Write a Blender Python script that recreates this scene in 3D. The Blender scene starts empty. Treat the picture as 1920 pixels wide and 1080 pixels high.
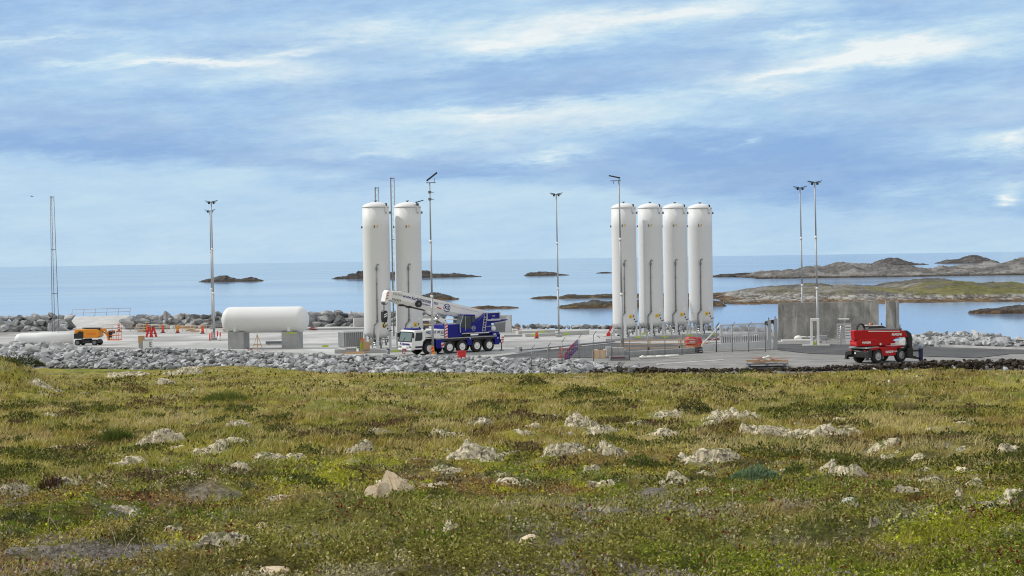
import bpy, bmesh, math, random
import numpy as np
from mathutils import Matrix, Vector, noise as mnoise

R = math.radians
PI = math.pi
random.seed(7)
rng = np.random.default_rng(11)
SC = bpy.context.scene
COL = SC.collection

# ------------------------------------------------------------------ camera
F = 3000.0
EYE = 13.1                       # eye height above the sea
cam_data = bpy.data.cameras.new('camera')
cam = bpy.data.objects.new('camera', cam_data)
COL.objects.link(cam)
cam_data.sensor_width = 36
cam_data.lens = 36 * F / 1920
cam_data.clip_end = 90000
cam_data.clip_start = 0.3
CM = Matrix.Translation((0, 0, EYE)) @ Matrix.Rotation(R(90 - 1.04), 4, 'X') @ Matrix.Rotation(R(-0.865), 4, 'Z')
cam.matrix_world = CM
SC.camera = cam


def ray(u, v):
    return (CM.to_3x3() @ Vector(((u - 960) / F, (540 - v) / F, -1))).normalized()


def at(u, v, z):
    """point at height z seen at photo pixel u, v"""
    d = ray(u, v)
    t = (z - EYE) / d.z
    return Vector((d.x * t, d.y * t, z))


def far(u, v, y):
    """point at distance y seen at photo pixel u, v"""
    d = ray(u, v)
    t = y / d.y
    return Vector((d.x * t, y, EYE + d.z * t))


# ------------------------------------------------------------------ scene helpers
def tag(o, label=None, cat=None, group=None, kind=None):
    if label: o['label'] = label
    if cat: o['category'] = cat
    if group: o['group'] = group
    if kind: o['kind'] = kind
    return o


def thing(name, label, cat, loc=(0, 0, 0), rz=0.0, group=None):
    o = bpy.data.objects.new(name, None)
    o.empty_display_size = 0.2
    COL.objects.link(o)
    o.location = loc
    o.rotation_euler = (0, 0, rz)
    return tag(o, label, cat, group)


def children(o):
    return list(o.children)


def copy_tree(o, parent=None):
    c = o.copy()
    COL.objects.link(c)
    if parent is not None:
        c.parent = parent
    for ch in children(o):
        copy_tree(ch, c)
    return c


class MB:
    """collects shapes, then links them as one mesh object"""

    def __init__(self):
        self.v = []; self.f = []; self.s = []
        self.M = Matrix.Identity(4)

    def add(self, vs, fs, smooth=False):
        b = len(self.v)
        for p in vs:
            self.v.append(tuple(self.M @ Vector(p)))
        for f in fs:
            self.f.append([b + i for i in f]); self.s.append(smooth)
        return self

    def box(self, x0, x1, y0, y1, z0, z1, M=None):
        vs = [(x, y, z) for z in (z0, z1) for y in (y0, y1) for x in (x0, x1)]
        if M is not None:
            vs = [M @ Vector(p) for p in vs]
        return self.add(vs, [(0, 2, 3, 1), (4, 5, 7, 6), (0, 1, 5, 4), (2, 6, 7, 3), (0, 4, 6, 2), (1, 3, 7, 5)])

    def bar(self, p, q, w, h=None, up=(0, 0, 1)):
        p = Vector(p); q = Vector(q); h = h or w
        d = (q - p).normalized()
        u = Vector(up)
        if abs(d.dot(u)) > .98: u = Vector((1, 0, 0))
        a = d.cross(u).normalized(); b = a.cross(d)
        vs = [c + a * sx * w / 2 + b * sz * h / 2 for c in (p, q) for sx, sz in ((-1, -1), (1, -1), (1, 1), (-1, 1))]
        return self.add(vs, [(0, 3, 2, 1), (4, 5, 6, 7), (0, 1, 5, 4), (1, 2, 6, 5), (2, 3, 7, 6), (3, 0, 4, 7)])

    def tube(self, p, q, r, r2=None, n=10, cap=True, smooth=True):
        p = Vector(p); q = Vector(q); r2 = r if r2 is None else r2
        d = (q - p).normalized()
        u = Vector((0, 0, 1)) if abs(d.z) < .98 else Vector((1, 0, 0))
        a = d.cross(u).normalized(); b = d.cross(a)
        vs = []
        for c, rr in ((p, r), (q, r2)):
            for i in range(n):
                t = 2 * PI * i / n
                vs.append(c + a * math.cos(t) * rr + b * math.sin(t) * rr)
        self.add(vs, [(i, (i + 1) % n, n + (i + 1) % n, n + i) for i in range(n)], smooth)
        if cap:
            self.add(vs, [tuple(range(n))[::-1], tuple(range(n, 2 * n))])
        return self

    def path(self, pts, r, n=8):
        for a, b in zip(pts[:-1], pts[1:]):
            self.tube(a, b, r, n=n)
        return self

    def lathe(self, prof, n=24, axis='Z', smooth=True, M=None):
        """prof: (radius, height) pairs"""
        vs = []
        for r, h in prof:
            for i in range(n):
                t = 2 * PI * i / n
                c, s = r * math.cos(t), r * math.sin(t)
                p = {'Z': (c, s, h), 'X': (h, c, s), 'Y': (s, h, c)}[axis]
                vs.append(M @ Vector(p) if M is not None else p)
        fs = []
        for k in range(len(prof) - 1):
            for i in range(n):
                j = (i + 1) % n
                fs.append((k * n + i, k * n + j, (k + 1) * n + j, (k + 1) * n + i))
        self.add(vs, fs, smooth)
        m = len(prof) - 1
        if prof[0][0] > 1e-4: self.add(vs[:n], [tuple(range(n))[::-1]])
        if prof[m][0] > 1e-4: self.add(vs[m * n:], [tuple(range(n))])
        return self

    def prism(self, poly, y0, y1, plane='XZ', taper=None):
        """poly in a plane extruded along the third axis"""
        n = len(poly)

        def p3(a, b, c):
            return {'XZ': (a, c, b), 'XY': (a, b, c), 'YZ': (c, a, b)}[plane]
        vs = [p3(a, b, y0) for a, b in poly] + [p3(a, b, y1) for a, b in (taper or poly)]
        fs = [tuple(range(n))[::-1], tuple(range(n, 2 * n))]
        fs += [(i, (i + 1) % n, n + (i + 1) % n, n + i) for i in range(n)]
        return self.add(vs, fs)

    def quad(self, a, b, c, d):
        return self.add([a, b, c, d], [(0, 1, 2, 3)])

    def sphere(self, c, r, nu=12, nv=8, sc=(1, 1, 1)):
        prof = [(r * math.sin(PI * k / nv), -r * math.cos(PI * k / nv)) for k in range(nv + 1)]
        M = Matrix.Translation(c) @ Matrix.Diagonal((*sc, 1))
        return self.lathe(prof, nu, M=M)

    def obj(self, name, m, parent=None, bevel=0, loc=None, seg=2):
        me = bpy.data.meshes.new(name)
        me.from_pydata(self.v, [], self.f)
        me.polygons.foreach_set('use_smooth', self.s)
        bm = bmesh.new(); bm.from_mesh(me)
        bmesh.ops.remove_doubles(bm, verts=bm.verts, dist=1e-5)
        bmesh.ops.recalc_face_normals(bm, faces=bm.faces)
        bm.to_mesh(me); bm.free()
        if isinstance(m, str): m = MATS[m]
        me.materials.append(m)
        o = bpy.data.objects.new(name, me)
        COL.objects.link(o)
        if parent is not None: o.parent = parent
        if loc is not None: o.location = loc
        if bevel:
            bv = o.modifiers.new('bevel', 'BEVEL')
            bv.width = bevel; bv.segments = seg; bv.limit_method = 'ANGLE'; bv.angle_limit = R(35)
        return o


def np_mesh(name, verts, faces_flat, counts, m, cols=None, smooth=False):
    """fast mesh from numpy: faces_flat = loop vertex indices, counts = loops per face"""
    me = bpy.data.meshes.new(name)
    me.vertices.add(len(verts))
    me.vertices.foreach_set('co', np.ascontiguousarray(verts, np.float32).ravel())
    me.loops.add(len(faces_flat))
    me.loops.foreach_set('vertex_index', np.ascontiguousarray(faces_flat, np.int32))
    me.polygons.add(len(counts))
    starts = np.concatenate(([0], np.cumsum(counts)[:-1])).astype(np.int32)
    me.polygons.foreach_set('loop_start', starts)
    me.polygons.foreach_set('loop_total', np.ascontiguousarray(counts, np.int32))
    me.polygons.foreach_set('use_smooth', np.full(len(counts), smooth))
    me.update(calc_edges=True)
    if cols is not None:
        for nm, arr in cols.items():
            a = me.attributes.new(nm, 'FLOAT_COLOR', 'POINT')
            c4 = np.ones((len(verts), 4), np.float32); c4[:, :3] = arr
            a.data.foreach_set('color', c4.ravel())
    me.materials.append(MATS[m] if isinstance(m, str) else m)
    o = bpy.data.objects.new(name, me)
    COL.objects.link(o)
    return o


# ------------------------------------------------------------------ numpy noise
def _hash(ix, iy, seed):
    h = (ix.astype(np.int64) * 374761393 + iy.astype(np.int64) * 668265263 + seed * 1442695041) & 0xffffffff
    h = ((h ^ (h >> 13)) * 1274126177) & 0xffffffff
    h = (h ^ (h >> 16)) & 0xffffffff
    return h.astype(np.float64) / 4294967295.0


def vn(x, y, seed=0):
    x = np.asarray(x, float); y = np.asarray(y, float)
    ix = np.floor(x); iy = np.floor(y)
    fx = x - ix; fy = y - iy
    fx = fx * fx * fx * (fx * (fx * 6 - 15) + 10); fy = fy * fy * fy * (fy * (fy * 6 - 15) + 10)
    ix = ix.astype(np.int64); iy = iy.astype(np.int64)
    a = _hash(ix, iy, seed); b = _hash(ix + 1, iy, seed)
    c = _hash(ix, iy + 1, seed); d = _hash(ix + 1, iy + 1, seed)
    return (a * (1 - fx) + b * fx) * (1 - fy) + (c * (1 - fx) + d * fx) * fy


def fbm(x, y, seed=0, oct=4, gain=.5):
    s = 0.0; a = 1.0; t = 0.0
    for k in range(oct):
        ca, sa = math.cos(k * .7), math.sin(k * .7)
        f = 2.03 ** k
        s = s + a * vn((x * ca - y * sa) * f, (x * sa + y * ca) * f, seed + 17 * k); t += a; a *= gain
    return s / t


def sstep(a, b, x):
    t = np.clip((np.asarray(x, float) - a) / (b - a), 0, 1)
    return t * t * (3 - 2 * t)


# ------------------------------------------------------------------ materials
MATS = {}


def lin(h):
    """'#rrggbb' or a 0-1 linear tuple"""
    if isinstance(h, str):
        h = h.lstrip('#')
        c = [int(h[i:i + 2], 16) / 255 for i in (0, 2, 4)]
        return tuple(x / 12.92 if x <= .04045 else ((x + .055) / 1.055) ** 2.4 for x in c)
    return tuple(h)


class NT:
    """small helper to write node trees"""

    def __init__(self, tree):
        self.t = tree; self.n = tree.nodes; self.l = tree.links

    def new(self, typ, **kw):
        nd = self.n.new(typ)
        for k, v in kw.items():
            if k == 'ins':
                for i, val in v.items():
                    if hasattr(val, 'is_output') or isinstance(val, bpy.types.NodeSocket):
                        self.l.new(val, nd.inputs[i])
                    else:
                        nd.inputs[i].default_value = val
            else:
                setattr(nd, k, v)
        return nd

    def math(self, op, a, b=0.0, c=None, clamp=False):
        ins = {0: a, 1: b}
        if c is not None: ins[2] = c
        nd = self.new('ShaderNodeMath', operation=op, use_clamp=clamp, ins=ins)
        return nd.outputs[0]

    def mix(self, fac, a, b, mode='MIX'):
        nd = self.new('ShaderNodeMix', data_type='RGBA', blend_type=mode)
        nd.clamp_factor = True
        for i, val in ((0, fac), (6, a), (7, b)):
            if isinstance(val, bpy.types.NodeSocket): self.l.new(val, nd.inputs[i])
            elif i == 0: nd.inputs[0].default_value = val
            else: nd.inputs[i].default_value = (*val[:3], 1)
        return nd.outputs[2]

    def noise(self, vec, scale, detail=4, rough=.55, dist=0.0, out=0):
        nd = self.new('ShaderNodeTexNoise', ins={'Scale': scale, 'Detail': detail, 'Roughness': rough, 'Distortion': dist})
        if vec is not None: self.l.new(vec, nd.inputs['Vector'])
        return nd.outputs[out]

    def ramp(self, fac, stops, interp='LINEAR'):
        nd = self.new('ShaderNodeValToRGB')
        nd.color_ramp.interpolation = interp
        el = nd.color_ramp.elements
        while len(el) < len(stops): el.new(.5)
        for e, (p, c) in zip(el, stops):
            e.position = p
            e.color = (*c[:3], 1) if not isinstance(c, (int, float)) else (c, c, c, 1)
        self.l.new(fac, nd.inputs[0])
        return nd.outputs[0]

    def mapping(self, vec, scale=(1, 1, 1), loc=(0, 0, 0), rot=(0, 0, 0)):
        nd = self.new('ShaderNodeMapping', ins={'Scale': scale, 'Location': loc, 'Rotation': rot})
        self.l.new(vec, nd.inputs['Vector'])
        return nd.outputs[0]

    def bump(self, h, strength=.3, dist=.02):
        nd = self.new('ShaderNodeBump', ins={'Strength': strength, 'Distance': dist, 'Height': h})
        return nd.outputs[0]


def base_mat(name):
    m = bpy.data.materials.new(name)
    m.use_nodes = True
    t = NT(m.node_tree)
    p = m.node_tree.nodes['Principled BSDF']
    MATS[name] = m
    return m, t, p


def paint(name, col, rough=.45, metal=0.0, dirt=.12, scale=1.3, dirtcol=None, spec=.5, bump=0.0):
    """painted or bare surface with slight soiling"""
    m, t, p = base_mat(name)
    col = lin(col)
    tc = t.new('ShaderNodeTexCoord').outputs['Object']
    n = t.noise(tc, scale, 5, .62)
    n2 = t.noise(t.mapping(tc, (1, 1, .18)), scale * 3.1, 3, .6)
    f = t.math('MULTIPLY', t.ramp(t.math('ADD', t.math('MULTIPLY', n, .6), t.math('MULTIPLY', n2, .4)), [(.38, 0.0), (.68, 1.0)]), dirt)
    dc = lin(dirtcol) if dirtcol else tuple(c * .45 + .03 for c in col)
    t.l.new(t.mix(f, col, dc), p.inputs['Base Color'])
    t.l.new(t.math('ADD', t.math('MULTIPLY', n, .2), rough - .08), p.inputs['Roughness'])
    p.inputs['Metallic'].default_value = metal
    p.inputs['Specular IOR Level'].default_value = spec
    if bump:
        t.l.new(t.bump(n2, bump, .02), p.inputs['Normal'])
    return m


def two_tone(name, stops, scale, rough=.85, detail=8, nrough=.62, bump=.4, bdist=.03, coord='Object', sc3=(1, 1, 1), dist=.0, spec=.3):
    m, t, p = base_mat(name)
    tc = t.new('ShaderNodeTexCoord').outputs[coord] if coord != 'World' else t.new('ShaderNodeNewGeometry').outputs['Position']
    v = t.mapping(tc, sc3)
    n = t.noise(v, scale, detail, nrough, dist)
    t.l.new(t.ramp(n, [(a, lin(c)) for a, c in stops]), p.inputs['Base Color'])
    p.inputs['Roughness'].default_value = rough
    p.inputs['Specular IOR Level'].default_value = spec
    if bump:
        t.l.new(t.bump(t.noise(v, scale * 2.7, 6, .65), bump, bdist), p.inputs['Normal'])
    return m


paint('tank_white', (.70, .71, .715), .5, dirt=.22, scale=.45, dirtcol=(.55, .55, .54), spec=.35)
paint('white', (.80, .80, .79), .38, dirt=.10)
paint('crane_white', (.82, .82, .82), .32, dirt=.08)
paint('navy', (.006, .009, .21), .35, dirt=.06, spec=.3)
paint('navy_dark', (.008, .010, .06), .45, dirt=.15)
paint('red', (.44, .003, .006), .36, dirt=.10, spec=.3)
paint('sign_red', (.60, .03, .03), .45, dirt=.12)
paint('black', (.012, .012, .014), .5, dirt=.25, dirtcol=(.05, .047, .04))
paint('rubber', (.016, .016, .017), .82, dirt=.5, dirtcol=(.06, .055, .048), scale=4)
paint('amber', (.78, .29, .012), .40, dirt=.12)
paint('orange', (.80, .17, .02), .42, dirt=.12)
paint('yellow', (.78, .50, .03), .45, dirt=.12)
paint('lime', (.42, .55, .06), .5, dirt=.15)
paint('galv', (.40, .415, .43), .5, metal=.15, dirt=.25, scale=2.2, dirtcol=(.28, .29, .30))
paint('galv_dark', (.20, .21, .225), .45, metal=.4, dirt=.3, scale=2.2)
paint('pipe_grey', (.20, .20, .205), .45, metal=.3, dirt=.3)
paint('steel', (.55, .56, .57), .28, metal=.8, dirt=.2)
paint('gate_grey', (.60, .61, .62), .4, metal=.1, dirt=.15)
paint('wood', (.55, .36, .20), .75, dirt=.35, scale=3, dirtcol=(.30, .19, .10))
paint('wood_pale', (.66, .50, .34), .75, dirt=.3, scale=3, dirtcol=(.4, .29, .18))
paint('rust_rail', (.50, .30, .24), .6, dirt=.4, scale=3, dirtcol=(.33, .20, .15))
paint('cardboard', (.48, .31, .17), .85, dirt=.2)
paint('purple', (.10, .05, .22), .55, dirt=.2)
paint('maroon', (.25, .03, .03), .6, dirt=.3)
paint('foam', (.80, .79, .75), .8, dirt=.2)
paint('blue_panel', (.16, .36, .68), .5, dirt=.1)
paint('beacon', (.80, .20, .05), .25, dirt=.0)


def glass_dark(name, col, rough=.06):
    m, t, p = base_mat(name)
    tc = t.new('ShaderNodeTexCoord').outputs['Object']
    n = t.noise(tc, 2.0, 3, .6)
    c = lin(col)
    t.l.new(t.mix(n, tuple(x * .7 for x in c), tuple(x * 1.4 for x in c)), p.inputs['Base Color'])
    p.inputs['Roughness'].default_value = rough
    p.inputs['Specular IOR Level'].default_value = .8
    return m


glass_dark('glass', (.035, .045, .05))
glass_dark('glass_green', (.12, .17, .165), .08)

# concrete
def concrete(name, a, b, c, scale=.35, joints=None, streak=0.0, bump=.15, wet=False):
    m, t, p = base_mat(name)
    g = t.new('ShaderNodeNewGeometry').outputs['Position']
    n = t.noise(g, scale, 6, .6, .6)
    n2 = t.noise(g, scale * 9, 5, .65)
    f = t.math('ADD', t.math('MULTIPLY', n, .75), t.math('MULTIPLY', n2, .25))
    colr = t.ramp(f, [(.34, lin(a)), (.5, lin(b)), (.66, lin(c))])
    if wet:
        wn = t.noise(t.mapping(g, (.030, .105, 1)), 1.0, 7, .66, .7)
        colr = t.mix(t.math('MULTIPLY', t.ramp(wn, [(.47, 0.0), (.60, 1.0)]), .75), colr, (.225, .225, .222))
        tk = t.noise(t.mapping(g, (.05, .9, 1), (3, 1, 0), (0, 0, R(12))), 1.0, 6, .7, .3)
        colr = t.mix(t.math('MULTIPLY', t.ramp(tk, [(.52, 0.0), (.66, 1.0)]), .45), colr, (.20, .195, .185))
    if streak:
        s = t.noise(t.mapping(g, (1.0, 1.0, .22)), .75, 7, .68, .6)
        sf = t.math('MULTIPLY', t.ramp(s, [(.50, 0.0), (.64, 1.0)]), streak)
        colr = t.mix(sf, colr, tuple(min(1, x * 2.2 + .03) for x in lin(b)))
        s2 = t.noise(t.mapping(g, (1.0, 1.0, .34), (7, 3, 1)), .55, 7, .68, .8)
        colr = t.mix(t.math('MULTIPLY', t.ramp(s2, [(.50, 0.0), (.62, 1.0)]), streak), colr, tuple(x * .5 for x in lin(a)))
    if joints:
        br = t.new('ShaderNodeTexBrick', offset=0.0, ins={'Color1': (1, 1, 1, 1), 'Color2': (1, 1, 1, 1), 'Mortar': (0, 0, 0, 1), 'Scale': 1.0,
                   'Mortar Size': .03, 'Mortar Smooth': .1, 'Brick Width': joints[0], 'Row Height': joints[1]})
        t.l.new(t.mapping(g, (1, 1, 1), (0, 0, 0), joints[2] if len(joints) > 2 else (0, 0, R(32))), br.inputs['Vector'])
        colr = t.mix(t.math('MULTIPLY', t.math('SUBTRACT', 1.0, br.outputs['Color']), .35), colr, (.16, .16, .155))
    t.l.new(colr, p.inputs['Base Color'])
    p.inputs['Roughness'].default_value = .85
    p.inputs['Specular IOR Level'].default_value = .3
    t.l.new(t.bump(n2, bump, .02), p.inputs['Normal'])
    return m


concrete('concrete_pad', (.235, .235, .23), (.43, .43, .42), (.56, .555, .54), .075, joints=(9.0, 7.0), wet=True)
concrete('concrete_new', (.36, .36, .35), (.45, .45, .44), (.53, .53, .515), .5)
concrete('concrete_block', (.26, .265, .265), (.34, .345, .345), (.42, .42, .415), .8)
concrete('concrete_wall', (.21, .205, .19), (.30, .295, .275), (.39, .385, .36), .42, streak=.5)
concrete('asphalt', (.055, .055, .058), (.075, .075, .078), (.11, .108, .105), .25, bump=.3)

two_tone('gravel', [(.28, (.09, .09, .09)), (.44, (.185, .183, .178)), (.56, (.255, .25, .24)), (.72, (.36, .355, .34))], .55, coord='World', bump=.6, bdist=.05, dist=.5, nrough=.78, sc3=(.55, 1.3, 1))
two_tone('soil', [(.3, (.012, .009, .007)), (.5, (.035, .026, .019)), (.7, (.085, .065, .048))], 1.8, coord='World', bump=.9, bdist=.08)


def rock_mat(name, stops, lichen=None, lf=(.55, .65), scale=1.4, tint=.35, bump=.5, bdist=.05, tide=None, moss=None):
    m, t, p = base_mat(name)
    g = t.new('ShaderNodeNewGeometry')
    tc = t.new('ShaderNodeTexCoord').outputs['Object']
    oi = t.new('ShaderNodeObjectInfo')
    rnd = oi.outputs['Random']
    off = t.new('ShaderNodeVectorMath', operation='ADD', ins={0: tc})
    cmb = t.new('ShaderNodeCombineXYZ', ins={0: t.math('MULTIPLY', rnd, 91.0), 1: t.math('MULTIPLY', rnd, 57.0), 2: rnd})
    t.l.new(cmb.outputs[0], off.inputs[1])
    v = off.outputs[0]
    n = t.noise(v, scale, 8, .68, .4)
    colr = t.ramp(n, [(a, lin(c)) for a, c in stops])
    rr = t.math('ADD', t.math('MULTIPLY', rnd, 2 * tint), 1 - tint)
    gr = t.new('ShaderNodeVectorMath', operation='SCALE', ins={0: colr, 'Scale': rr})
    colr = gr.outputs[0]
    if lichen:
        ln = t.noise(v, scale * 1.9, 7, .72, .8)
        colr = t.mix(t.ramp(ln, [(lf[0], 0.0), (lf[1], 1.0)]), colr, lin(lichen))
    if moss:
        up = t.new('ShaderNodeSeparateXYZ', ins={0: g.outputs['Normal']}).outputs[2]
        mn = t.noise(v, scale * .8, 6, .65)
        mf = t.math('MULTIPLY', t.ramp(mn, [(.48, 0.0), (.56, 1.0)]), t.ramp(up, [(.55, 0.0), (.85, 1.0)]))
        colr = t.mix(mf, colr, lin(moss))
    if tide:
        z = t.new('ShaderNodeSeparateXYZ', ins={0: g.outputs['Position']}).outputs[2]
        zn = t.math('ADD', z, t.math('MULTIPLY', t.math('SUBTRACT', n, .5), tide[1] * 1.2))
        colr = t.mix(t.math('SUBTRACT', 1.0, t.math('DIVIDE', zn, tide[1], clamp=True), clamp=True), colr, lin(tide[0]))
    t.l.new(colr, p.inputs['Base Color'])
    p.inputs['Roughness'].default_value = .88
    p.inputs['Specular IOR Level'].default_value = .25
    t.l.new(t.bump(t.noise(v, scale * 3.2, 7, .7), bump, bdist), p.inputs['Normal'])
    return m


rock_mat('quarry_rock', [(.3, (.18, .186, .195)), (.5, (.345, .352, .36)), (.7, (.51, .515, .515))], scale=1.5, tint=.40)
rock_mat('boulder_rock', [(.3, (.10, .105, .115)), (.5, (.25, .255, .26)), (.7, (.42, .415, .40))], scale=.9, tint=.50, bump=.8)
rock_mat('outcrop_rock', [(.30, (.04, .036, .03)), (.46, (.20, .175, .135)), (.62, (.50, .44, .32))], lichen=(.68, .60, .43), lf=(.46, .53), scale=3.4, tint=.20, bump=1.0, bdist=.05, moss=(.10, .12, .03))  # darkest tone stands in for the shade of clefts, scattered by noise
rock_mat('field_stone', [(.33, (.30, .22, .15)), (.45, (.60, .475, .33)), (.7, (.74, .63, .46))], scale=7.0, tint=.08, bump=.9, bdist=.02)
rock_mat('island_rock', [(.3, (.050, .047, .045)), (.48, (.125, .118, .112)), (.68, (.25, .235, .22))], scale=.16, tint=.15, bump=1.0, bdist=.8, tide=((.022, .018, .012), 1.6))
# ------------------------------------------------------------------ sun and sky
SUN_AZ = R(106)      # measured from the direction towards the camera, round to the left
SUN_EL = R(41)
sd = Vector((-math.sin(SUN_AZ) * math.cos(SUN_EL), -math.cos(SUN_AZ) * math.cos(SUN_EL), math.sin(SUN_EL)))
sl = bpy.data.lights.new('sun', 'SUN')
sl.energy = 2.75
sl.angle = R(1.6)
sl.color = (1.0, .965, .905)
so = bpy.data.objects.new('sun', sl)
COL.objects.link(so)
so.rotation_euler = sd.to_track_quat('Z', 'Y').to_euler()
so.location = (-60, 60, 90)

W = bpy.data.worlds.new('World')
SC.world = W
W.use_nodes = True
wt = NT(W.node_tree)
bg = W.node_tree.nodes['Background']
sky = wt.new('ShaderNodeTexSky')
sky.sky_type = 'NISHITA'
sky.sun_disc = False
sky.sun_elevation = SUN_EL
sky.sun_rotation = math.atan2(sd.x, sd.y)
sky.air_density = 1.0
sky.dust_density = 1.6
sky.ozone_density = 1.5
gen = wt.new('ShaderNodeTexCoord').outputs['Generated']
sx = wt.new('ShaderNodeSeparateXYZ', ins={0: gen})
az = wt.math('ARCTAN2', sx.outputs[0], sx.outputs[1])
el = wt.math('ARCSINE', sx.outputs[2])
ae = wt.new('ShaderNodeCombineXYZ', ins={0: az, 1: el}).outputs[0]


def cvec(sa, se, slope=0.06, seed=0.0):
    e2 = wt.math('SUBTRACT', el, wt.math('MULTIPLY', az, slope))
    return wt.new('ShaderNodeCombineXYZ', ins={0: wt.math('MULTIPLY', az, sa), 1: wt.math('MULTIPLY', e2, se), 2: seed}).outputs[0]


wa = wt.math('MULTIPLY', wt.math('SUBTRACT', wt.noise(cvec(14, 55, .05, 3.1), 1.0, 5, .6), .5), .075)
we = wt.math('MULTIPLY', wt.math('SUBTRACT', wt.noise(cvec(12, 60, .05, 9.7), 1.0, 6, .62), .5), .026)
wf = wt.math('MULTIPLY', wt.math('SUBTRACT', wt.noise(cvec(40, 190, .05, 5.2), 1.0, 7, .70), .5), .013)
warped = wt.new('ShaderNodeVectorMath', operation='ADD', ins={0: ae}).outputs[0]
wt.l.new(wt.new('ShaderNodeCombineXYZ', ins={0: wa, 1: wt.math('ADD', we, wf)}).outputs[0], warped.node.inputs[1])
# cloud bars and gaps: photo pixel of the centre, half-widths in pixels, strength, slope
CLOUDS = [
    (150, 272, 900, 62, -.34, 0), (430, 178, 760, 60, -.15, .02), (1010, 178, 420, 55, -.38, .05), (1150, 160, 520, 60, -.14, .08),
    (560, 305, 560, 48, -.26, -.05), (900, 322, 460, 40, -.24, -.05), (1350, 290, 760, 105, -.46, .0), (1740, 330, 480, 130, -.30, .1),
    (1430, 362, 460, 52, -.28, -.02), (960, 132, 420, 40, -.22, .1), (470, 82, 420, 26, -.22, .02), (1330, 95, 300, 40, -.16, .1),
    (1760, 152, 420, 40, -.24, .06), (250, 40, 520, 60, -.12, .02), (1650, 30, 500, 50, -.12, .05), (700, 150, 340, 30, -.14, .05),
    (420, 119, 300, 21, .66, -.005), (560, 96, 190, 17, .42, .06), (500, 146, 300, 44, .30, .05), (300, 125, 180, 12, .30, .05),
    (930, 92, 300, 48, .50, .06), (1250, 32, 620, 46, .52, .09), (1060, 42, 360, 56, .30, .06), (700, 62, 420, 36, .28, .04),
    (1480, 72, 220, 30, .46, .04), (1705, 84, 330, 50, .60, .06), (1470, 142, 330, 22, .42, .05), (1600, 112, 420, 44, .34, .06),
    (950, 213, 620, 44, .44, .05), (1180, 228, 420, 50, .34, .04), (1400, 170, 360, 20, .26, .02),
    (690, 280, 420, 50, .36, .02), (1020, 292, 200, 30, .46, .06), (1880, 268, 200, 36, .60, .04), (1690, 362, 200, 38, .34, .05),
    (1895, 366, 46, 20, .6, 0), (90, 72, 360, 28, .34, .02), (120, 118, 200, 18, .28, .02), (1385, 262, 26, 16, .34, 0), (1340, 272, 40, 12, .14, 0),
    (60, 300, 460, 30, .12, 0), (420, 320, 480, 46, .20, -.04), (1080, 360, 420, 30, .16, .04), (1890, 345, 120, 36, .30, 0),
]
c = wt.math('ADD', wt.math('MULTIPLY', wt.math('SUBTRACT', wt.noise(cvec(8, 42, .07, 1.3), 1.0, 7, .60), .5), .80), .44)
c = wt.math('ADD', c, wt.math('MULTIPLY', wt.math('SUBTRACT', wt.noise(cvec(26, 120, .06, 6.6), 1.0, 7, .64), .5), .50))
c = wt.math('ADD', c, wt.math('MULTIPLY', wt.math('SUBTRACT', wt.noise(cvec(90, 340, .06, 2.6), 1.0, 6, .68), .5), .26))
for (u, v, ru, rv, amp, slope) in CLOUDS:
    d = ray(u, v)
    mp = wt.new('ShaderNodeMapping', vector_type='TEXTURE', ins={
        'Location': (math.atan2(d.x, d.y), math.asin(d.z), 0), 'Rotation': (0, 0, slope + .015), 'Scale': (ru / F, rv / F, 1)})
    wt.l.new(warped, mp.inputs['Vector'])
    gr = wt.new('ShaderNodeTexGradient', gradient_type='QUADRATIC_SPHERE')
    wt.l.new(mp.outputs[0], gr.inputs[0])
    c = wt.math('MULTIPLY_ADD', gr.outputs['Fac'], amp * (1.25 if amp > 0 else .95), c)
# the clear band over the horizon, its upper edge broken by cloud
sepw = wt.new('ShaderNodeSeparateXYZ', ins={0: warped})
EDGE = [(0, 295), (200, 293), (380, 306), (520, 332), (620, 362), (760, 352), (900, 338), (1040, 326), (1150, 336), (1230, 384), (1330, 378), (1420, 360), (1520, 384), (1650, 398), (1780, 402), (1920, 404)]
azn = wt.math('ADD', wt.math('MULTIPLY', sepw.outputs[0], 1.5), .5)
EDGE_AZ = [(math.atan2(ray(u, v).x, ray(u, v).y), math.asin(ray(u, v).z)) for u, v in EDGE]
etop = wt.math('MULTIPLY', wt.ramp(azn, [(a_ * 1.5 + .5, e_ * 10) for a_, e_ in EDGE_AZ], 'EASE'), .1)
dlt = wt.math('SUBTRACT', sepw.outputs[1], etop)
band = wt.new('ShaderNodeMapRange', interpolation_type='SMOOTHSTEP', ins={0: dlt, 1: -.0075, 2: .0095, 3: 1.0, 4: 0.0}).outputs[0]
rim = wt.new('ShaderNodeMapRange', interpolation_type='SMOOTHSTEP', ins={0: dlt, 1: .0, 2: .024, 3: .07, 4: 0.0}).outputs[0]
c = wt.math('SUBTRACT', c, rim)
bandc = wt.math('ADD', wt.math('MULTIPLY', wt.math('SUBTRACT', c, .44), .42), .63)
bandc = wt.math('SUBTRACT', bandc, wt.math('MULTIPLY', el, 1.2))
c = wt.math('ADD', wt.math('MULTIPLY', c, wt.math('SUBTRACT', 1.0, band)), wt.math('MULTIPLY', bandc, band))
cloud = wt.ramp(c, [(.05, (.27, .455, .765)), (.28, (.345, .54, .815)), (.48, (.445, .65, .875)), (.66, (.575, .765, .905)), (.86, (.74, .865, .93)), (1.0, (.90, .95, .96))])
lav = wt.new('ShaderNodeMapRange', interpolation_type='SMOOTHSTEP', ins={0: wt.noise(cvec(11, 40, .08, 14.2), 1.0, 5, .6), 1: .44, 2: .62, 3: 0.0, 4: .30}).outputs[0]
lav = wt.math('MULTIPLY', lav, wt.math('SUBTRACT', 1.0, band))
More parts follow.
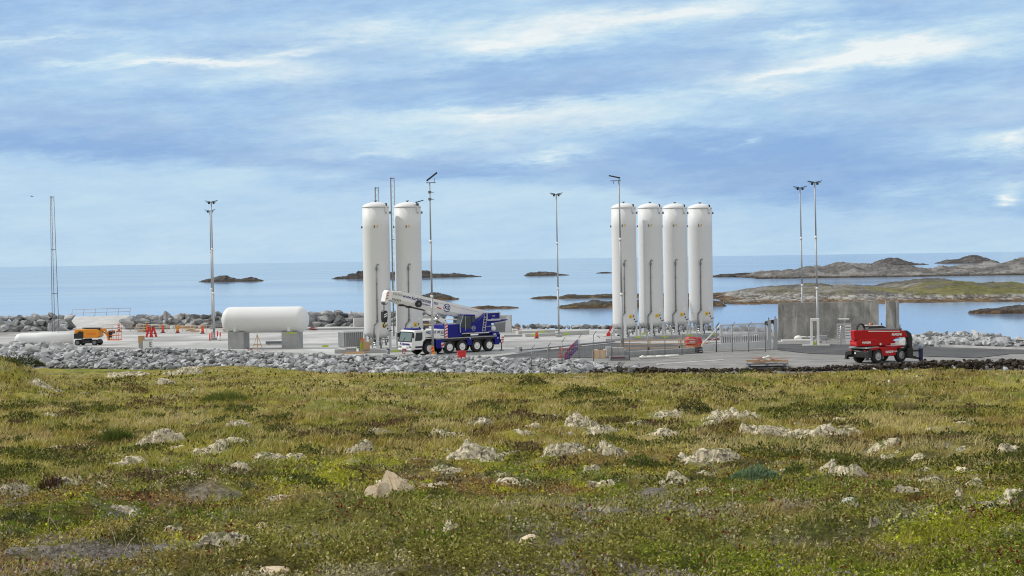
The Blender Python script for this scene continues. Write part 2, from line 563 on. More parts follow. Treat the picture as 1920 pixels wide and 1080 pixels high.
cloud = wt.mix(lav, cloud, wt.ramp(c, [(.1, (.36, .49, .72)), (.5, (.47, .60, .80)), (.9, (.70, .79, .88))]))
# whiter cloud added out of the frame, to neutralise the fill light
wh = wt.new('ShaderNodeMapRange', interpolation_type='SMOOTHSTEP', ins={0: el, 1: .20, 2: .60, 3: 0.0, 4: 1.0}).outputs[0]
wb = wt.new('ShaderNodeMapRange', interpolation_type='SMOOTHSTEP', ins={0: wt.math('ABSOLUTE', az), 1: .7, 2: 1.7, 3: 0.0, 4: 1.0}).outputs[0]
wfac = wt.math('MAXIMUM', wh, wb)
over = wt.ramp(wt.noise(gen, 2.2, 5, .6), [(.3, (.62, .67, .74)), (.55, (.92, .92, .90)), (.75, (1.12, 1.10, 1.05))])
cloud = wt.mix(wfac, cloud, over)
scl = wt.new('ShaderNodeVectorMath', operation='SCALE', ins={0: cloud, 'Scale': 10.0}).outputs[0]
wt.l.new(wt.mix(.93, sky.outputs[0], scl), bg.inputs['Color'])
bg.inputs['Strength'].default_value = .1
SC.view_settings.view_transform = 'Standard'
SC.view_settings.look = 'None'
SC.view_settings.exposure = 0
SC.view_settings.gamma = 1
SC.cycles.filter_width = 1.1

# ------------------------------------------------------------------ sea
m, t, p = base_mat('sea')
g = t.new('ShaderNodeNewGeometry').outputs['Position']
patch = t.noise(t.mapping(g, (.0022, .0075, 1)), 1.0, 5, .6, .4)
p.inputs['IOR'].default_value = 1.33
t.l.new(t.ramp(patch, [(.3, (.13, .23, .39)), (.7, (.165, .275, .44))]), p.inputs['Base Color'])
t.l.new(t.ramp(patch, [(.35, .07), (.65, .13)]), p.inputs['Roughness'])
w1 = t.noise(t.mapping(g, (.28, .55, 1)), 1.0, 4, .62)
w2 = t.noise(t.mapping(g, (.05, .16, 1)), 1.0, 3, .5)
h = t.math('ADD', t.math('MULTIPLY', w1, .45), w2)
yy = t.new('ShaderNodeSeparateXYZ', ins={0: g}).outputs[1]
st = t.new('ShaderNodeMapRange', ins={0: yy, 1: 300, 2: 4500, 3: .022, 4: .085}).outputs[0]
bn = t.bump(h, .05, 1.0); t.l.new(st, bn.node.inputs['Strength'])
t.l.new(bn, p.inputs['Normal'])
mb = MB()
n = 96
ring = [(60000 * math.cos(2 * PI * i / n), 60000 * math.sin(2 * PI * i / n), 0) for i in range(n)]
mb.add(ring, [tuple(range(n))])
tag(mb.obj('sea', 'sea'), kind='structure')

# ------------------------------------------------------------------ land heights
EX = [-95, -75, -54, -45, -32, -18, -8, -3, 3, 9, 15, 30, 50, 90]
E_EDGE = [215, 206, 199, 193, 184, 171, 168, 164, 160, 155, 150, 147, 147, 147]
E_TOE = [206, 197, 190, 185, 176, 163, 160, 156, 151.5, 147.5, 145, 143.5, 143, 143]
E_ZT = [1.2, 1.2, 1.2, 1.15, 1.3, 1.65, 1.7, 1.7, 1.8, 2.3, 2.6, 2.65, 2.65, 2.65]
BX = [-95, -30, -10, -4, 6, 20, 33, 41, 44, 58, 90]
B_Y = [256, 256, 250, 236, 230, 224, 212, 206, 186, 182, 182]
PROF_Y = [-60, -8, 0, 5, 8.6, 12, 20, 35, 55, 80, 110, 140, 160, 185, 215, 300]
PROF_D = [1.2, 1.5, 1.5, 1.52, 1.72, 2.15, 3.2, 4.85, 6.5, 8.0, 9.35, 10.42, 11.3, 12.0, 12.9, 15.5]
PY = np.linspace(-60, 300, 1441)
PD = np.interp(PY, PROF_Y, PROF_D)
for _ in range(3):
    k = 9
    PD = np.convolve(np.pad(PD, k, mode='edge'), np.ones(2 * k + 1) / (2 * k + 1), 'valid')


def zt(x, y):
    """height of the moor"""
    x = np.asarray(x, float); y = np.asarray(y, float)
    z = EYE - np.interp(y, PY, PD)
    near = sstep(3, 14, y)
    fade = 1 - .75 * sstep(120, 150, y)
    z = z + near * fade * ((fbm(x / 9, y / 9, 3, 4) - .5) * .95 + (fbm(x / 2.3, y / 2.3, 8, 4) - .5) * .60)
    z = z + (.35 + .65 * near) * ((fbm(x / .7, y / .7, 21, 4) - .5) * .17)
    cush = 1 - sstep(22, 45, y)
    z = z + cush * (sstep(.36, .62, fbm(x / .42, y / .42, 25, 3, .5)) * .055 + (fbm(x / .16, y / .16, 27, 2) - .5) * .03)
    # hummock bank on the left
    z = z + 3.0 * np.exp(-(((x + 41.5) / 5.5) ** 2 + ((y - 122) / 7) ** 2) ** 1.3) + .75 * np.exp(-((x + 30) / 7) ** 2 - ((y - 165) / 9) ** 2)
    toe = np.interp(x, EX, E_TOE)
    z = z - 2.2 * sstep(toe - .6, toe + 3.5, y)
    return z


def zg(x, y):
    """height of the levelled site"""
    x = np.asarray(x, float); y = np.asarray(y, float)
    edge = np.interp(x, EX, E_EDGE); toe = np.interp(x, EX, E_TOE); zto = np.interp(x, EX, E_ZT); back = np.interp(x, BX, B_Y)
    f = np.clip((y - toe) / (edge - toe), -0.6, 1)
    z = zto + (2.965 - zto) * f
    z = z + (fbm(x / 1.5, y / 1.5, 31, 4) - .5) * .16 * (1 - sstep(.75, 1.02, f))
    z = z + (fbm(x / 3, y / 3, 33, 3) - .5) * .02
    z = z - 5.0 * sstep(back, back + 9, y)
    return z


def ground_hit(u, v, fn=zt):
    d = ray(u, v)
    tprev = 3.0
    tt = 3.0
    while tt < 400:
        q = Vector((d.x * tt, d.y * tt, EYE + d.z * tt))
        if q.z <= float(fn(q.x, q.y)):
            lo, hi = tprev, tt
            for _ in range(18):
                md = (lo + hi) / 2
                if EYE + d.z * md <= float(fn(d.x * md, d.y * md)): hi = md
                else: lo = md
            return Vector((d.x * hi, d.y * hi, EYE + d.z * hi))
        tprev = tt
        tt *= 1.012
    return at(u, v, 2)


# cover of the moor: colours of the plants themselves, in drifts
C_MOSS = np.array((.285, .30, .014)); C_GREEN = np.array((.108, .142, .014)); C_OLIVE = np.array((.262, .226, .048))
C_STRAW = np.array((.46, .385, .185)); C_BROWN = np.array((.19, .105, .045)); C_LICH = np.array((.52, .475, .35)); C_GRIT = np.array((.29, .265, .25))
C_DARK = np.array((.030, .036, .012)); C_RED = np.array((.19, .040, .026))

for c_ in (C_MOSS, C_GREEN, C_OLIVE, C_STRAW, C_BROWN): c_ *= 1.14


def lerp(a, b, f):
    f = np.asarray(f)[:, None]
    return a * (1 - f) + b * f


def cover(x, y):
    """(colour, bare, grassy) of the plant cover"""
    x = np.asarray(x, float).ravel(); y = np.asarray(y, float).ravel()
    n1 = fbm(x / 5.5, y / 7.5, 41, 5, .55); n2 = fbm(x / 1.3, y / 1.8, 52, 5, .6); n3 = fbm(x / 14, y / 18, 63, 4)
    n4 = fbm(x / .55, y / .8, 74, 4, .6); n5 = fbm(x / 2.2, y / 3.2, 85, 5, .6)
    grassy = sstep(26, 60, y + (n3 - .5) * 60)
    near = 1 - sstep(18, 40, y)
    col = lerp(np.tile(C_GREEN, (len(x), 1)), C_MOSS, sstep(.43, .55, n2))
    col = lerp(col, C_GREEN * .75, sstep(.52, .61, fbm(x / .9, y / 1.3, 141, 5, .6)) * near * .85)
    col = lerp(col, C_BROWN, sstep(.49, .60, n5) * .85 * (1 - .5 * grassy))
    col = lerp(col, C_OLIVE, grassy * .72)
    col = lerp(col, C_OLIVE, sstep(.50, .68, n1) * .6)
    col = lerp(col, C_DARK, sstep(.54, .64, n4 * .6 + n1 * .4) * .8)
    col = lerp(col, C_STRAW, sstep(.56, .72, n3 * .5 + n5 * .5) * (.12 + .60 * grassy))
    col = lerp(col, C_GREEN, sstep(.57, .68, fbm(x / 8, y / 12, 97, 4)) * .6)
    bare = sstep(.635, .69, fbm(x / .9, y / .55, 108, 5, .68)) * (1 - sstep(16, 40, y) * .75)
    col = lerp(col, C_LICH * .8, sstep(.62, .68, fbm(x / 1.0, y / .8, 119, 6, .72)) * .45)
    for (bx, by, rx, ry) in ((-3.75, 12.9, .75, .42), (-2.9, 12.6, .5, .3), (.12, 9.1, .30, .22), (-1.0, 11.2, .3, .14), (2.0, 24.0, .6, .6)):
        q_ = ((x - bx) / rx) ** 2 + ((y - by) / ry) ** 2 + (fbm(x / .3, y / .3, 151, 4, .6) - .5) * 2.6
        bare = np.maximum(bare, 1 - sstep(.5, 1.1, q_))
    col = lerp(col, C_GRIT, bare * .85)
    return col, bare, grassy


m, t, p = base_mat('moor_ground')
at_ = t.new('ShaderNodeAttribute', attribute_name='cover')
g = t.new('ShaderNodeNewGeometry').outputs['Position']
nf = t.noise(g, 26.0, 5, .7)
nm = t.noise(g, 5.0, 6, .7)
# dark litter and peat, also painted in as shade between the plants close by
litter_shade = t.noise(g, 9.0, 6, .7)
yy = t.new('ShaderNodeSeparateXYZ', ins={0: g}).outputs[1]
lf_ = t.math('MULTIPLY', t.ramp(litter_shade, [(.36, .75), (.60, .15)]), t.new('ShaderNodeMapRange', ins={0: yy, 1: 22, 2: 60, 3: 1.0, 4: .35}).outputs[0])
at_ = type('A', (), {'outputs': {'Color': t.mix(lf_, at_.outputs['Color'], (.035, .028, .014))}})
cc = t.mix(.75, at_.outputs['Color'], t.ramp(t.math('ADD', t.math('MULTIPLY', nf, .5), t.math('MULTIPLY', nm, .5)), [(.33, (.35, .35, .35)), (.5, (1, 1, 1)), (.66, (1.75, 1.7, 1.6))]), 'MULTIPLY')
t.l.new(cc, p.inputs['Base Color'])
p.inputs['Roughness'].default_value = .95
p.inputs['Specular IOR Level'].default_value = .1
t.l.new(t.bump(t.math('ADD', nf, t.math('MULTIPLY', nm, 2.0)), .8, .06), p.inputs['Normal'])

# moor sheet
rows = np.concatenate((np.linspace(-45, -2, 30), np.geomspace(2, 212, 760) - 3))
sc_ = np.concatenate((np.linspace(-.75, -.37, 40), np.linspace(-.365, .365, 520), np.linspace(.37, .75, 40)))
Yg, Sg = np.meshgrid(rows, sc_, indexing='ij')
Xg = Sg * (np.maximum(Yg, 0) * .97 + 9)
Zg = zt(Xg, Yg)
nr, nc = Yg.shape
idx = np.arange(nr * nc).reshape(nr, nc)
fl = np.stack((idx[:-1, :-1], idx[:-1, 1:], idx[1:, 1:], idx[1:, :-1]), -1).reshape(-1, 4)
ccol, cbare, cgr = cover(Xg, Yg)
o = np_mesh('moor_ground', np.stack((Xg, Yg, Zg), -1).reshape(-1, 3), fl.ravel(), np.full(len(fl), 4), 'moor_ground', {'cover': ccol}, smooth=True)
tag(o, kind='structure')

# levelled gravel site
gx = np.linspace(-95, 90, 260); gy = np.concatenate((np.linspace(138, 215, 190), np.linspace(216, 270, 40)))
Yg, Xg = np.meshgrid(gy, gx, indexing='ij')
toe = np.interp(Xg, EX, E_TOE)
Yg = np.maximum(Yg, toe - 4)
Zg = zg(Xg, Yg)
nr, nc = Yg.shape
idx = np.arange(nr * nc).reshape(nr, nc)
fl = np.stack((idx[:-1, :-1], idx[:-1, 1:], idx[1:, 1:], idx[1:, :-1]), -1).reshape(-1, 4)
o = np_mesh('gravel_ground', np.stack((Xg, Yg, Zg), -1).reshape(-1, 3), fl.ravel(), np.full(len(fl), 4), 'gravel', smooth=True)
tag(o, kind='structure')


def sheet(name, pts, z, mname, depth=0.0):
    """flat paving with an edge"""
    mb = MB()
    poly = [(a, b) for a, b in pts]
    if depth:
        mb.prism(poly, z - depth, z, 'XY')
    else:
        mb.add([(a, b, z) for a, b in poly], [tuple(range(len(poly)))])
    return tag(mb.obj(name, mname), kind='structure')


def xy(u, v, z=3.0):
    q = at(u, v, z)
    return (q.x, q.y)


PADZ = 3.0
pad = [(x, y + .6) for x, y in zip(EX[1:8], E_EDGE[1:8])] + [xy(1012, 671), xy(1085, 655), xy(1318, 641), (31.5, 186), (31, 210), (20, 222), (6, 228), (-4, 234), (-10, 247), (-75, 253)]
sheet('concrete_pad', pad, PADZ, 'concrete_pad', .5)
# asphalt wedge by the crane and the access road on the right
sheet('asphalt_apron', [xy(905, 671.5), xy(1000, 659), xy(1095, 648.5), xy(1152, 642.5), xy(1240, 645), xy(1318, 648), xy(1318, 661), xy(1240, 667), xy(1150, 671), xy(1060, 670), xy(1000, 671.8)], 3.006, 'asphalt')
sheet('asphalt_road', [xy(1458, 656), xy(1458, 644.5), xy(1560, 645.5), xy(1700, 649), xy(1800, 652.5), xy(1935, 656), (56, 172), (75, 172), (75, 154), (49, 157.5), xy(1830, 671), xy(1740, 668), xy(1640, 666), xy(1520, 663)], 3.010, 'asphalt')
# ------------------------------------------------------------------ islets and headlands
m, t, p = base_mat('headland')
a_ = t.new('ShaderNodeAttribute', attribute_name='cover')
g = t.new('ShaderNodeNewGeometry').outputs['Position']
nf = t.noise(g, .55, 7, .7); nm = t.noise(t.mapping(g, (1, 1, 2.5)), .16, 7, .68, .5)
cc = t.mix(.85, a_.outputs['Color'], t.ramp(t.math('ADD', t.math('MULTIPLY', nf, .45), t.math('MULTIPLY', nm, .55)), [(.35, (.38, .37, .36)), (.5, (1, 1, 1)), (.64, (1.6, 1.58, 1.52))]), 'MULTIPLY')
t.l.new(cc, p.inputs['Base Color'])
p.inputs['Roughness'].default_value = .9
p.inputs['Specular IOR Level'].default_value = .2
t.l.new(t.bump(t.math('ADD', t.math('MULTIPLY', nf, .4), nm), 1.0, 1.1), p.inputs['Normal'])


def islet(name, label, vbase, crest, depth, rough=.5, grass=None, weed=(.030, .023, .014), rock=(.055, .052, .05), group=None, res=1.0, stones=False, weedz=.9, crestpos=.5, seed=1, cat='islet'):
    """rocky land rising from the sea; crest = photo pixels of its skyline"""
    um = sum(c[0] for c in crest) / len(crest)
    y0 = at(um, vbase, 0).y
    yc = y0 + depth * crestpos
    cx = [far(u, v, yc).x for u, v in crest]; cz = [max(.15, far(u, v, yc).z) for u, v in crest]
    x0, x1 = cx[0], cx[-1]
    pad_ = min(.04 * (x1 - x0), 6)
    nx = int(min(520, max(60, (crest[-1][0] - crest[0][0]) * 1.3 * res))); ny = int(max(36, min(110, depth / 1.0)))
    X, Yn = np.meshgrid(np.linspace(x0 - pad_, x1 + pad_, nx), np.linspace(-.06, 1.06, ny), indexing='xy')
    zc = np.interp(X, [x0 - pad_] + cx + [x1 + pad_], [-.6] + cz + [-.6])
    Yw = y0 + Yn * depth
    sc = max(1.5, depth / 9)
    # ragged waterline
    wob = (fbm(X / (sc * 3), X * 0 + 3.3, 200 + seed, 4) - .5) * .22
    f1 = np.clip((Yn + wob) / crestpos, 0, 1); f2 = np.clip((1 - Yn + wob) / (1 - crestpos), 0, 1)
    sh = np.minimum(sstep(-.04, 1, f1) ** .75, sstep(-.04, 1, f2) ** .8)
    n1 = fbm(X / sc, Yw / sc, 210 + seed, 5, .55) - .5
    n2 = fbm(X / (sc * .28), Yw / (sc * .28), 230 + seed, 5, .7) - .5
    rg = 1 - 2 * np.abs(fbm(X / (sc * 1.4), Yw / (sc * 1.4), 250 + seed, 4) - .5)
    hmax = max(cz)
    Z = zc * sh * (1 + rough * (rg - .8) * .7) + rough * hmax * (n1 * .6 + n2 * .5) * sstep(0, .35, sh)
    Z = np.where(sh < .02, -1.0, Z - .25 * (1 - sh))
    v = np.stack((X, Yw, Z), -1).reshape(-1, 3)
    idx = np.arange(nx * ny).reshape(ny, nx)
    fl = np.stack((idx[:-1, :-1], idx[:-1, 1:], idx[1:, 1:], idx[1:, :-1]), -1).reshape(-1, 4)
    z = Z.ravel(); xx = X.ravel(); yy = Yw.ravel()
    col = lerp(np.tile(np.array(rock), (len(z), 1)), np.array(rock) * 1.75, sstep(.45, .7, fbm(xx / (sc * .8), yy / (sc * .8), 270 + seed, 5)))
    if stones:
        sn = fbm(xx / 1.1, yy / 1.6, 280 + seed, 4, .7)
        stf = (1 - sstep(1.3, 1.8, z + (n1.ravel()) * 1.2)) * sstep(.4, .6, sn)
        col = lerp(col, np.array((.33, .32, .30)), stf)
    if grass is not None:
        gf = grass(xx, yy, z) * sstep(.35, .52, fbm(xx / (sc * .9), yy / (sc * .7), 290 + seed, 5))
        gcol = lerp(np.tile(np.array((.095, .10, .025)), (len(z), 1)), np.array((.17, .155, .06)), fbm(xx / sc, yy / sc, 295 + seed, 4))
        col = np.where(gf[:, None] > 0, col * (1 - gf[:, None]) + gcol * gf[:, None], col)
    wd = 1 - sstep(weedz * .7, weedz * 1.1, z + n2.ravel() * .8)
    wcol = lerp(np.tile(np.array(weed), (len(z), 1)), np.array(weed) * 2.4, sstep(.45, .65, fbm(xx / 2, yy / 2, 299 + seed, 4)))
    col = col * (1 - wd[:, None]) + wcol * wd[:, None]
    o = np_mesh(name, v, fl.ravel(), np.full(len(fl), 4), 'headland', {'cover': col}, smooth=True)
    return tag(o, label, cat, group)


GI = 'rocky islets off the shore'
islet('rocky_islet', 'small dark rocky islet far out at sea behind the pair of lamp posts', 528, [(378, 527), (395, 522), (412, 517.5), (424, 517), (440, 522), (452, 523), (470, 519.5), (478, 521), (492, 526)], 26, group=GI, seed=3)
islet('rocky_islet', 'long dark rounded islet partly hidden by the pair of upright tanks', 521.5, [(632, 520), (650, 518), (654, 514), (668, 514), (672, 509), (690, 508), (740, 510), (790, 508), (804, 509), (812, 514), (835, 513), (852, 512), (875, 515), (894, 518)], 46, group=GI, seed=4, rock=(.045, .044, .044))
islet('rocky_islet', 'low dark islet with a brown tide line above the crane boom', 563, [(780, 560), (795, 551), (815, 548.5), (836, 551), (848, 557), (860, 560.5)], 18, group=GI, seed=5, weed=(.05, .032, .016))
islet('rocky_islet', 'flat brown skerry just above the rear of the crane', 579.5, [(872, 578), (895, 574), (915, 573), (935, 575), (950, 574), (972, 577.5)], 12, group=GI, seed=6, weed=(.055, .034, .018), weedz=1.2)
islet('rocky_islet', 'isolated dark islet crossed by the lamp post of the far pad edge', 517, [(984, 516), (990, 511), (1015, 509), (1040, 510.5), (1050, 514), (1066, 516)], 26, group=GI, seed=7)
islet('rocky_islet', 'tiny low skerry left of the four tanks near the horizon', 512.4, [(1118, 511.8), (1130, 510), (1140, 510), (1150, 511.8)], 14, group=GI, seed=8)
islet('rocky_islet', 'thin dark reef left of the four tanks, the farther of two', 559.5, [(1000, 558), (1028, 554.5), (1048, 556.5), (1066, 551.5), (1085, 553), (1110, 553), (1135, 551), (1200, 551), (1260, 549), (1345, 553)], 20, group=GI, seed=9, weed=(.045, .034, .02))
islet('rocky_islet', 'brown weedy reef left of the four tanks, the nearer of two', 578, [(1050, 574), (1075, 569), (1090, 567), (1115, 563.5), (1150, 566), (1220, 562), (1300, 560), (1350, 565)], 22, group=GI, seed=10, weed=(.055, .040, .02), weedz=1.1)
islet('rocky_islet', 'narrow black spit reaching left from the far grey headland', 519, [(1335, 517.5), (1352, 514), (1380, 512.5), (1410, 511.5), (1432, 513), (1450, 516)], 24, group=GI, seed=11, rock=(.042, .04, .04))
islet('rocky_islet', 'domed dark island on the horizon behind the twin lamp posts', 497.2, [(1632, 496), (1650, 489), (1668, 483), (1684, 485), (1700, 490.5), (1716, 494.5), (1730, 495)], 60, group=GI, seed=12, rock=(.07, .067, .067))
islet('rocky_islet', 'long humped island on the horizon at far right', 493.5, [(1762, 492), (1775, 487.5), (1796, 486.5), (1815, 480), (1830, 479.5), (1848, 483), (1862, 489)], 60, group=GI, seed=13, rock=(.07, .067, .067))
islet('rocky_islet', 'dark weedy skerry in the bay at the right picture edge', 589, [(1822, 583), (1842, 579), (1868, 578), (1880, 574), (1905, 573), (1960, 571)], 12, group=GI, seed=14, weed=(.045, .03, .018), weedz=.8)
islet('grey_headland', 'far bare grey rock headland beyond the second strip of water', 518.5, [(1412, 518.0), (1430, 511.0), (1455, 508.0), (1491, 506.5), (1515, 499.0), (1551, 501.0), (1576, 494.5), (1600, 499.0), (1624, 498.0), (1660, 497.5), (1702, 499.5), (1730, 502.0), (1793, 502.0), (1829, 499.0), (1846, 493.0), (1860, 490.0), (1878, 493.0), (1905, 487.0), (1940, 483.0), (2010, 481.0), (2100, 489.0), (2160, 513.0)], 120, rough=.55, seed=15, rock=(.125, .122, .118), res=1.0, cat='headland', grass=lambda x, y, z: .4 * sstep(3, 5, z) * sstep(1000, 1020, y))
islet('grassy_headland', 'low grassy headland with a brown weed shore behind the concrete wall', 570, [(1330, 562), (1349, 552), (1379, 547), (1400, 541), (1455, 538), (1497, 535), (1518, 531), (1551, 535.5), (1594, 535.5), (1642, 538), (1669, 531.5), (1702, 528), (1763, 525.5), (1817, 530), (1853, 531), (1920, 533), (2000, 534), (2120, 540), (2160, 556)], 150, rough=.75, seed=16, rock=(.105, .10, .094), res=1.2, cat='headland', stones=True, weed=(.065, .042, .02), weedz=.62, crestpos=.72,
      grass=lambda x, y, z: sstep(100, 114, x) * sstep(1.0, 1.5, z) * .95 * (1 - .85 * sstep(488, 512, y + (fbm(x / 9, y / 9, 777, 3) - .5) * 40) * (1 - sstep(150, 165, x))) + .35 * sstep(70, 80, x) * sstep(1.2, 1.6, z) * (1 - sstep(100, 114, x)))


# ------------------------------------------------------------------ quarried rock
def rock_mesh(seed, npts=16, flat=.72, long=1.25):
    r = random.Random(seed)
    bm = bmesh.new()
    for _ in range(npts):
        d = Vector((r.gauss(0, 1), r.gauss(0, 1), r.gauss(0, 1))).normalized()
        k = r.uniform(.78, 1.0)
        bm.verts.new((d.x * long * k * .5, d.y * k * .5, d.z * flat * k * .5))
    res = bmesh.ops.convex_hull(bm, input=bm.verts)
    bmesh.ops.delete(bm, geom=[v for v in bm.verts if not v.link_faces], context='VERTS')
    bmesh.ops.bevel(bm, geom=list(bm.edges), offset=.016, segments=1, affect='EDGES', profile=.5)
    bmesh.ops.recalc_face_normals(bm, faces=bm.faces)
    return bm


ROCKS = []
for k in range(14):
    bm = rock_mesh(300 + k, 10 + k % 4, .62 + .06 * (k % 4), 1.2 + .14 * (k % 5))
    me = bpy.data.meshes.new('rock_shape'); bm.to_mesh(me); bm.free()
    me.materials.append(MATS['quarry_rock'])
    ROCKS.append(me)
BOULD = []
for k in range(12):
    bm = rock_mesh(500 + k, 15 + k % 5, .74 + .05 * (k % 3), 1.2 + .12 * (k % 4))
    bmesh.ops.subdivide_edges(bm, edges=bm.edges, cuts=1, use_grid_fill=True)
    for v in bm.verts:
        q = v.co * 3.1 + Vector((k * 7.3, 0, 0))
        v.co += v.co.normalized() * (mnoise.noise(q) * .05 + mnoise.noise(q * 2.7) * .025)
    me = bpy.data.meshes.new('boulder_shape'); bm.to_mesh(me); bm.free()
    me.materials.append(MATS['boulder_rock'])
    BOULD.append(me)


def put_rock(name, me, p, s, label, cat, group, r):
    o = bpy.data.objects.new(name, me)
    COL.objects.link(o)
    o.location = p
    o.scale = (s * r.uniform(.85, 1.2), s * r.uniform(.8, 1.1), s * r.uniform(.8, 1.1))
    o.rotation_euler = (r.uniform(-.5, .5), r.uniform(-.5, .5), r.uniform(0, 6.28))
    return tag(o, label, cat, group)


# the rock slope in front of the pad
rr_ = random.Random(5)
cand = []
for k in range(3700):
    x = rr_.uniform(-70, 11.5)
    e = float(np.interp(x, EX, E_EDGE)); to = float(np.interp(x, EX, E_TOE))
    f = rr_.uniform(-.12, 1.06)
    y = to + (e - to) * f
    if x > 5 and f > .9 - (x - 5) * .07: continue
    s = .44 + .70 * rr_.random() ** 2.4
    if x < -52: s *= 1.25 + .10 * min(7, (-52 - x))
    z = float(zg(x, y)) + s * .20 + .20 * rr_.random()
    if f > .80: z = min(z, PADZ + .02 - s * .12 - (.25 if x < -44 else 0))
    cand.append((s * (1 - .25 * rr_.random()), x, y, z, s))
cand.sort(reverse=True)
big = cand[:300]; small = cand[300:]
vis_n = 0
for (_, x, y, z, s) in big:
    lbl = 'angular grey quarry rock on the slope in front of the concrete pad' if x > -52 else 'large grey quarry rock below the white tank lying at far left'
    put_rock('riprap_rock', rr_.choice(ROCKS), (x, y, z), s, lbl, 'rock', 'quarry rocks on the front slope' if x > -52 else 'large rocks at the left end of the slope', rr_)
# the smaller ones lie as one mass
RV = []
for me in ROCKS:
    v = np.empty(len(me.vertices) * 3, np.float32); me.vertices.foreach_get('co', v)
    li = np.empty(len(me.loops), np.int32); me.loops.foreach_get('vertex_index', li)
    lt = np.empty(len(me.polygons), np.int32); me.polygons.foreach_get('loop_total', lt)
    RV.append((v.reshape(-1, 3), li, lt))


def rock_mass(name, items, mname, kind_tag=True):
    vs = []; ls = []; ts = []; cs = []; b = 0
    for (x, y, z, s) in items:
        v, li, lt = RV[rr_.randrange(len(RV))]
        a, b_, c_ = rr_.uniform(0, 6.28), rr_.uniform(-.6, .6), rr_.uniform(-.6, .6)
        Mx = np.array((Matrix.Rotation(a, 3, 'Z') @ Matrix.Rotation(b_, 3, 'X') @ Matrix.Rotation(c_, 3, 'Y')))
        vs.append((v * s) @ Mx.T + np.array((x, y, z))); ls.append(li + b); ts.append(lt); b += len(v)
        cs.append(np.tile(np.array((.35, .358, .368)) * rr_.uniform(.5, 1.35), (len(v), 1)))
    o = np_mesh(name, np.concatenate(vs), np.concatenate(ls), np.concatenate(ts), mname, {'cover': np.concatenate(cs)})
    if kind_tag: tag(o, kind='stuff')
    return o


m, t, p = base_mat('rubble')
a_ = t.new('ShaderNodeAttribute', attribute_name='cover')
g = t.new('ShaderNodeNewGeometry').outputs['Position']
nf = t.noise(g, 2.6, 7, .7)
t.l.new(t.mix(.8, a_.outputs['Color'], t.ramp(nf, [(.32, (.55, .55, .55)), (.5, (1, 1, 1)), (.68, (1.45, 1.45, 1.42))]), 'MULTIPLY'), p.inputs['Base Color'])
p.inputs['Roughness'].default_value = .88
p.inputs['Specular IOR Level'].default_value = .25
t.l.new(t.bump(nf, .5, .05), p.inputs['Normal'])
rock_mass('rubble', [(x, y, z - .04, s) for (_, x, y, z, s) in small], 'rubble')

# boulder breakwater behind the pad
rb = random.Random(9)
LB = 'weathered grey boulder in the breakwater behind the left of the pad'
for row, (dy, dz, smin, smax, step) in enumerate([(0, .30, 1.5, 2.3, .72), (.8, 1.05, 1.7, 2.5, .75), (1.8, 1.70, 1.7, 2.5, .85), (2.6, .8, 1.8, 2.5, 1.1)]):
    x = -100.0
    while x < -11:
        if -69.8 < x < -60.5:
            x += 1.0; continue
        y = float(np.interp(x, [-100, -60, -30, -11], [246, 250, 250, 246])) + dy * 1.1 + rb.uniform(-.5, .5)
        lift = .0 if x > -60 else .15
        s = rb.uniform(smin, smax)
        put_rock('breakwater_boulder', rb.choice(BOULD), (x, y, 2.9 + dz + lift + rb.uniform(-.2, .2)), s, LB, 'boulder', 'boulders of the breakwater', rb)
        x += step * rb.uniform(.8, 1.25) * s / 1.7
LR = 'small pale boulder along the far pad edge between the crane and the four tanks'
x = -3.0
while x < 34:
    y = float(np.interp(x, BX, B_Y)) + rb.uniform(-1.2, 1.6)
    s = rb.uniform(.7, 1.35)
    put_rock('shore_boulder', rb.choice(BOULD), (x, y, 3.05 + s * .16), s, LR, 'boulder', 'boulders along the far pad edge', rb)
    x += rb.uniform(.35, .8)
# large rocks on the left, in front of the lying tank and behind it
LL = 'broad slab of grey rock piled at the left edge below the lying tank'
for k in range(46):
    x = rb.uniform(-74, -54); f = rb.random() * (.62 if x > -62 else 1.0)
    y = float(np.interp(x, EX, E_TOE)) + 2 + 10 * f
    s = rb.uniform(1.2, 2.1)
    put_rock('slab_rock', rb.choice(ROCKS), (x, y, float(zg(x, y)) + .25 + rb.uniform(0, .35)), s, LL, 'rock', 'slabs of rock at the left edge', rb)
# pile of pale rubble right of the red telehandler
LP = 'pale angular rock in the heap between the road and the bay'
for k in range(190):
    u = rb.uniform(1696, 1925)
    ff = rb.random()
    q = at(u, 650, 3.0)
    top = float(np.interp(u, [1692, 1715, 1760, 1820, 1860, 1892], [.5, 1.1, 1.3, 1.3, 1.15, .5]))
    y = q.y + .8 + ff * 5.2
    h = top * math.sin(min(1, ff * 1.15) * PI * .72) * rb.uniform(.7, 1.05)
    x = q.x * y / q.y
    put_rock('heap_rock', rb.choice(ROCKS), (x, y, 3.0 + h), rb.uniform(.5, 1.05), LP, 'rock', 'rocks of the heap by the road', rb)
# core of the heap so that no gaps show through
mbk = MB()
for u in range(1706, 1885, 9):
    q = at(u, 650, 3.0)
    mbk.sphere((q.x * 1.018, q.y + 3.3, 3.0), 1.0, 8, 6, (1.2, 2.4, .95))
tag(mbk.obj('rubble', 'quarry_rock'), kind='stuff')
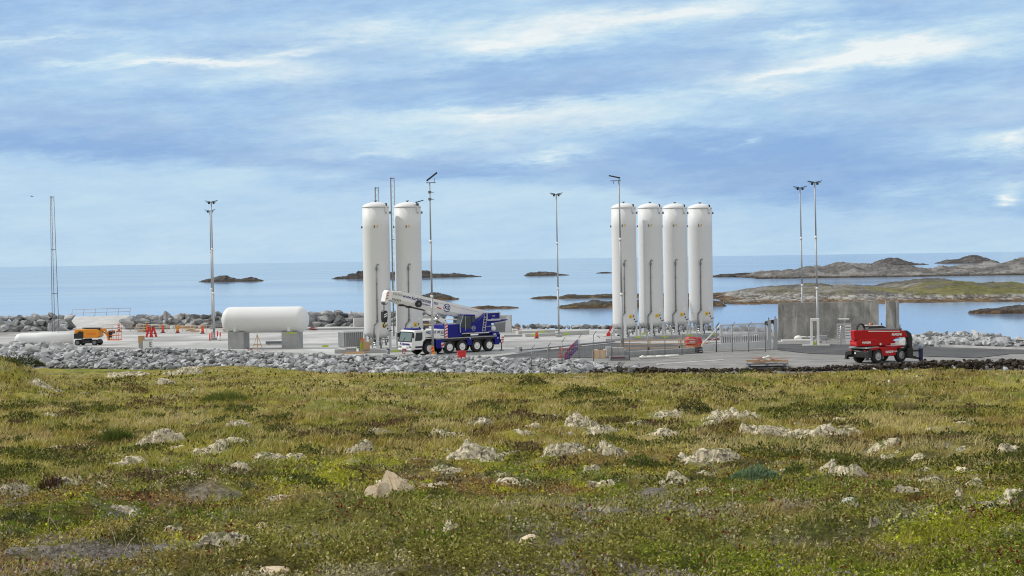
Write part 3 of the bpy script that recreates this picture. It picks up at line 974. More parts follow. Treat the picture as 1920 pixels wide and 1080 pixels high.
# dark turned earth along the moor edge
rs = random.Random(21)
items = []
for k in range(1500):
    u = rs.uniform(1085, 1960)
    w = float(np.interp(u, [1085, 1130, 1200, 1260, 1420, 1500, 1640, 1760, 1960], [.5, 1.0, .9, .45, .35, .4, .8, 1.25, 1.1]))
    x = (u - 960) / 3000 * 146
    to = float(np.interp(x, EX, E_TOE))
    y = to + rs.gauss(.2, 1.0 * w)
    items.append((x * y / 146, y, float(np.interp(x, EX, E_ZT)) + .02 + rs.random() * .55 * w, rs.uniform(.15, .55) * (0.6 + .5 * w)))
rock_mass('soil_bank', items, 'soil')
LS = 'pale stone lying on the dark earth bank'
for (u, v) in [(1790, 690), (1799, 683), (1885, 692), (1672, 697), (1700, 694), (1712, 690), (1851, 690), (1776, 682), (1640, 693)]:
    q = at(u, v + 1, 2.9)
    put_rock('bank_stone', rs.choice(ROCKS), (q.x, q.y, 2.98), rs.uniform(.35, .6), LS, 'stone', 'pale stones on the earth bank', rs)

# ------------------------------------------------------------------ outcrops of the moor
bm = bmesh.new()
bmesh.ops.create_icosphere(bm, subdivisions=5, radius=1)
ICO = [v.co.copy() for v in bm.verts]
ICOF = [[v.index for v in f.verts] for f in bm.faces]
bm.free()


OUTXY = []
MASKS = []


def outcrop(u, v, wpx, hpx, label, kind='outcrop_rock', name='rock_outcrop', seed=0, angular=False, depth=.8, cat='rock', group='rock outcrops on the moor', sink=.35, lowres=False):
    q = ground_hit(u, v)
    pxm = F / q.y
    w = wpx / pxm; h = hpx / pxm
    if not angular:
        # bedrock breaking through the turf: an uneven patch with clefts and a steep edge
        w *= 1.28; h = max(h * .85, .09)
        dp = min(w * .75, 2.2)
        nx, ny = (34, 24) if lowres else (110, 70)
        gx_, gy_ = np.meshgrid(np.linspace(-.62, .62, nx), np.linspace(-.62, .62, ny))
        X = gx_ * w; Y = gy_ * dp
        rnd0 = random.Random(seed * 7 + 1)
        so = seed * 13.37
        wx_, wy_ = X / w + so, Y / w * 1.2 + so * .7
        r2 = (gx_ / .5) ** 2 + (gy_ / .5) ** 2
        mk = 1 - r2 + (fbm(wx_ * 3.2, wy_ * 3.2, 600 + seed, 4, .6) - .5) * 1.9 + (fbm(wx_ * 11, wy_ * 11, 620 + seed, 3, .6) - .5) * .55
        body = sstep(-.05, .95, mk) ** .85
        lump = fbm(wx_ * 2.6, wy_ * 2.2, 640 + seed, 4, .5)
        sk = rnd0.choice((-1, 1)) * .5
        saw = .66 + sk * gx_ + 1.0 * (lump - .5)
        c1 = np.abs(fbm(wx_ * 5.0 + wy_ * 2, wy_ * 3.4, 660 + seed, 3) - .5); c2 = np.abs(fbm(wx_ * 9, wy_ * 11 - wx_ * 3, 680 + seed, 3) - .5)
        cleft = .45 * np.exp(-(c1 / .014) ** 2) + .22 * np.exp(-(c2 / .014) ** 2)
        sq = saw * 2.6 + (lump - .5) * 2; step_ = (np.floor(sq) + sstep(.0, .35, sq - np.floor(sq))) / 2.6
        hh = body * np.clip(.55 * saw + .45 * step_, .10, 1.3) - cleft * body * .55
        hh = hh + body * ((fbm(wx_ * 26, wy_ * 26, 700 + seed, 3, .7) - .5) * .07)
        Z = hh * h * 1.12 - (1 - sstep(-.35, .05, mk)) * .25 - .03
        oy = q.y + dp * .42
        gz = zt(X + q.x, Y + oy)
        v_ = np.stack((X, Y, Z + gz - float(zt(q.x, oy))), -1).reshape(-1, 3)
        idx = np.arange(nx * ny).reshape(ny, nx)
        fl = np.stack((idx[:-1, :-1], idx[:-1, 1:], idx[1:, 1:], idx[1:, :-1]), -1).reshape(-1, 4)
        mf = mk.ravel()[fl].max(1) > -.35
        fl = fl[mf]
        used = np.unique(fl); rm = np.full(nx * ny, -1); rm[used] = np.arange(len(used))
        o = np_mesh(name, v_[used], rm[fl].ravel(), np.full(len(fl), 4), kind, smooth=True)
        o.location = (q.x, oy, float(zt(q.x, oy)))
        MASKS.append((q.x, oy, w, dp, mk, h))
        return tag(o, label, cat, group)
    if not angular: h = min(h, w * .34)
    off = Vector((seed * 13.7, seed * 5.1, 0))
    vs = []
    rnd0 = random.Random(seed * 7 + 1)
    planes = []
    for a in range(6):
        nn = Vector((rnd0.gauss(0, 1), rnd0.gauss(0, 1), rnd0.gauss(.2, .7))).normalized()
        planes.append((nn, rnd0.uniform(.62, .86)))
    tilt = rnd0.uniform(-.35, .35)
    for c in ICO:
        if angular:
            d = c * (1 + .12 * mnoise.noise(c * 1.7 + off))
            for nn, lim in planes:
                dd = d.dot(nn)
                if dd > lim: d -= nn * (dd - lim) * .95
            d += c * (.025 * mnoise.noise(c * 7 + off) + .012 * mnoise.noise(c * 17 + off))
            vs.append((d.x * w * .58, d.y * w * .58 * depth, d.z * h * .95))
            continue
        pq = c * 1.5 + off
        k = 1 + .42 * mnoise.noise(pq) + .16 * mnoise.noise(pq * 2.7)
        d = c * k
        lay = mnoise.noise(Vector((d.x * 2.2, d.y * 2.2, d.z * 1.2)) + off)
        cr = abs(mnoise.noise(Vector((d.x * 3.0 + d.z * 1.2, d.y * 3.0, d.z * 2.0)) + off * 1.7))
        cr2 = abs(mnoise.noise(Vector((d.x * 6.3, d.y * 6.3 + d.z * 2, d.z * 3.0)) + off * 2.3))
        hz = .55 + .75 * lay + tilt * d.x
        hz -= .42 * max(0, 1 - cr * 7) + .20 * max(0, 1 - cr2 * 6)
        hz += .13 * mnoise.noise(d * 8 + off) + .07 * mnoise.noise(d * 17 + off)
        zz = d.z * (1.0 + .7 * hz) if d.z > 0 else d.z
        e = 1 + .10 * mnoise.noise(d * 9 + off)
        vs.append((d.x * e * w * .52, d.y * e * w * .52 * depth, zz))
    if not angular:
        zmax = max(q_[2] for q_ in vs)
        vs = [(a_, b_, c_ * h * 1.30 / zmax) for a_, b_, c_ in vs]
    me = bpy.data.meshes.new(name)
    me.from_pydata(vs, [], ICOF)
    me.polygons.foreach_set('use_smooth', [not angular] * len(ICOF))
    me.materials.append(MATS[kind])
    o = bpy.data.objects.new(name, me)
    COL.objects.link(o)
    zq = float(zt(q.x, q.y + .1 * w))
    o.location = (q.x, q.y + w * .12, zq + h * (.5 - sink) if angular else zq - h * .10)
    OUTXY.append((q.x, q.y + w * .12, w * .50, w * .50 * depth, h))
    return tag(o, label, cat, group)


GO = 'rock outcrops on the moor'
OUT = [  # u, v, width, height in pixels, label
    (240, 706, 80, 18, 'long flat grey outcrop at the moor edge, leftmost of two below the rubble slope'),
    (340, 702, 80, 14, 'low ribbed outcrop beside the flat grey one below the rubble slope'),
    (82, 727, 46, 12, 'rounded mossy outcrop at far left below the dark bank'),
    (310, 720, 28, 9, 'small pale outcrop in the grass below the ribbed outcrop'),
    (288, 840, 62, 26, 'humped pale outcrop in mid meadow at left, tallest there'),
    (333, 826, 30, 15, 'small humped outcrop touching the tall pale one at left'),
    (395, 848, 60, 22, 'pale outcrop right of the humped left outcrop, cracked in front'),
    (440, 834, 50, 10, 'thin pale ledge behind the cracked left outcrop'),
    (520, 862, 80, 22, 'broad lichen covered hump between the left outcrops and the twin boulders'),
    (438, 888, 48, 18, 'rounded lichen hump below the broad left hump'),
    (355, 898, 70, 14, 'flat scattered outcrop left of the rounded lichen hump'),
    (20, 930, 52, 24, 'pale boulder in a dark hollow at the left edge'),
    (110, 916, 60, 26, 'dark broken outcrop in a hollow at the left'),
    (446, 802, 40, 14, 'small dark outcrop in the middle of the left grass'),
    (672, 852, 44, 22, 'pale rounded outcrop near centre left above the twin boulders'),
    (716, 818, 40, 16, 'pale cushion shaped outcrop left of the long central ledge'),
    (776, 828, 60, 12, 'left part of the long pale central ledge'),
    (842, 820, 84, 22, 'long pale central ledge right of centre left'),
    (896, 804, 50, 16, 'small light ledge above the long central ledge'),
    (896, 864, 98, 36, 'big cracked outcrop at the centre with dark clefts'),
    (840, 888, 42, 12, 'smooth light stone right of the twin boulders'),
    (1000, 802, 26, 9, 'small light stone above the central ledges'),
    (1095, 802, 60, 24, 'upper pale ridge in the centre right'),
    (1130, 816, 60, 16, 'lower tail of the pale ridge in the centre right'),
    (1070, 852, 90, 26, 'long layered pale outcrop in the centre right'),
    (1150, 856, 50, 26, 'split pale outcrop right of the layered one'),
    (1112, 886, 40, 20, 'crumbling pale outcrop below the layered one'),
    (1128, 914, 44, 16, 'flat pale stone below the crumbling outcrop'),
    (1245, 782, 62, 12, 'thin pale ledge beside the juniper bush'),
    (1202, 800, 50, 10, 'low pale ledge left of the juniper bush'),
    (1235, 818, 66, 14, 'dark flat outcrop under the juniper bush'),
    (1384, 790, 96, 24, 'wide pale outcrop top right of the meadow'),
    (1330, 800, 40, 14, 'dark small outcrop left of the wide pale one'),
    (1414, 814, 40, 18, 'round pale boulder left of the largest outcrop'),
    (1452, 822, 74, 24, 'slanted pale slab left of the largest outcrop'),
    (1530, 828, 100, 36, 'largest pale outcrop in the right of the meadow'),
    (1598, 822, 44, 22, 'grey slab leaning right of the largest outcrop'),
    (1352, 868, 78, 24, 'pale and grey outcrop above the blue green willow'),
    (1270, 914, 62, 26, 'rounded pinkish boulder left of the blue green willow'),
    (1325, 928, 40, 10, 'narrow white ledge beside the pinkish boulder'),
    (1552, 884, 40, 22, 'pale boulder right of the blue green willow'),
    (1596, 892, 60, 20, 'dark grey outcrop beside the pale boulder right of the willow'),
    (1672, 840, 70, 18, 'light layered outcrop right of the largest one'),
    (1740, 908, 44, 18, 'upper block of the curved pale ledge at right'),
    (1702, 922, 50, 14, 'lower block of the curved pale ledge at right'),
    (1898, 848, 34, 16, 'grey outcrop close to the right edge'),
    (1790, 822, 52, 8, 'thin white ledge at far right'),
    (1850, 958, 80, 24, 'grey broken outcrop low at the right edge'),
    (985, 916, 80, 16, 'grey and white scattered stones under the central outcrop'),
    (415, 1026, 110, 16, 'flat white ledge near the bottom left'),
    (570, 1032, 56, 12, 'flat white stone right of the bottom left ledge'),
    (250, 972, 90, 10, 'thin grey ledge in the moss at lower left'),
    (515, 938, 60, 14, 'low pale rock patch in the lower left moss'),
]
for k, (u, v, w, h, lb) in enumerate(OUT):
    outcrop(u, v, w, h, lb, seed=k + 1)
LX = 'small pale stone peeping out of the moor grass'
ro = random.Random(77)
for k in range(120):
    v = ro.choice((ro.gauss(822, 24), ro.gauss(840, 30), ro.gauss(870, 40), ro.uniform(770, 1000)))
    v = min(max(v, 762), 1040); u = ro.uniform(20, 1900)
    wpx = ro.uniform(12, 34) * (.6 + (v - 700) / 260)
    outcrop(u, v, wpx, wpx * ro.uniform(.18, .32), LX, name='small_outcrop', seed=200 + k, group='small stones in the moor grass', lowres=True)
FS = 'loose stones on the moor'
def facet_boulder(u, v, scale, pts, label, seed):
    q = ground_hit(u, v); k = 1 / (F / q.y) * scale
    bm = bmesh.new()
    for (x, y, z) in pts: bm.verts.new((x * k, y * k, z * k))
    bmesh.ops.convex_hull(bm, input=bm.verts)
    bmesh.ops.delete(bm, geom=[v_ for v_ in bm.verts if not v_.link_faces], context='VERTS')
    bmesh.ops.bevel(bm, geom=list(bm.edges), offset=.7 * k, segments=1, affect='EDGES', profile=.6)
    bmesh.ops.triangulate(bm, faces=bm.faces)
    for _ in range(3): bmesh.ops.subdivide_edges(bm, edges=[e for e in bm.edges if e.calc_length() > 2.2 * k], cuts=1)
    for v_ in bm.verts:
        c = v_.co / k
        v_.co += v_.co.normalized() * k * (1.6 * mnoise.noise(c * .07 + Vector((seed, 0, 0))) + .8 * mnoise.noise(c * .2) + .35 * mnoise.noise(c * .5))
    bmesh.ops.recalc_face_normals(bm, faces=bm.faces)
    me = bpy.data.meshes.new('field_boulder'); bm.to_mesh(me); bm.free()
    me.materials.append(MATS['field_stone'])
    o = bpy.data.objects.new('field_boulder', me); COL.objects.link(o)
    o.location = (q.x, q.y + 16 * k, q.z + 17 * k)
    OUTXY.append((q.x, q.y + 14 * k, 30 * k, 24 * k, 30 * k))
    return tag(o, label, 'rock', FS)


facet_boulder(741, 928, 1.12, [(-30, 6, -20), (3, -22, -22), (6, -19, -6), (-24, 6, 6), (-16, 4, 23), (-5, 0, 20), (33, 0, -8), (30, -5, -21), (-20, 22, 2), (22, 20, -9), (-6, 20, 14), (-22, 24, -20), (26, 20, -20), (10, -10, 7)],
              'larger of the two pink boulders, peaked with a dark red corner', 3)
facet_boulder(704, 936, 1.12, [(-24, 2, -16), (0, -18, -17), (22, -14, -14), (-13, -2, 3), (6, -9, 10), (20, -2, 9), (24, 4, -8), (-18, 16, -4), (14, 16, 4), (-18, 16, -15), (20, 15, -15)],
              'smaller pink boulder leaning on the peaked one', 8)
outcrop(996, 1026, 50, 20, 'flat cream stone alone in the moss near the bottom centre', 'field_stone', 'field_stone', 83, True, .8, group=FS)
outcrop(490, 998, 22, 18, 'round pink pebble in the lower left moss', 'field_stone', 'field_stone', 88, True, 1, group=FS)
outcrop(1594, 950, 28, 14, 'small white stone in the lower right moss', 'concrete_new', 'field_stone', 91, True, 1, group=FS)
outcrop(326, 1020, 14, 9, 'tiny pale pebble left of the white ledge at bottom left', 'field_stone', 'field_stone', 95, True, 1, group=FS)
outcrop(510, 1076, 58, 10, 'pale flat stone cut by the bottom picture edge', 'field_stone', 'field_stone', 97, True, 1, group=FS)
# ------------------------------------------------------------------ lettering
def letters(txt, size, mname, parent, M, name='lettering', depth=.012, align='CENTER', shear=0.0, bold=0.0):
    cu = bpy.data.curves.new('lettering_curve', 'FONT')
    cu.body = txt; cu.size = size; cu.extrude = depth; cu.align_x = align; cu.align_y = 'CENTER'; cu.shear = shear; cu.offset = bold
    ob = bpy.data.objects.new('lettering_tmp', cu)
    COL.objects.link(ob)
    dg = bpy.context.evaluated_depsgraph_get()
    me = bpy.data.meshes.new_from_object(ob.evaluated_get(dg))
    bpy.data.objects.remove(ob)
    bpy.data.curves.remove(cu)
    me.name = name
    me.transform(M)
    me.materials.clear(); me.materials.append(MATS[mname])
    o = bpy.data.objects.new(name, me)
    COL.objects.link(o)
    if parent is not None: o.parent = parent
    return o


def face_matrix(origin, xdir, updir):
    """text lies in the plane of xdir and updir"""
    x = Vector(xdir).normalized(); y = Vector(updir).normalized(); z = x.cross(y)
    M = Matrix((x, y, z)).transposed().to_4x4()
    return Matrix.Translation(origin) @ M


# ------------------------------------------------------------------ upright tanks
def plate(mb, R_, a0, a1, z0, z1, th=.03, n=4):
    """curved plate on a cylinder; angles from the side facing the camera, to the right"""
    pts = []
    for r in (R_, R_ + th):
        for i in range(n + 1):
            a = a0 + (a1 - a0) * i / n
            for z in (z0, z1):
                pts.append((r * math.sin(a), -r * math.cos(a), z))
    N = 2 * (n + 1)
    fs = []
    for i in range(n):
        o = N + 2 * i
        fs.append((o, o + 2, o + 3, o + 1)); i2 = 2 * i
        fs.append((i2, i2 + 1, i2 + 3, i2 + 2))
        fs.append((o, i2, i2 + 2, o + 2)); fs.append((o + 1, o + 3, i2 + 3, i2 + 1))
    fs.append((0, N, N + 1, 1)); e = 2 * n
    fs.append((e, e + 1, N + e + 1, N + e))
    mb.add(pts, fs)


TR = 1.5
TH = 16.45


def make_tank():
    T = thing('storage_tank', 'x', 'tank')
    z0 = 1.62
    prof = [(0.0, z0 - .55), (.45, z0 - .53), (.95, z0 - .42), (1.28, z0 - .24), (1.46, z0 - .02), (TR, z0 + .2)]
    for k in range(1, 7): prof.append((TR, z0 + .2 + (15.72 - z0 - .2) * k / 6))
    MB().lathe(prof, 56).obj('shell', 'tank_white', T)
    pr = [(TR + .025, 15.70), (TR + .025, 15.80), (TR - .03, 15.88), (1.38, 16.0), (1.15, 16.13), (.8, 16.25), (.4, 16.33), (0, 16.36)]
    MB().lathe(pr, 56).obj('dome', 'tank_white', T)
    for a in (0, 90, 180, 270):
        A = Matrix.Rotation(R(a), 4, 'Z')
        mb = MB(); mb.M = A
        mb.box(-.16, .16, -TR - .02, -TR + .24, 0, 2.55)
        mb.box(-.26, .26, -TR - .12, -TR + .34, 0, .04)
        mb.obj('leg', 'tank_white', T, bevel=.015)
    # riser
    mb = MB()
    mb.path([(-.03, -TR - .12, 9.2), (-.03, -TR - .12, 3.0), (-.42, -TR - .06, 2.55), (-.42, -TR + .05, 1.4), (-.42, -.9, .8)], .06)
    mb.path([(-.03, -TR - .12, 9.2), (.10, -TR - .12, 9.42), (.26, -TR - .12, 9.30)], .045)
    for z in (9.0, 7.2, 5.4, 3.6):
        mb.box(-.12, .06, -TR - .2, -TR + .02, z - .05, z + .05)
    mb.box(-.14, .09, -TR - .25, -TR - .05, 3.0, 3.2)
    mb.obj('riser_pipe', 'pipe_grey', T)
    MB().box(-.13, .10, -TR - .24, -TR - .0, 8.75, 9.05).obj('gauge', 'galv_dark', T)
    # valves and pipes under the shell
    r = random.Random(4)
    mb = MB()
    for k in range(15):
        x = r.uniform(-1.15, 1.15); y = r.uniform(-1.2, .9); z = r.uniform(.25, 1.25)
        ax = r.choice(((1, 0, 0), (0, 1, 0), (0, 0, 1), (.6, 0, .5)))
        L = r.uniform(.3, .95)
        mb.tube((x, y, z), (x + ax[0] * L * .7, y + ax[1] * L * .7, z + ax[2] * L), r.uniform(.035, .085))
    mb.obj('pipework', 'steel', T)
    mb = MB(); mb.tube((-.9, -.9, .62), (1.0, -.9, .62), .055); mb.tube((-.9, -.5, .95), (1.0, -.5, .95), .07)
    mb.tube((.35, -.8, .05), (.35, -.8, 1.2), .10); mb.tube((-.6, -.6, .05), (-.6, -.6, 1.2), .06); mb.bar((-.6, -.6, .95), (-.6, -.45, .95), .05); mb.bar((.35, -.92, .62), (.35, -.45, .95), .06)
    mb.obj('manifold', 'steel', T)
    for k in range(8):
        mb = MB(); x = r.uniform(-1.1, 1.1); y = r.uniform(-1.25, -.3); z = r.uniform(.45, 1.2)
        mb.lathe([(.03, -.12), (.10, -.11), (.11, .05), (.05, .08), (.03, .2), (.13, .21), (.13, .24), (.03, .25)], 10, M=Matrix.Translation((x, y, z)) @ Matrix.Rotation(r.uniform(-1.2, 1.2), 4, 'X'))
        mb.obj('valve', 'galv_dark', T)
    mb = MB(); mb.box(-.95, -.5, -1.0, -.85, .35, 1.05); mb.obj('control_box', 'steel', T, bevel=.02)
    # plates
    mb = MB(); plate(mb, TR, R(19), R(35), 2.35, 2.78); mb.obj('hazard_label', 'yellow', T)
    mb = MB(); plate(mb, TR + .03, R(24), R(29), 2.46, 2.56, .012, 2); mb.box(1.0, 1.09, -TR + .22, -TR + .30, 2.5, 2.7); mb.obj('hazard_mark', 'black', T)
    mb = MB(); plate(mb, TR, R(40), R(50), 2.95, 3.42); mb.obj('data_plate', 'white', T)
    mb = MB(); plate(mb, TR, R(-9), R(-4), 13.42, 13.72); plate(mb, TR, R(44), R(56), 12.0 + 3.05, 12.0 + 3.09); mb.obj('stencil_mark', 'galv_dark', T)
    mb = MB(); plate(mb, TR, R(3), R(8), 13.5, 13.75); plate(mb, TR, R(-2), R(1), 3.75, 3.92); plate(mb, TR, R(44), R(50), 15.3, 15.5); mb.obj('warning_mark', 'yellow', T)
    # lug, nozzles, vent
    mb = MB()
    a = R(47)
    mb.prism([(-.16, 15.2), (.16, 15.2), (.16, 15.95), (.08, 16.12), (-.08, 16.12), (-.16, 15.95)], -TR - .10, -TR + .0, 'XZ')
    mb.v = [tuple(Matrix.Rotation(a, 3, 'Z') @ Vector(q)) for q in mb.v]
    mb.obj('lifting_lug', 'tank_white', T)
    mb = MB()
    mb.prism([(-.11, 15.9), (.11, 15.9), (.11, 16.16), (-.11, 16.16)], -TR - .13, -TR + .02, 'XZ')
    mb.v = [tuple(Matrix.Rotation(a, 3, 'Z') @ Vector(q)) for q in mb.v]
    mb.obj('lug_eye', 'black', T)
    mb = MB(); mb.tube((TR - .1, 0, 15.15), (TR + .16, 0, 15.15), .13); mb.tube((TR + .12, 0, 15.15), (TR + .19, 0, 15.15), .17); mb.obj('nozzle', 'galv_dark', T)
    mb = MB(); mb.tube((-TR + .1, 0, 13.55), (-TR - .14, 0, 13.55), .11); mb.tube((-TR - .1, 0, 13.55), (-TR - .17, 0, 13.55), .15); mb.obj('nozzle', 'galv_dark', T)
    mb = MB(); mb.lathe([(.09, 16.36), (.09, 16.44), (.20, 16.45), (.20, 16.52), (.0, 16.53)], 12); mb.obj('vent', 'galv_dark', T)
    mb = MB(); mb.sphere((1.12, -1.02, 2.2), .09, 8, 6); mb.tube((1.25, -.85, 1.9), (1.55, -1.0, 2.0), .05); mb.obj('sensor', 'black', T)
    return T


proto = make_tank()
TG = 'white upright storage tanks'
TANKS = [(708.5, 177.6 + 1.5, 'white upright tank left of its twin, next to the grey louvred cooler'),
         (768.0, 179.2 + 1.5, 'white upright tank behind the crane boom, right of its twin'),
         (1172.5, 195.2, 'first tank from the left in the row of four, crossed by a lamp post'),
         (1222.0, 197.2, 'white upright tank, second from the left in the row of four'),
         (1268.5, 199.4, 'white upright tank, third from the left in the row of four'),
         (1315.5, 201.6, 'white upright tank at the right end of the row of four, beside the gate')]
for k, (u, y, lb) in enumerate(TANKS):
    o = proto if k == 0 else copy_tree(proto)
    q = far(u, 640, y)
    o.location = (q.x, y, 3.35)
    o.rotation_euler.z = math.atan2(-q.x, y) * 1.0 + (0 if k < 2 else R(0))
    tag(o, lb, 'tank', TG)
# solar panel / aerial on the second tank
o = thing('roof_lamp', 'dark slanted panel on the roof edge of the tank behind the crane boom', 'panel', (far(785, 640, 179.4).x, 179.6, 3.35 + 15.9))
mb = MB(); mb.tube((0, 0, 0), (0, 0, .45), .05); mb.obj('bracket', 'galv_dark', o)
mb = MB(); mb.prism([(-.15, .38), (.75, .62), (.8, .56), (-.1, .30)], -.25, .25, 'XZ'); mb.obj('panel', 'black', o)


def slab_thing(name, label, cat, pts, z0, z1, mname, group=None, bevel=.02):
    mb = MB(); mb.prism([(a, b) for a, b in pts], z0, z1, 'XY')
    return tag(mb.obj(name, mname, bevel=bevel), label, cat, group)


def quadpts(u0, y0, u1, y1, depth):
    a = far(u0, 640, y0); b = far(u1, 640, y1)
    return [(a.x, a.y), (b.x, b.y), (b.x * (1 + depth / b.y), b.y + depth), (a.x * (1 + depth / a.y), a.y + depth)]


PG = 'low concrete foundations of the tanks'
slab_thing('tank_foundation', 'long low concrete foundation under the row of four tanks', 'foundation', quadpts(1136, 191.6, 1356, 199.2, 6.0), 2.9, 3.35, 'concrete_block', PG)
slab_thing('tank_foundation', 'low concrete foundation under the pair of upright tanks', 'foundation', quadpts(672, 175.6, 800, 177.2, 5.5), 2.4, 3.35, 'concrete_new', PG)
slab_thing('concrete_block', 'concrete block under the louvred cooler', 'block', quadpts(627, 175.5, 668, 176.0, 2.6), 2.3, 3.42, 'concrete_block')

# tape pieces along the foundations
YG = 'lime green markers on the low concrete walls'
for (u, v, w, lb) in [(1197, 632, 10, 'lime marker at the foot of the first tank of four'), (1207, 626, 7, 'small lime marker between the first and second tank of four'),
                      (1247, 631.5, 13, 'brightest lime marker below the gap of the second and third tank'), (1293, 629, 11, 'lime marker below the gap of the third and fourth tank'), (1339, 627, 9, 'lime marker right of the fourth tank'),
                      (742, 658, 12, 'lime marker on the foundation beside the crane bumper'), (610, 649, 12, 'lime marker on the pad right of the horizontal tank')]:
    y = 191.4 + (u - 1136) * .0345 if u > 1100 else (175.5 if u > 700 else 181.5)
    q = far(u, v, y - .06)
    mb = MB(); ww = w / F * y
    mb.prism([(-ww / 2, -.10), (ww * .1, -.12), (ww / 2, -.09), (ww / 2, .10), (ww * .2, .13), (-ww / 2, .10)], -.02, .02, 'XZ')
    o = tag(mb.obj('marker_board', 'lime'), lb, 'marker', YG); o.location = q if q.z > 3.15 else (q.x, q.y, 3.15)

# ------------------------------------------------------------------ horizontal tank on pedestals
qa = at(456, 652.5, 3.0); qb = at(552, 655.5, 3.0)
axis = (qb - qa); axis.z = 0; dist = axis.length
rz = R(-11)
mid = (qa + qb) / 2 + Vector((0, .9, 0))
T = thing('horizontal_tank', 'white horizontal pressure tank lying on two concrete pedestals', 'tank', (mid.x, mid.y, 0), rz)
R2 = 1.53
zc = EYE - (599.0 - 492) * mid.y / F
Lh = 4.25
prof = []
for k in range(0, 10):
    t_ = PI / 2 * k / 9
    prof.append((R2 * math.sin(t_), -Lh - 1.05 * math.cos(t_)))
prof += [(R2, -Lh * .5), (R2, 0), (R2, Lh * .5)]
for k in range(9, -1, -1):
    t_ = PI / 2 * k / 9
    prof.append((R2 * math.sin(t_), Lh + 1.05 * math.cos(t_)))
CX = (496.5 - 504) / F * mid.y
mb = MB(); mb.M = Matrix.Translation((CX, 0, zc)); mb.lathe(prof, 56, 'X'); mb.obj('shell', 'tank_white', T)
offs = []
for u in (453, 543):
    q = far(u, 640, mid.y + (u - 500) * -.035)
    loc = Matrix.Rotation(-rz, 3, 'Z') @ (Vector((q.x, q.y, 0)) - Vector((mid.x, mid.y, 0)))
    offs.append(loc.x)
for k, x in enumerate(offs):
    mb = MB()
    zb = 5.06
    pts = [(-1.22, zb)] + [(-1.22, zc - .55)] + [(R2 * .985 * math.sin(a) , zc - R2 * .985 * math.cos(a)) for a in np.linspace(-1.0, 1.0, 15)] + [(1.22, zc - .55), (1.22, zb)]
    pts[1] = (-1.29, zc - .82); pts[-2] = (1.29, zc - .82)
    mb.prism(pts, x - .16, x + .16, 'YZ')
    mb.box(x - .35, x + .35, -.95, .95, 5.0, 5.06)
    mb.obj('saddle', 'tank_white', T)
HG = 'concrete pedestals of the horizontal tank'
for k, x in enumerate(offs):
    q = Matrix.Rotation(rz, 3, 'Z') @ Vector((x, 0, 0)) + Vector((mid.x, mid.y, 0))
    P = thing('concrete_pedestal', ['concrete pedestal under the left end of the horizontal tank', 'concrete pedestal under the right end of the horizontal tank, with a yellow smear on top'][k], 'pedestal', (q.x, q.y, 0), rz, HG)
    mb = MB(); mb.box(-.98, .98, -1.0, 1.0, 2.9, 5.0); mb.obj('block', 'concrete_block', P, bevel=.03)
    if k == 1:
        mb = MB(); mb.prism([(-.45, 4.64), (.1, 4.78), (.7, 4.74), (.95, 4.89), (.2, 4.94), (-.4, 4.86)], -1.012, -1.002, 'XZ'); mb.obj('yellow_smear', 'lime', P)

# white tank lying behind the rocks at far left
qa = far(24, 630, 205); qb = far(141, 630, 207)
T = thing('lying_tank', 'white cylinder lying on the ground half hidden by rocks at far left', 'tank', ((qa.x + qb.x) / 2, 206, 3.62), R(1.5))
L = (qb.x - qa.x) / 2
mb = MB(); mb.lathe([(0, -L), (.45, -L + .05), (.75, -L + .3), (.86, -L + .8), (.88, -L * .2), (.93, -L * .15), (.93, L * .4), (.88, L * .45), (.86, L - .5), (.6, L - .1), (0, L)], 32, 'X'); mb.obj('shell', 'tank_white', T)
mb = MB()
for s_ in (-.55, .55): mb.box(s_ * L - .2, s_ * L + .2, -.7, .7, -1.0, -.55)
mb.obj('cradle', 'concrete_block', T)

# ------------------------------------------------------------------ lamp posts
LG = 'tall galvanised lamp posts around the pad'


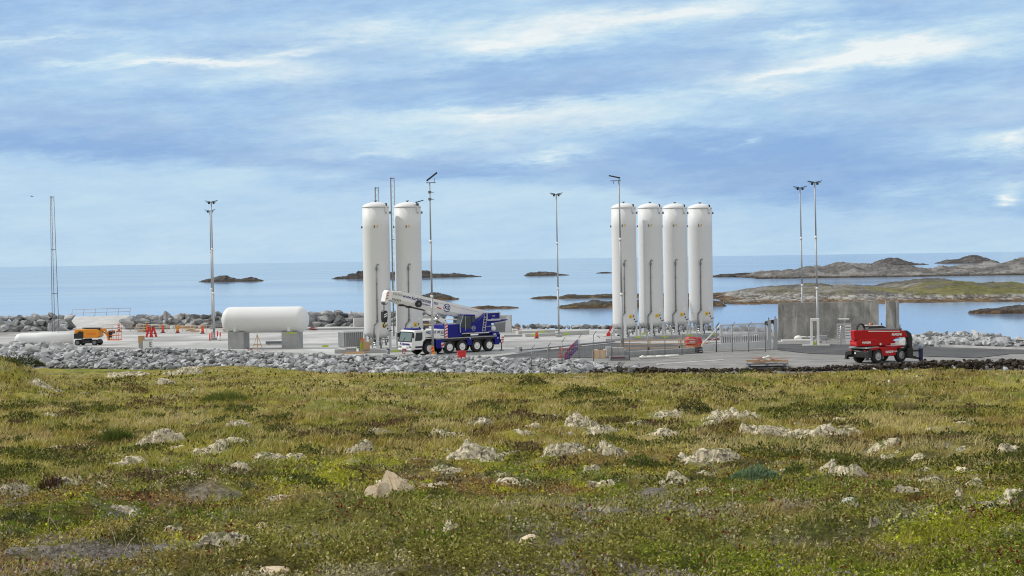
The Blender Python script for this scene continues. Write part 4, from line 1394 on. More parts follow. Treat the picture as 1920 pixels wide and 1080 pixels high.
def lamp_post(u, vb, vt, label, y=None, heads='both', z0=3.0, extra=None):
    q = far(u, vb, y) if y else at(u, vb, z0)
    q.z = z0
    top = EYE - (vt - (485.5 - .0151 * (u - 960))) * q.y / F
    H = top - z0
    T = thing('lamp_post', label, 'lamp post', q, 0, LG)
    # these posts lean a little in the wind-blown gravel
    T.rotation_euler = (0, R(-.55 if u > 1100 else -.25), 0)
    mb = MB()
    mb.tube((0, 0, 0), (0, 0, H * .34), .125, .118, 12); mb.tube((0, 0, H * .34), (0, 0, H * .66), .105, .098, 12); mb.tube((0, 0, H * .66), (0, 0, H), .085, .075, 12)
    mb.obj('pole', 'galv', T)
    mb = MB()
    for k in (.34, .66): mb.tube((0, 0, H * k - .14), (0, 0, H * k + .14), .15, n=12)
    mb.obj('joint_collar', 'white', T)
    mb = MB(); mb.box(-.38, .38, -.38, .38, 0, .32); mb.obj('footing', 'concrete_block', T, bevel=.05)
    mb = MB(); mb.box(-.14, .14, -.16, -.10, 1.0, 1.5); mb.obj('service_door', 'galv_dark', T)
    arms = MB()
    lampsides = {'both': (-1, 1), 'left': (-1,), 'tilt': (1,)}[heads]
    if heads == 'both':
        arms.box(-.65, .65, -.05, .05, H - .02, H + .06); arms.box(-.05, .05, -.05, .05, H - .3, H + .1)
    elif heads == 'left':
        arms.box(-.9, .2, -.05, .05, H - .02, H + .05); arms.bar((-.55, 0, H), (-.55, 0, H - .35), .06); arms.bar((.02, 0, H + .05), (.02, 0, H + .36), .08)
    else:
        arms.box(-.35, .65, -.05, .05, H - .02, H + .06); arms.bar((.5, 0, H), (.5, 0, H + .5), .06); arms.bar((0, 0, H - 1.0), (.45, 0, H - 1.0), .06); arms.bar((0, 0, H - 1.75), (.45, 0, H - 1.75), .06)
        arms.box(-.16, .16, -.16, .16, H - 1.1, H - .85); arms.box(-.16, .16, -.16, .16, H - 1.85, H - 1.6)
    arms.obj('crossarm', 'galv_dark', T)
    if heads == 'both':
        for s_ in (-1, 1):
            mb = MB(); mb.prism([(s_ * .12, H + .12), (s_ * .80, H + .26), (s_ * .82, H + .18), (s_ * .14, H + .05)], -.22, .22, 'XZ')
            mb.box(s_ * .3 - .12, s_ * .3 + .12, -.1, .1, H - .22, H + .02)
            mb.obj('lamp_head', 'black', T)
    elif heads == 'left':
        mb = MB(); mb.prism([(.12, H + .36), (-1.05, H + .62), (-1.05, H + .52), (.12, H + .24)], -.3, .3, 'XZ'); mb.obj('lamp_head', 'black', T)
    else:
        mb = MB(); mb.prism([(-.35, H + .28), (.80, H + 1.15), (.86, H + 1.02), (-.28, H + .16)], -.3, .3, 'XZ'); mb.obj('solar_panel', 'black', T)
    return T


lamp_post(812, 665.5, 343, 'lamp post with a slanted panel on top, standing in front of the crane', heads='tilt')
lamp_post(1168, 661.5, 339, 'lamp post with one lamp arm to the left, standing before the first tank of four', heads='left', z0=2.98)
lamp_post(1048, 631.5, 365, 'lamp post alone between the crane and the four tanks')
lamp_post(402, 637.5, 379.5, 'front lamp post of the close pair at left, red guard posts at its foot')
lamp_post(398.5, 617, 396, 'rear post of the close pair at left, rising from the far pad edge', y=246)
lamp_post(1534, 640, 343, 'lamp post rising behind the white door frame, right of its neighbour', y=183)
lamp_post(1506, 630, 353, 'lamp post rising behind the concrete wall, left of its neighbour', y=200)

# guard posts at the foot of the pair
BG = 'red guard posts round the lamp post foot'
for (u, v, h, lb) in [(393.5, 639, 1.0, 'short red guard post left of the lamp post pair'), (397.5, 637, 1.1, 'red guard post just left of the front lamp post of the pair'), (408, 636.5, 1.15, 'red guard post just right of the front lamp post of the pair'), (413, 638.5, 1.1, 'red guard post farthest right of the lamp post pair')]:
    q = at(u, v, 3.0)
    T = thing('guard_post', lb, 'bollard', q, 0, BG)
    mb = MB(); mb.tube((0, 0, 0), (0, 0, h), .09, n=10); mb.obj('post', 'sign_red', T)
    mb = MB(); mb.tube((0, 0, h), (0, 0, h + .06), .095, .06, n=10); mb.obj('cap', 'white', T)
q = at(411, 639, 3.0)
mb = MB(); mb.lathe([(.10, 0), (.2, .02), (.24, .3), (.2, .55), (.07, .66), (.07, .74), (0, .74)], 12); o = tag(mb.obj('canister', 'white'), 'small white canister between the red guard posts', 'canister'); o.location = q

# ------------------------------------------------------------------ lattice masts
MG = 'thin lattice masts'


def mast(u, vb, vt, wb, wt_, y, label, z0=3.0):
    q = far(u, vb, y)
    H = EYE - (vt - (485.5 - .0151 * (u - 960))) * y / F - z0
    T = thing('lattice_mast', label, 'mast', (q.x, y, z0), 0, MG)
    T.rotation_euler = (0, R(-.35), R(25))
    wb = wb * y / F / 2; wt_ = wt_ * y / F / 2
    ang = [R(90 + 120 * k) for k in range(3)]

    def P(k, f):
        w = wb + (wt_ - wb) * f
        return Vector((w * 1.1 * math.cos(ang[k]), w * 1.1 * math.sin(ang[k]), H * f))
    mb = MB()
    for k in range(3): mb.tube(P(k, 0), P(k, 1), .045, n=6)
    mb.obj('chords', 'galv_dark', T)
    mb = MB(); n = int(H / .75)
    for i in range(n):
        for k in range(3):
            a, b = (i / n, (i + 1) / n)
            mb.tube(P(k, a), P((k + 1) % 3, b), .013, n=4, cap=False)
    mb.obj('lacing', 'galv', T)
    mb = MB()
    for f in (.29, .61, .995):
        for k in range(3): mb.tube(P(k, f), P((k + 1) % 3, f), .05, n=6)
    mb.obj('flange', 'galv_dark', T)
    return T


mast(103.5, 600, 368, 12.5, 7, 240, 'lattice mast standing alone over the sea at far left')
mast(741, 626, 333, 9, 8, 214, 'tall lattice mast showing in the gap of the two upright tanks')
mast(711.5, 626, 351, 9, 7.5, 216, 'lattice mast whose tip shows above the left one of the pair of tanks')

# ------------------------------------------------------------------ left: ramp, rails, pad clutter
qa = at(146, 616, 3.0); qb = at(258, 613, 3.0); za = far(128, 594, 266); zb = far(244, 590.5, 266)
T = thing('concrete_ramp', 'pale concrete ramp slab leaning against the breakwater at left', 'ramp')
mb = MB()
v = [(qa.x, qa.y, 2.98), (qb.x, qb.y, 2.98), (zb.x, zb.y, zb.z), (za.x, za.y, za.z), (qa.x, qa.y, -.5), (qb.x, qb.y, -.5), (zb.x, zb.y, -.5), (za.x, za.y, -.5)]
mb.add(v, [(0, 1, 2, 3), (4, 7, 6, 5), (0, 4, 5, 1), (1, 5, 6, 2), (2, 6, 7, 3), (3, 7, 4, 0)])
mb.obj('slab', 'concrete_new', T, bevel=.04)


def railing(pts, h, label, name='guard_rail', mname='rust_rail', n=5, mids=(.5,), group=None, lean=(0, 0)):
    T = thing(name, label, 'railing', pts[0], 0, group)
    a = Vector((0, 0, 0)); b = Vector(pts[1]) - Vector(pts[0])
    up = Vector((lean[0], lean[1], h))
    for i in range(n + 1):
        p = a.lerp(b, i / n)
        mb = MB(); mb.tube(p, p + up, .035, n=6); mb.obj('post', mname, T)
    mb = MB(); mb.tube(a + up, b + up, .035, n=6); mb.obj('top_rail', mname, T)
    for m_ in mids:
        mb = MB(); mb.tube(a + up * m_, b + up * m_, .028, n=6); mb.obj('middle_rail', mname, T)
    return T


RG = 'pinkish temporary railings'
railing([za + Vector((.4, .4, 0)), zb + Vector((-.2, .4, 0))], 1.15, 'pinkish railing along the top of the concrete ramp', group=RG, lean=(.2, 0))
railing([at(193, 623, 3), at(262, 621, 3)], 1.1, 'pinkish railing at the foot of the concrete ramp, behind the yellow lift', group=RG, n=4)
railing([at(262, 612, 3), at(325, 613.5, 3)], 1.05, 'pinkish railing right of the ramp, left half of the far row', group=RG, n=6)
railing([at(325, 613.5, 3), at(398, 615.5, 3)], 1.05, 'pinkish railing left of the lamp post pair, right half of the far row', group=RG, n=7)
railing([at(256, 619, 3), at(418, 623, 3)], .9, 'long low plank railing behind the delineator posts', group=RG, n=11, mname='wood_pale')
# steel trestles by the rocks
for (u, v) in [(305, 607)]:
    T = thing('steel_trestle', 'row of white slanted steel stands before the boulders at left', 'stand', at(u, v + 6, 3))
    for k in range(5):
        mb = MB(); x = k * .85
        mb.tube((x, 0, 0), (x + .45, .2, 1.35), .045, n=6); mb.tube((x + .45, .2, 1.35), (x + .9, .6, 0), .03, n=6); mb.obj('leg', 'gate_grey', T)
    mb = MB(); mb.tube((.45, .2, 1.35), (3.85, .2, 1.35), .04, n=6); mb.tube((.2, .1, .6), (3.6, .1, .6), .03, n=6); mb.obj('top_bar', 'gate_grey', T)


def delineator(u, v, label, h=1.2, z0=3.0, stripe='yellow', grp='red delineator posts on the pad', y=None):
    q = at(u, v, z0)
    T = thing('delineator_post', label, 'traffic post', q, 0, grp)
    mb = MB(); mb.box(-.32, .32, -.22, .22, 0, .1); mb.obj('foot', 'black', T, bevel=.02)
    mb = MB(); mb.prism([(-.20, .1), (.20, .1), (.17, h), (-.17, h)], -.04, .04, 'XZ'); mb.obj('board', 'sign_red', T)
    for k in range(3):
        z = .32 + k * (h - .3) / 3
        mb = MB(); mb.prism([(-.165, z), (.165, z + .16), (.165, z + .33), (-.165, z + .17)], -.046, -.041, 'XZ'); mb.prism([(-.165, z), (.165, z + .16), (.165, z + .33), (-.165, z + .17)], .041, .046, 'XZ'); mb.obj('stripe', stripe, T)
    return T


delineator(276, 623, 'yellow striped traffic post behind the red trestle', 1.2, stripe='amber')
delineator(305.5, 624, 'red and orange traffic post, first right of the red trestle', 1.15, stripe='orange')
delineator(333, 624.5, 'yellow striped traffic post between the two red ones', 1.15, stripe='yellow')
delineator(380, 625.5, 'red and orange traffic post just left of the lamp post pair', 1.15, stripe='orange')
delineator(223, 622, 'tall red and white striped traffic post at the foot of the ramp', 1.25, stripe='white')
# heaps of boards and straps on the pad
WG = 'small heaps of planks and straps on the pad'
for (u, v, w, mn, lb) in [(270, 623, 22, 'wood_pale', 'pale plank heap behind the red trestle'), (360, 623, 26, 'wood', 'brownish plank heap left of the lamp post pair'), (424, 623, 14, 'wood', 'plank heap at the left end of the horizontal tank'), (586, 619.5, 14, 'maroon', 'dark red plank heap right of the horizontal tank'), (345, 617, 40, 'wood_pale', 'long pale plank stack along the far railing')]:
    q = at(u, v, 3.0); r = random.Random(int(u)); mb = MB(); ww = w / F * q.y
    for k in range(9):
        a = r.uniform(-.25, .25); L = ww * r.uniform(.5, 1); x = r.uniform(-.3, .3) * ww; z = .08 + .09 * (k // 2)
        mb.bar((x - L / 2, r.uniform(-.3, .3), z), (x + L / 2, r.uniform(-.3, .3) + a, z + r.uniform(-.02, .1)), .16, .07)
    o = tag(mb.obj('plank_heap', mn), lb, 'planks', WG); o.location = q

# red folding trestle
q = at(284.5, 632, 3.0)
T = thing('red_trestle', 'red folding trestle with two A shaped frames on the pad', 'trestle', q, R(15))
for s_ in (-1, 1):
    mb = MB()
    mb.prism([(s_ * .28 - .62, 0), (s_ * .28 - .30, 0), (s_ * .28 + .10, 1.45), (s_ * .28 - .16, 1.45)], -.06 + s_ * .2, .06 + s_ * .2, 'XZ')
    mb.prism([(s_ * .28 + .20, 0), (s_ * .28 + .50, 0), (s_ * .28 + .08, 1.45), (s_ * .28 - .18, 1.45)], -.18 + s_ * .2, -.065 + s_ * .2, 'XZ')
    mb.obj('frame', 'sign_red', T)
mb = MB(); mb.bar((-.6, 0, .5), (.7, 0, .5), .08); mb.bar((-.55, 0, 1.4), (.55, 0, 1.4), .14); mb.obj('crossbar', 'maroon', T)

# cabinet with a box beside it
q = at(277.5, 655.5, 2.9); q.z = 2.75
T = thing('white_cabinet', 'white cabinet with a dark printed mark at the top of the rock slope', 'cabinet', q, R(8))
mb = MB(); mb.box(-.56, .56, -.4, .4, 0, 1.3); mb.obj('body', 'white', T, bevel=.03)
mb = MB(); mb.box(-.60, .60, -.44, .44, 1.3, 1.36); mb.obj('lid', 'galv_dark', T)
mb = MB()
for k, (x, w) in enumerate([(.26, .22), (.22, .10), (.28, .2), (.24, .12), (.28, .22)]): mb.box(x, x + w, -.406, -.402, .5 + k * .13, .58 + k * .13)
mb.box(.22, .29, -.406, -.402, .5, 1.1)
mb.obj('printed_mark', 'black', T)
q = at(265.5, 655, 2.9); q.z = 2.7
T = thing('wooden_box', 'brown cardboard box on a grey plinth left of the white cabinet', 'box', q, R(8))
mb = MB(); mb.box(-.36, .36, -.3, .3, 1.0, 1.85); mb.obj('carton', 'cardboard', T, bevel=.01)
mb = MB(); mb.box(-.32, .32, -.28, .28, 0, 1.0); mb.obj('plinth', 'concrete_block', T)

# survey easel
q = at(482, 660, 2.9)
T = thing('wooden_easel', 'tall thin wooden easel in front of the horizontal tank', 'easel', q, R(10))
for (a, b) in [((-.55, -.1, 0), (.02, 0, 2.0)), ((.75, .2, 0), (.05, 0, 2.0)), ((.08, .7, 0), (.04, 0, 2.0))]:
    mb = MB(); mb.bar(a, b, .08, .05); mb.obj('leg', 'wood', T)
mb = MB(); mb.bar((-.45, -.08, .85), (.5, .1, .85), .05, .09); mb.obj('crossbar', 'wood', T)
mb = MB(); mb.bar((.03, -.05, -.5), (.03, -.05, 2.35), .11, .06); mb.obj('upright', 'wood_pale', T)
q = at(466, 659, 2.9)
mb = MB(); mb.path([(-.15, 0, .5), (0, 0, .1), (.25, .1, .2), (.55, 0, .35)], .05); o = tag(mb.obj('red_hose', 'maroon'), 'short dark red hose lying left of the wooden easel', 'hose'); o.location = q
q = at(514, 646, 3.0)
T = thing('timber_beam', 'dark flat beam lying under the horizontal tank', 'beam', q, R(-3))
mb = MB(); mb.box(-1.0, 1.7, -.3, .3, .1, .42); mb.obj('beam', 'galv_dark', T, bevel=.02)
mb = MB(); mb.box(-.9, -.6, -.3, .3, 0, .1); mb.box(1.2, 1.5, -.3, .3, 0, .1); mb.obj('skid', 'wood', T)

# louvred cooler
qc = far(656, 645, 175.9)
T = thing('air_cooler', 'grey louvred cooler unit with vertical fins on a concrete block', 'cooler', (qc.x, 176.9, 3.42), R(28))
mb = MB(); mb.box(-1.05, 1.15, -.85, .85, .22, 1.92); mb.obj('body', 'galv_dark', T, bevel=.03)
mb = MB()
for i in range(9): mb.box(-1.0 + i * .235, -.90 + i * .235, -.97, -.853, .3, 1.86)
for i in range(7): mb.box(-1.17, -1.053, -.8 + i * .25, -.68 + i * .25, .3, 1.86)
mb.obj('fins', 'galv', T)
mb = MB(); mb.box(-1.08, 1.18, -.99, -.86, 1.86, 1.96); mb.box(-1.19, -1.06, -.88, .86, 1.86, 1.96); mb.box(-1.08, 1.18, -.99, -.86, .22, .3); mb.obj('top_frame', 'gate_grey', T)
for x in (-.95, 1.05):
    mb = MB(); mb.box(x - .07, x + .07, -.9, .9, 0, .22); mb.obj('foot', 'gate_grey', T)
q = far(686, 653, 175.4)
mb = MB(); mb.box(-.36, .36, -.3, .3, 0, .9); o = tag(mb.obj('cardboard_box', 'cardboard', bevel=.012), 'cardboard box standing on the tank foundation right of the louvred cooler', 'box'); o.location = (q.x, 175.9, 3.35); o.rotation_euler.z = R(14)
q = far(680, 636, 177.0)
T = thing('pallet_stack', 'small stack with an orange top behind the cardboard box', 'stack', (q.x, 176.6, 3.35), R(5))
mb = MB(); mb.box(-.3, .25, -.25, .25, .0, .75); mb.obj('crate', 'lime', T); mb = MB(); mb.box(-.28, .24, -.25, .25, .75, 1.05); mb.obj('carton', 'cardboard', T)
mb = MB(); mb.prism([(-.2, 1.05), (.24, 1.05), (.1, 1.3), (-.1, 1.3)], -.15, .15, 'XZ'); mb.obj('bag', 'orange', T)
q = far(667, 663, 175.0)
mb = MB()
for k in range(5): mb.bar((-1.3 + .1 * k, .1 * k, .04 + .03 * k), (.9 + .12 * k, .12 * k - .1, .05 + .04 * k), .12, .05)
o = tag(mb.obj('plank_heap', 'wood'), 'few brown planks lying below the louvred cooler', 'planks', WG); o.location = (q.x, 174.8, 3.0)
q = at(728, 668, 2.9)
T = thing('pipe_stub', 'short dark grey pipe stub upright at the slope top by the crane bumper', 'pipe', (q.x, q.y, 2.7))
mb = MB(); mb.tube((0, 0, 0), (0, 0, .95), .17, n=12); mb.obj('pipe', 'galv_dark', T); mb = MB(); mb.tube((0, 0, .95), (0, 0, 1.0), .2, n=12); mb.obj('cap', 'black', T)

# far pad: blocks, kerbs, container
KG = 'low concrete walls on the far pad'
for (u0, v0, u1, v1, h, lb) in [(664, 613, 706, 612, 1.35, 'pale concrete block before the boulders left of the upright tanks'), (560, 619.5, 690, 617.5, .25, 'long white kerb along the far pad edge at left'),
                                (972, 627, 1050, 624.5, .45, 'low grey wall behind the lone lamp post, farthest one'), (985, 632, 1048, 630, .4, 'low grey wall left of the lone lamp post'),
                                (1050, 629.5, 1105, 627, .55, 'low grey wall right of the lone lamp post'), (945, 631.5, 988, 631, .25, 'dark low kerb right of the crane'),
                                (1150, 625, 1165, 624.5, .4, 'low grey wall stub left of the row of four tanks')]:
    a = at(u0, v0, 3.0); b = at(u1, v1, 3.0)
    mb = MB(); d = (b - a).normalized(); nrm = Vector((-d.y, d.x, 0))
    mb.prism([(a.x, a.y), (b.x, b.y), (b.x + nrm.x * 1.2, b.y + nrm.y * 1.2), (a.x + nrm.x * 1.2, a.y + nrm.y * 1.2)], 2.95, 3.0 + h, 'XY')
    tag(mb.obj('low_wall', 'concrete_new' if h != .25 else 'concrete_block', bevel=.02), lb, 'low wall', KG)
for (u, v, w, lb) in [(1018, 623, 10, 'lime marker on the farthest low wall behind the lamp post'), (1000, 629.5, 7, 'lime marker on the low wall left of the lamp post'), (1062, 627, 12, 'lime marker on the low wall right of the lone lamp post')]:
    q = at(u, v + 3.5, 3.0); mb = MB(); ww = w / F * q.y
    mb.prism([(-ww / 2, .0), (ww / 2, .02), (ww / 2, .2), (ww * .1, .24), (-ww / 2, .2)], -.02, .02, 'XZ'); o = tag(mb.obj('marker_board', 'lime'), lb, 'marker', YG); o.location = (q.x, q.y - .12, 3.22)
delineator(1006.5, 634.5, 'small orange post left of the lone lamp post', .7, stripe='orange')
q = at(948, 622.5, 3.0)
T = thing('grey_container', 'grey sheet steel enclosure behind the rear end of the crane', 'container', q, R(-6))
mb = MB(); mb.box(-1.55, .8, -.9, .9, 0, 2.35); mb.obj('body', 'galv', T, bevel=.03)
mb = MB(); mb.prism([(-.0, 0), (.9, 0), (.8, 2.4), (.25, 2.4)], -.95, -.904, 'XZ'); mb.obj('end_panel', 'gate_grey', T)
for x in (-1.2, -.55): 
    mb = MB(); mb.bar((x, -.93, 0), (x, -.93, 2.3), .07); mb.obj('post', 'galv_dark', T)
mb = MB(); mb.tube((-1.3, -.95, 1.3), (-.2, -.95, 1.3), .04, n=6); mb.obj('rail', 'gate_grey', T)
mb = MB(); mb.prism([(-1.5, .12), (.05, .12), (.05, 1.4), (-1.5, 1.4)], -.93, -.903, 'XZ'); mb.obj('mesh_panel', 'galv_dark', T)
q = at(970, 623, 3.0)
mb = MB()
r = random.Random(3)
for k in range(9): mb.bar((r.uniform(-.6, .6), r.uniform(-.2, .2), .1 + .08 * k), (r.uniform(-.6, .6), r.uniform(-.2, .2), .15 + .09 * k), .16, .1)
o = tag(mb.obj('plank_heap', 'rust_rail'), 'reddish heap of scrap right of the grey enclosure', 'scrap', WG); o.location = q
# timber and planks stored behind the crane cab
q = at(812, 636, 3.0); q = far(815, 625, 196)
T = thing('plank_rack', 'rack of pale planks behind the crane below its boom', 'rack', (q.x, 196, 3.0), R(4))
for k, (z, mn) in enumerate([(1.0, 'wood_pale'), (1.6, 'white'), (2.2, 'wood_pale'), (2.75, 'foam')]):
    mb = MB()
    for j in range(4): mb.bar((-1.6 + .07 * j, -.45 + .3 * j, z + .05 * j), (3.2 + .1 * j, -.4 + .3 * j, z + .04 * (3 - j)), .26, .12)
    mb.obj('plank_layer', mn, T)
for x in (-1.3, .8, 2.9):
    mb = MB(); mb.bar((x, .1, 0), (x, .1, 2.95), .14, 1.2); mb.obj('upright', 'galv_dark', T)
# ------------------------------------------------------------------ wheels
def wheel(T, x, y, r, w, rim, side, rimmat='white', rim_r=.56, hub='galv'):
    """tyre with a rim on the outer side (side = +1 or -1 along y)"""
    mb = MB(); mb.M = Matrix.Translation((x, y, r))
    a = w / 2
    mb.lathe([(r * .55, -a * .9), (r * .86, -a), (r * .96, -a * .8), (r, -a * .45), (r, a * .45), (r * .96, a * .8), (r * .86, a), (r * .55, a * .9)], 32, 'Y')
    for k in range(22):
        t_ = 2 * PI * k / 22
        mb.box(-.045, .045, -a * .8, a * .8, r * .985, r * 1.018, M=Matrix.Rotation(t_, 4, 'Y'))
    wo = mb.obj('wheel', 'rubber', T)
    mb = MB(); mb.M = Matrix.Translation((x, y, r)); s = side
    R_ = r * rim_r
    mb.lathe([(R_, s * a * .80), (R_, s * a * 1.03), (R_ * .90, s * a * 1.03), (R_ * .84, s * a * .93), (R_ * .50, s * a * .97), (R_ * .42, s * a * 1.10), (0, s * a * 1.12)], 28, 'Y')
    mb.obj('rim', rimmat, wo)
    mb = MB(); mb.M = Matrix.Translation((x, y, r))
    for k in range(10):
        t_ = 2 * PI * k / 10
        mb.tube((R_ * .62 * math.cos(t_), s * a * .9, R_ * .62 * math.sin(t_)), (R_ * .62 * math.cos(t_), s * a * 1.0, R_ * .62 * math.sin(t_)), R_ * .06, n=6)
    mb.obj('wheel_nuts', hub, wo)
    return wo


# ------------------------------------------------------------------ mobile crane
q1 = at(804.5, 665.3, 3.0)
yaw = math.atan2(-.61, -.79)
ycr = Vector((math.cos(yaw + PI / 2), math.sin(yaw + PI / 2), 0))
org = q1 - ycr * 1.2
org.z = 3.01
C = thing('mobile_crane', 'five axle mobile crane, white cab and boom on a dark blue chassis', 'crane truck', org, yaw)
AX = [0, -2.62, -4.30, -6.28, -7.95]
for x in AX:
    for s in (1, -1):
        wheel(C, x, s * 1.12, .68, .48, .4, s)
mb = MB(); mb.box(-9.5, 1.55, -.85, .85, .72, 1.42)
for x in AX: mb.tube((x, -1.0, .68), (x, 1.0, .68), .12)
mb.obj('chassis', 'black', C)
mb = MB(); mb.box(-9.3, -.95, -1.30, 1.30, 1.36, 1.60); mb.obj('wheel_guard', 'black', C)
mb = MB(); mb.box(-9.0, -.85, -1.36, 1.36, 1.60, 1.70); mb.obj('deck', 'galv', C)
for (x0, x1, z0) in [(-1.86, -.80, .62), (-5.60, -4.98, .78), (-9.35, -8.72, .70)]:
    for (ya, yb) in ((1.02, 1.345), (-1.345, -1.02)):
        mb = MB(); mb.prism([(x0, z0), (x1 - .1, z0), (x1, z0 + .12), (x1, 1.597), (x0, 1.597)], ya, yb, 'XZ'); mb.obj('side_locker', 'navy', C, bevel=.02)
# cab
cabp = [(2.02, .62), (2.22, .80), (2.30, 1.30), (2.24, 1.50), (1.98, 2.52), (1.80, 2.68), (.62, 2.70), (.52, 2.62), (.52, 1.62), (.74, 1.50), (.90, 1.05), (.95, .62)]
mb = MB(); mb.prism(cabp, -1.34, 1.34, 'XZ'); cab = mb.obj('cab', 'crane_white', C, bevel=.07, seg=3)
mb = MB(); mb.add([(2.255, -1.20, 1.52), (2.255, 1.20, 1.52), (2.02, 1.17, 2.46), (2.02, -1.17, 2.46), (2.20, -1.20, 1.52), (2.20, 1.20, 1.52), (1.96, 1.17, 2.46), (1.96, -1.17, 2.46)],
                  [(0, 1, 2, 3), (4, 7, 6, 5), (0, 4, 5, 1), (1, 5, 6, 2), (2, 6, 7, 3), (3, 7, 4, 0)]); mb.obj('windscreen', 'glass_green', cab)
mb = MB()
for s in (-1, 1): mb.bar((2.27, s * 1.22, 1.50), (2.02, s * 1.19, 2.48), .07, .09)
mb.bar((2.27, -1.24, 1.48), (2.27, 1.24, 1.48), .08); mb.bar((2.03, -1.2, 2.48), (2.03, 1.2, 2.48), .06)
mb.bar((2.28, -.3, 1.55), (2.17, -.05, 1.95), .03); mb.obj('windscreen_frame', 'black', cab)
for s in (1, -1):
    mb = MB(); mb.prism([(1.88, 1.55), (1.74, 2.42), (.92, 2.44), (.92, 1.72), (1.10, 1.55)], s * 1.335, s * 1.352, 'XZ'); mb.obj('side_window', 'glass', cab)
    mb = MB(); mb.box(.88, 1.86, min(s * 1.341, s * 1.347), max(s * 1.341, s * 1.347), .78, .98); mb.box(.76, .86, min(s * 1.341, s * 1.349), max(s * 1.341, s * 1.349), 1.22, 1.42); mb.obj('step', 'navy_dark', cab)
    mb = MB(); mb.box(2.05, 2.25, s * 1.40 - .08, s * 1.40 + .08, 1.9, 2.35); mb.bar((2.0, s * 1.3, 2.4), (2.12, s * 1.4, 2.35), .04); mb.obj('mirror', 'black', cab)
    mb = MB(); mb.box(2.235, 2.262, s * .95 - .2, s * .95 + .2, .82, .98); mb.obj('headlight', 'glass_green', cab)
letters('K. Simonsen', .36, 'navy', cab, face_matrix((2.315, .02, 1.22), (0, 1, 0), (0, 0, 1)), shear=.15, bold=.004)
mb = MB(); mb.box(1.9, 2.36, -1.25, 1.25, .56, .74); mb.box(2.28, 2.42, -.35, .45, .70, .95); mb.obj('bumper', 'crane_white', C, bevel=.03)
mb = MB(); mb.box(2.36, 2.46, -.25, .30, .52, .72); mb.tube((2.45, -.2, .5), (2.45, -.2, .2), .04); mb.tube((2.45, .25, .5), (2.45, .25, .2), .04); mb.tube((2.45, -.2, .2), (2.45, .25, .2), .04); mb.obj('tow_coupling', 'maroon', C)
mb = MB(); mb.box(.75, 1.75, -1.0, .95, 2.70, 2.86); mb.obj('roof_box', 'navy', C, bevel=.04)
mb = MB(); mb.tube((.35, .9, 2.62), (.35, .9, 3.05), .13, n=12); mb.tube((1.95, .9, 2.7), (1.95, .9, 3.0), .04); mb.tube((1.95, .9, 3.0), (1.95, .9, 3.05), .07); mb.obj('exhaust', 'black', C)
# engine housing with the phone number
mb = MB(); mb.prism([(-1.95, 1.705), (.50, 1.705), (.50, 2.60), (.42, 2.66), (-1.95, 2.66)], -1.33, 1.33, 'XZ'); eng = mb.obj('engine_housing', 'crane_white', C, bevel=.03)
letters('902 657 49', .40, 'navy', eng, face_matrix((-.48, 1.338, 2.36), (-1, 0, 0), (0, 0, 1)), bold=.006)
mb = MB()
for z in (2.20, 2.32, 2.44, 1.98): mb.box(-1.90, -1.45, 1.331, 1.345, z, z + .06)
mb.obj('louvre', 'navy_dark', eng)
mb = MB(); mb.box(-.30, .46, 1.331, 1.346, 1.80, 1.88); mb.obj('grab_handle', 'black', eng)


def chevron(parent, M, w, h, n, name='chevron_board'):
    mb = MB(); mb.M = M; mb.prism([(0, 0), (w, 0), (w, h), (0, h)], -.03, .0, 'XZ'); b = mb.obj(name, 'white', parent)
    mb = MB(); mb.M = M
    st = h / n
    for k in range(n):
        z = k * st
        mb.prism([(0.005, z), (w - .005, z + st * .42), (w - .005, z + st * .92), (0.005, z + st * .5)], -.034, -.030, 'XZ')
    mb.obj('red_stripes', 'sign_red', b)


# the near side (+y) is seen from outside: mirror so that the front of the board faces +y
FLIP = Matrix.Rotation(PI, 4, 'Z')
chevron(C, Matrix.Translation((-2.0, 1.345, 1.72)) @ FLIP, .36, 1.55, 5)
chevron(C, Matrix.Translation((-1.50, 1.352, .72)) @ FLIP, .36, .5, 1)
mb = MB(); mb.prism([(-9.5, 1.1), (-9.35, 1.1), (-9.35, 1.9), (-9.5, 1.9)], -1.3, 1.3, 'XZ'); mb.prism([(-9.35, 1.70), (-8.4, 1.70), (-8.4, 2.12), (-9.35, 2.12)], -1.3, 1.3, 'XZ'); mb.obj('rear_body', 'navy', C, bevel=.03)
chevron(C, Matrix.Translation((-9.53, 1.33, .85)) @ FLIP @ Matrix.Rotation(R(12), 4, 'Y'), .34, .8, 3)
mb = MB(); mb.box(-8.9, -8.55, 1.349, 1.356, 1.8, 1.92); mb.box(-9.2, -9.08, 1.349, 1.356, 1.35, 1.47); mb.box(-5.45, -5.3, 1.349, 1.356, 1.45, 1.55); mb.obj('reflector', 'white', C)
# outriggers
for (x, s) in [(-2.05, 1), (-2.05, -1), (-9.75, 1), (-9.75, -1)]:
    mb = MB(); mb.box(x - .15, x + .15, min(s * .9, s * 1.30), max(s * .9, s * 1.30), .85, 1.25); mb.tube((x, s * 1.18, .12), (x, s * 1.18, 1.05), .07); mb.lathe([(.0, .02), (.3, .02), (.3, .07), (.12, .12), (0, .13)], 16, M=Matrix.Translation((x, s * 1.18, 0))); mb.obj('outrigger', 'galv_dark', C)
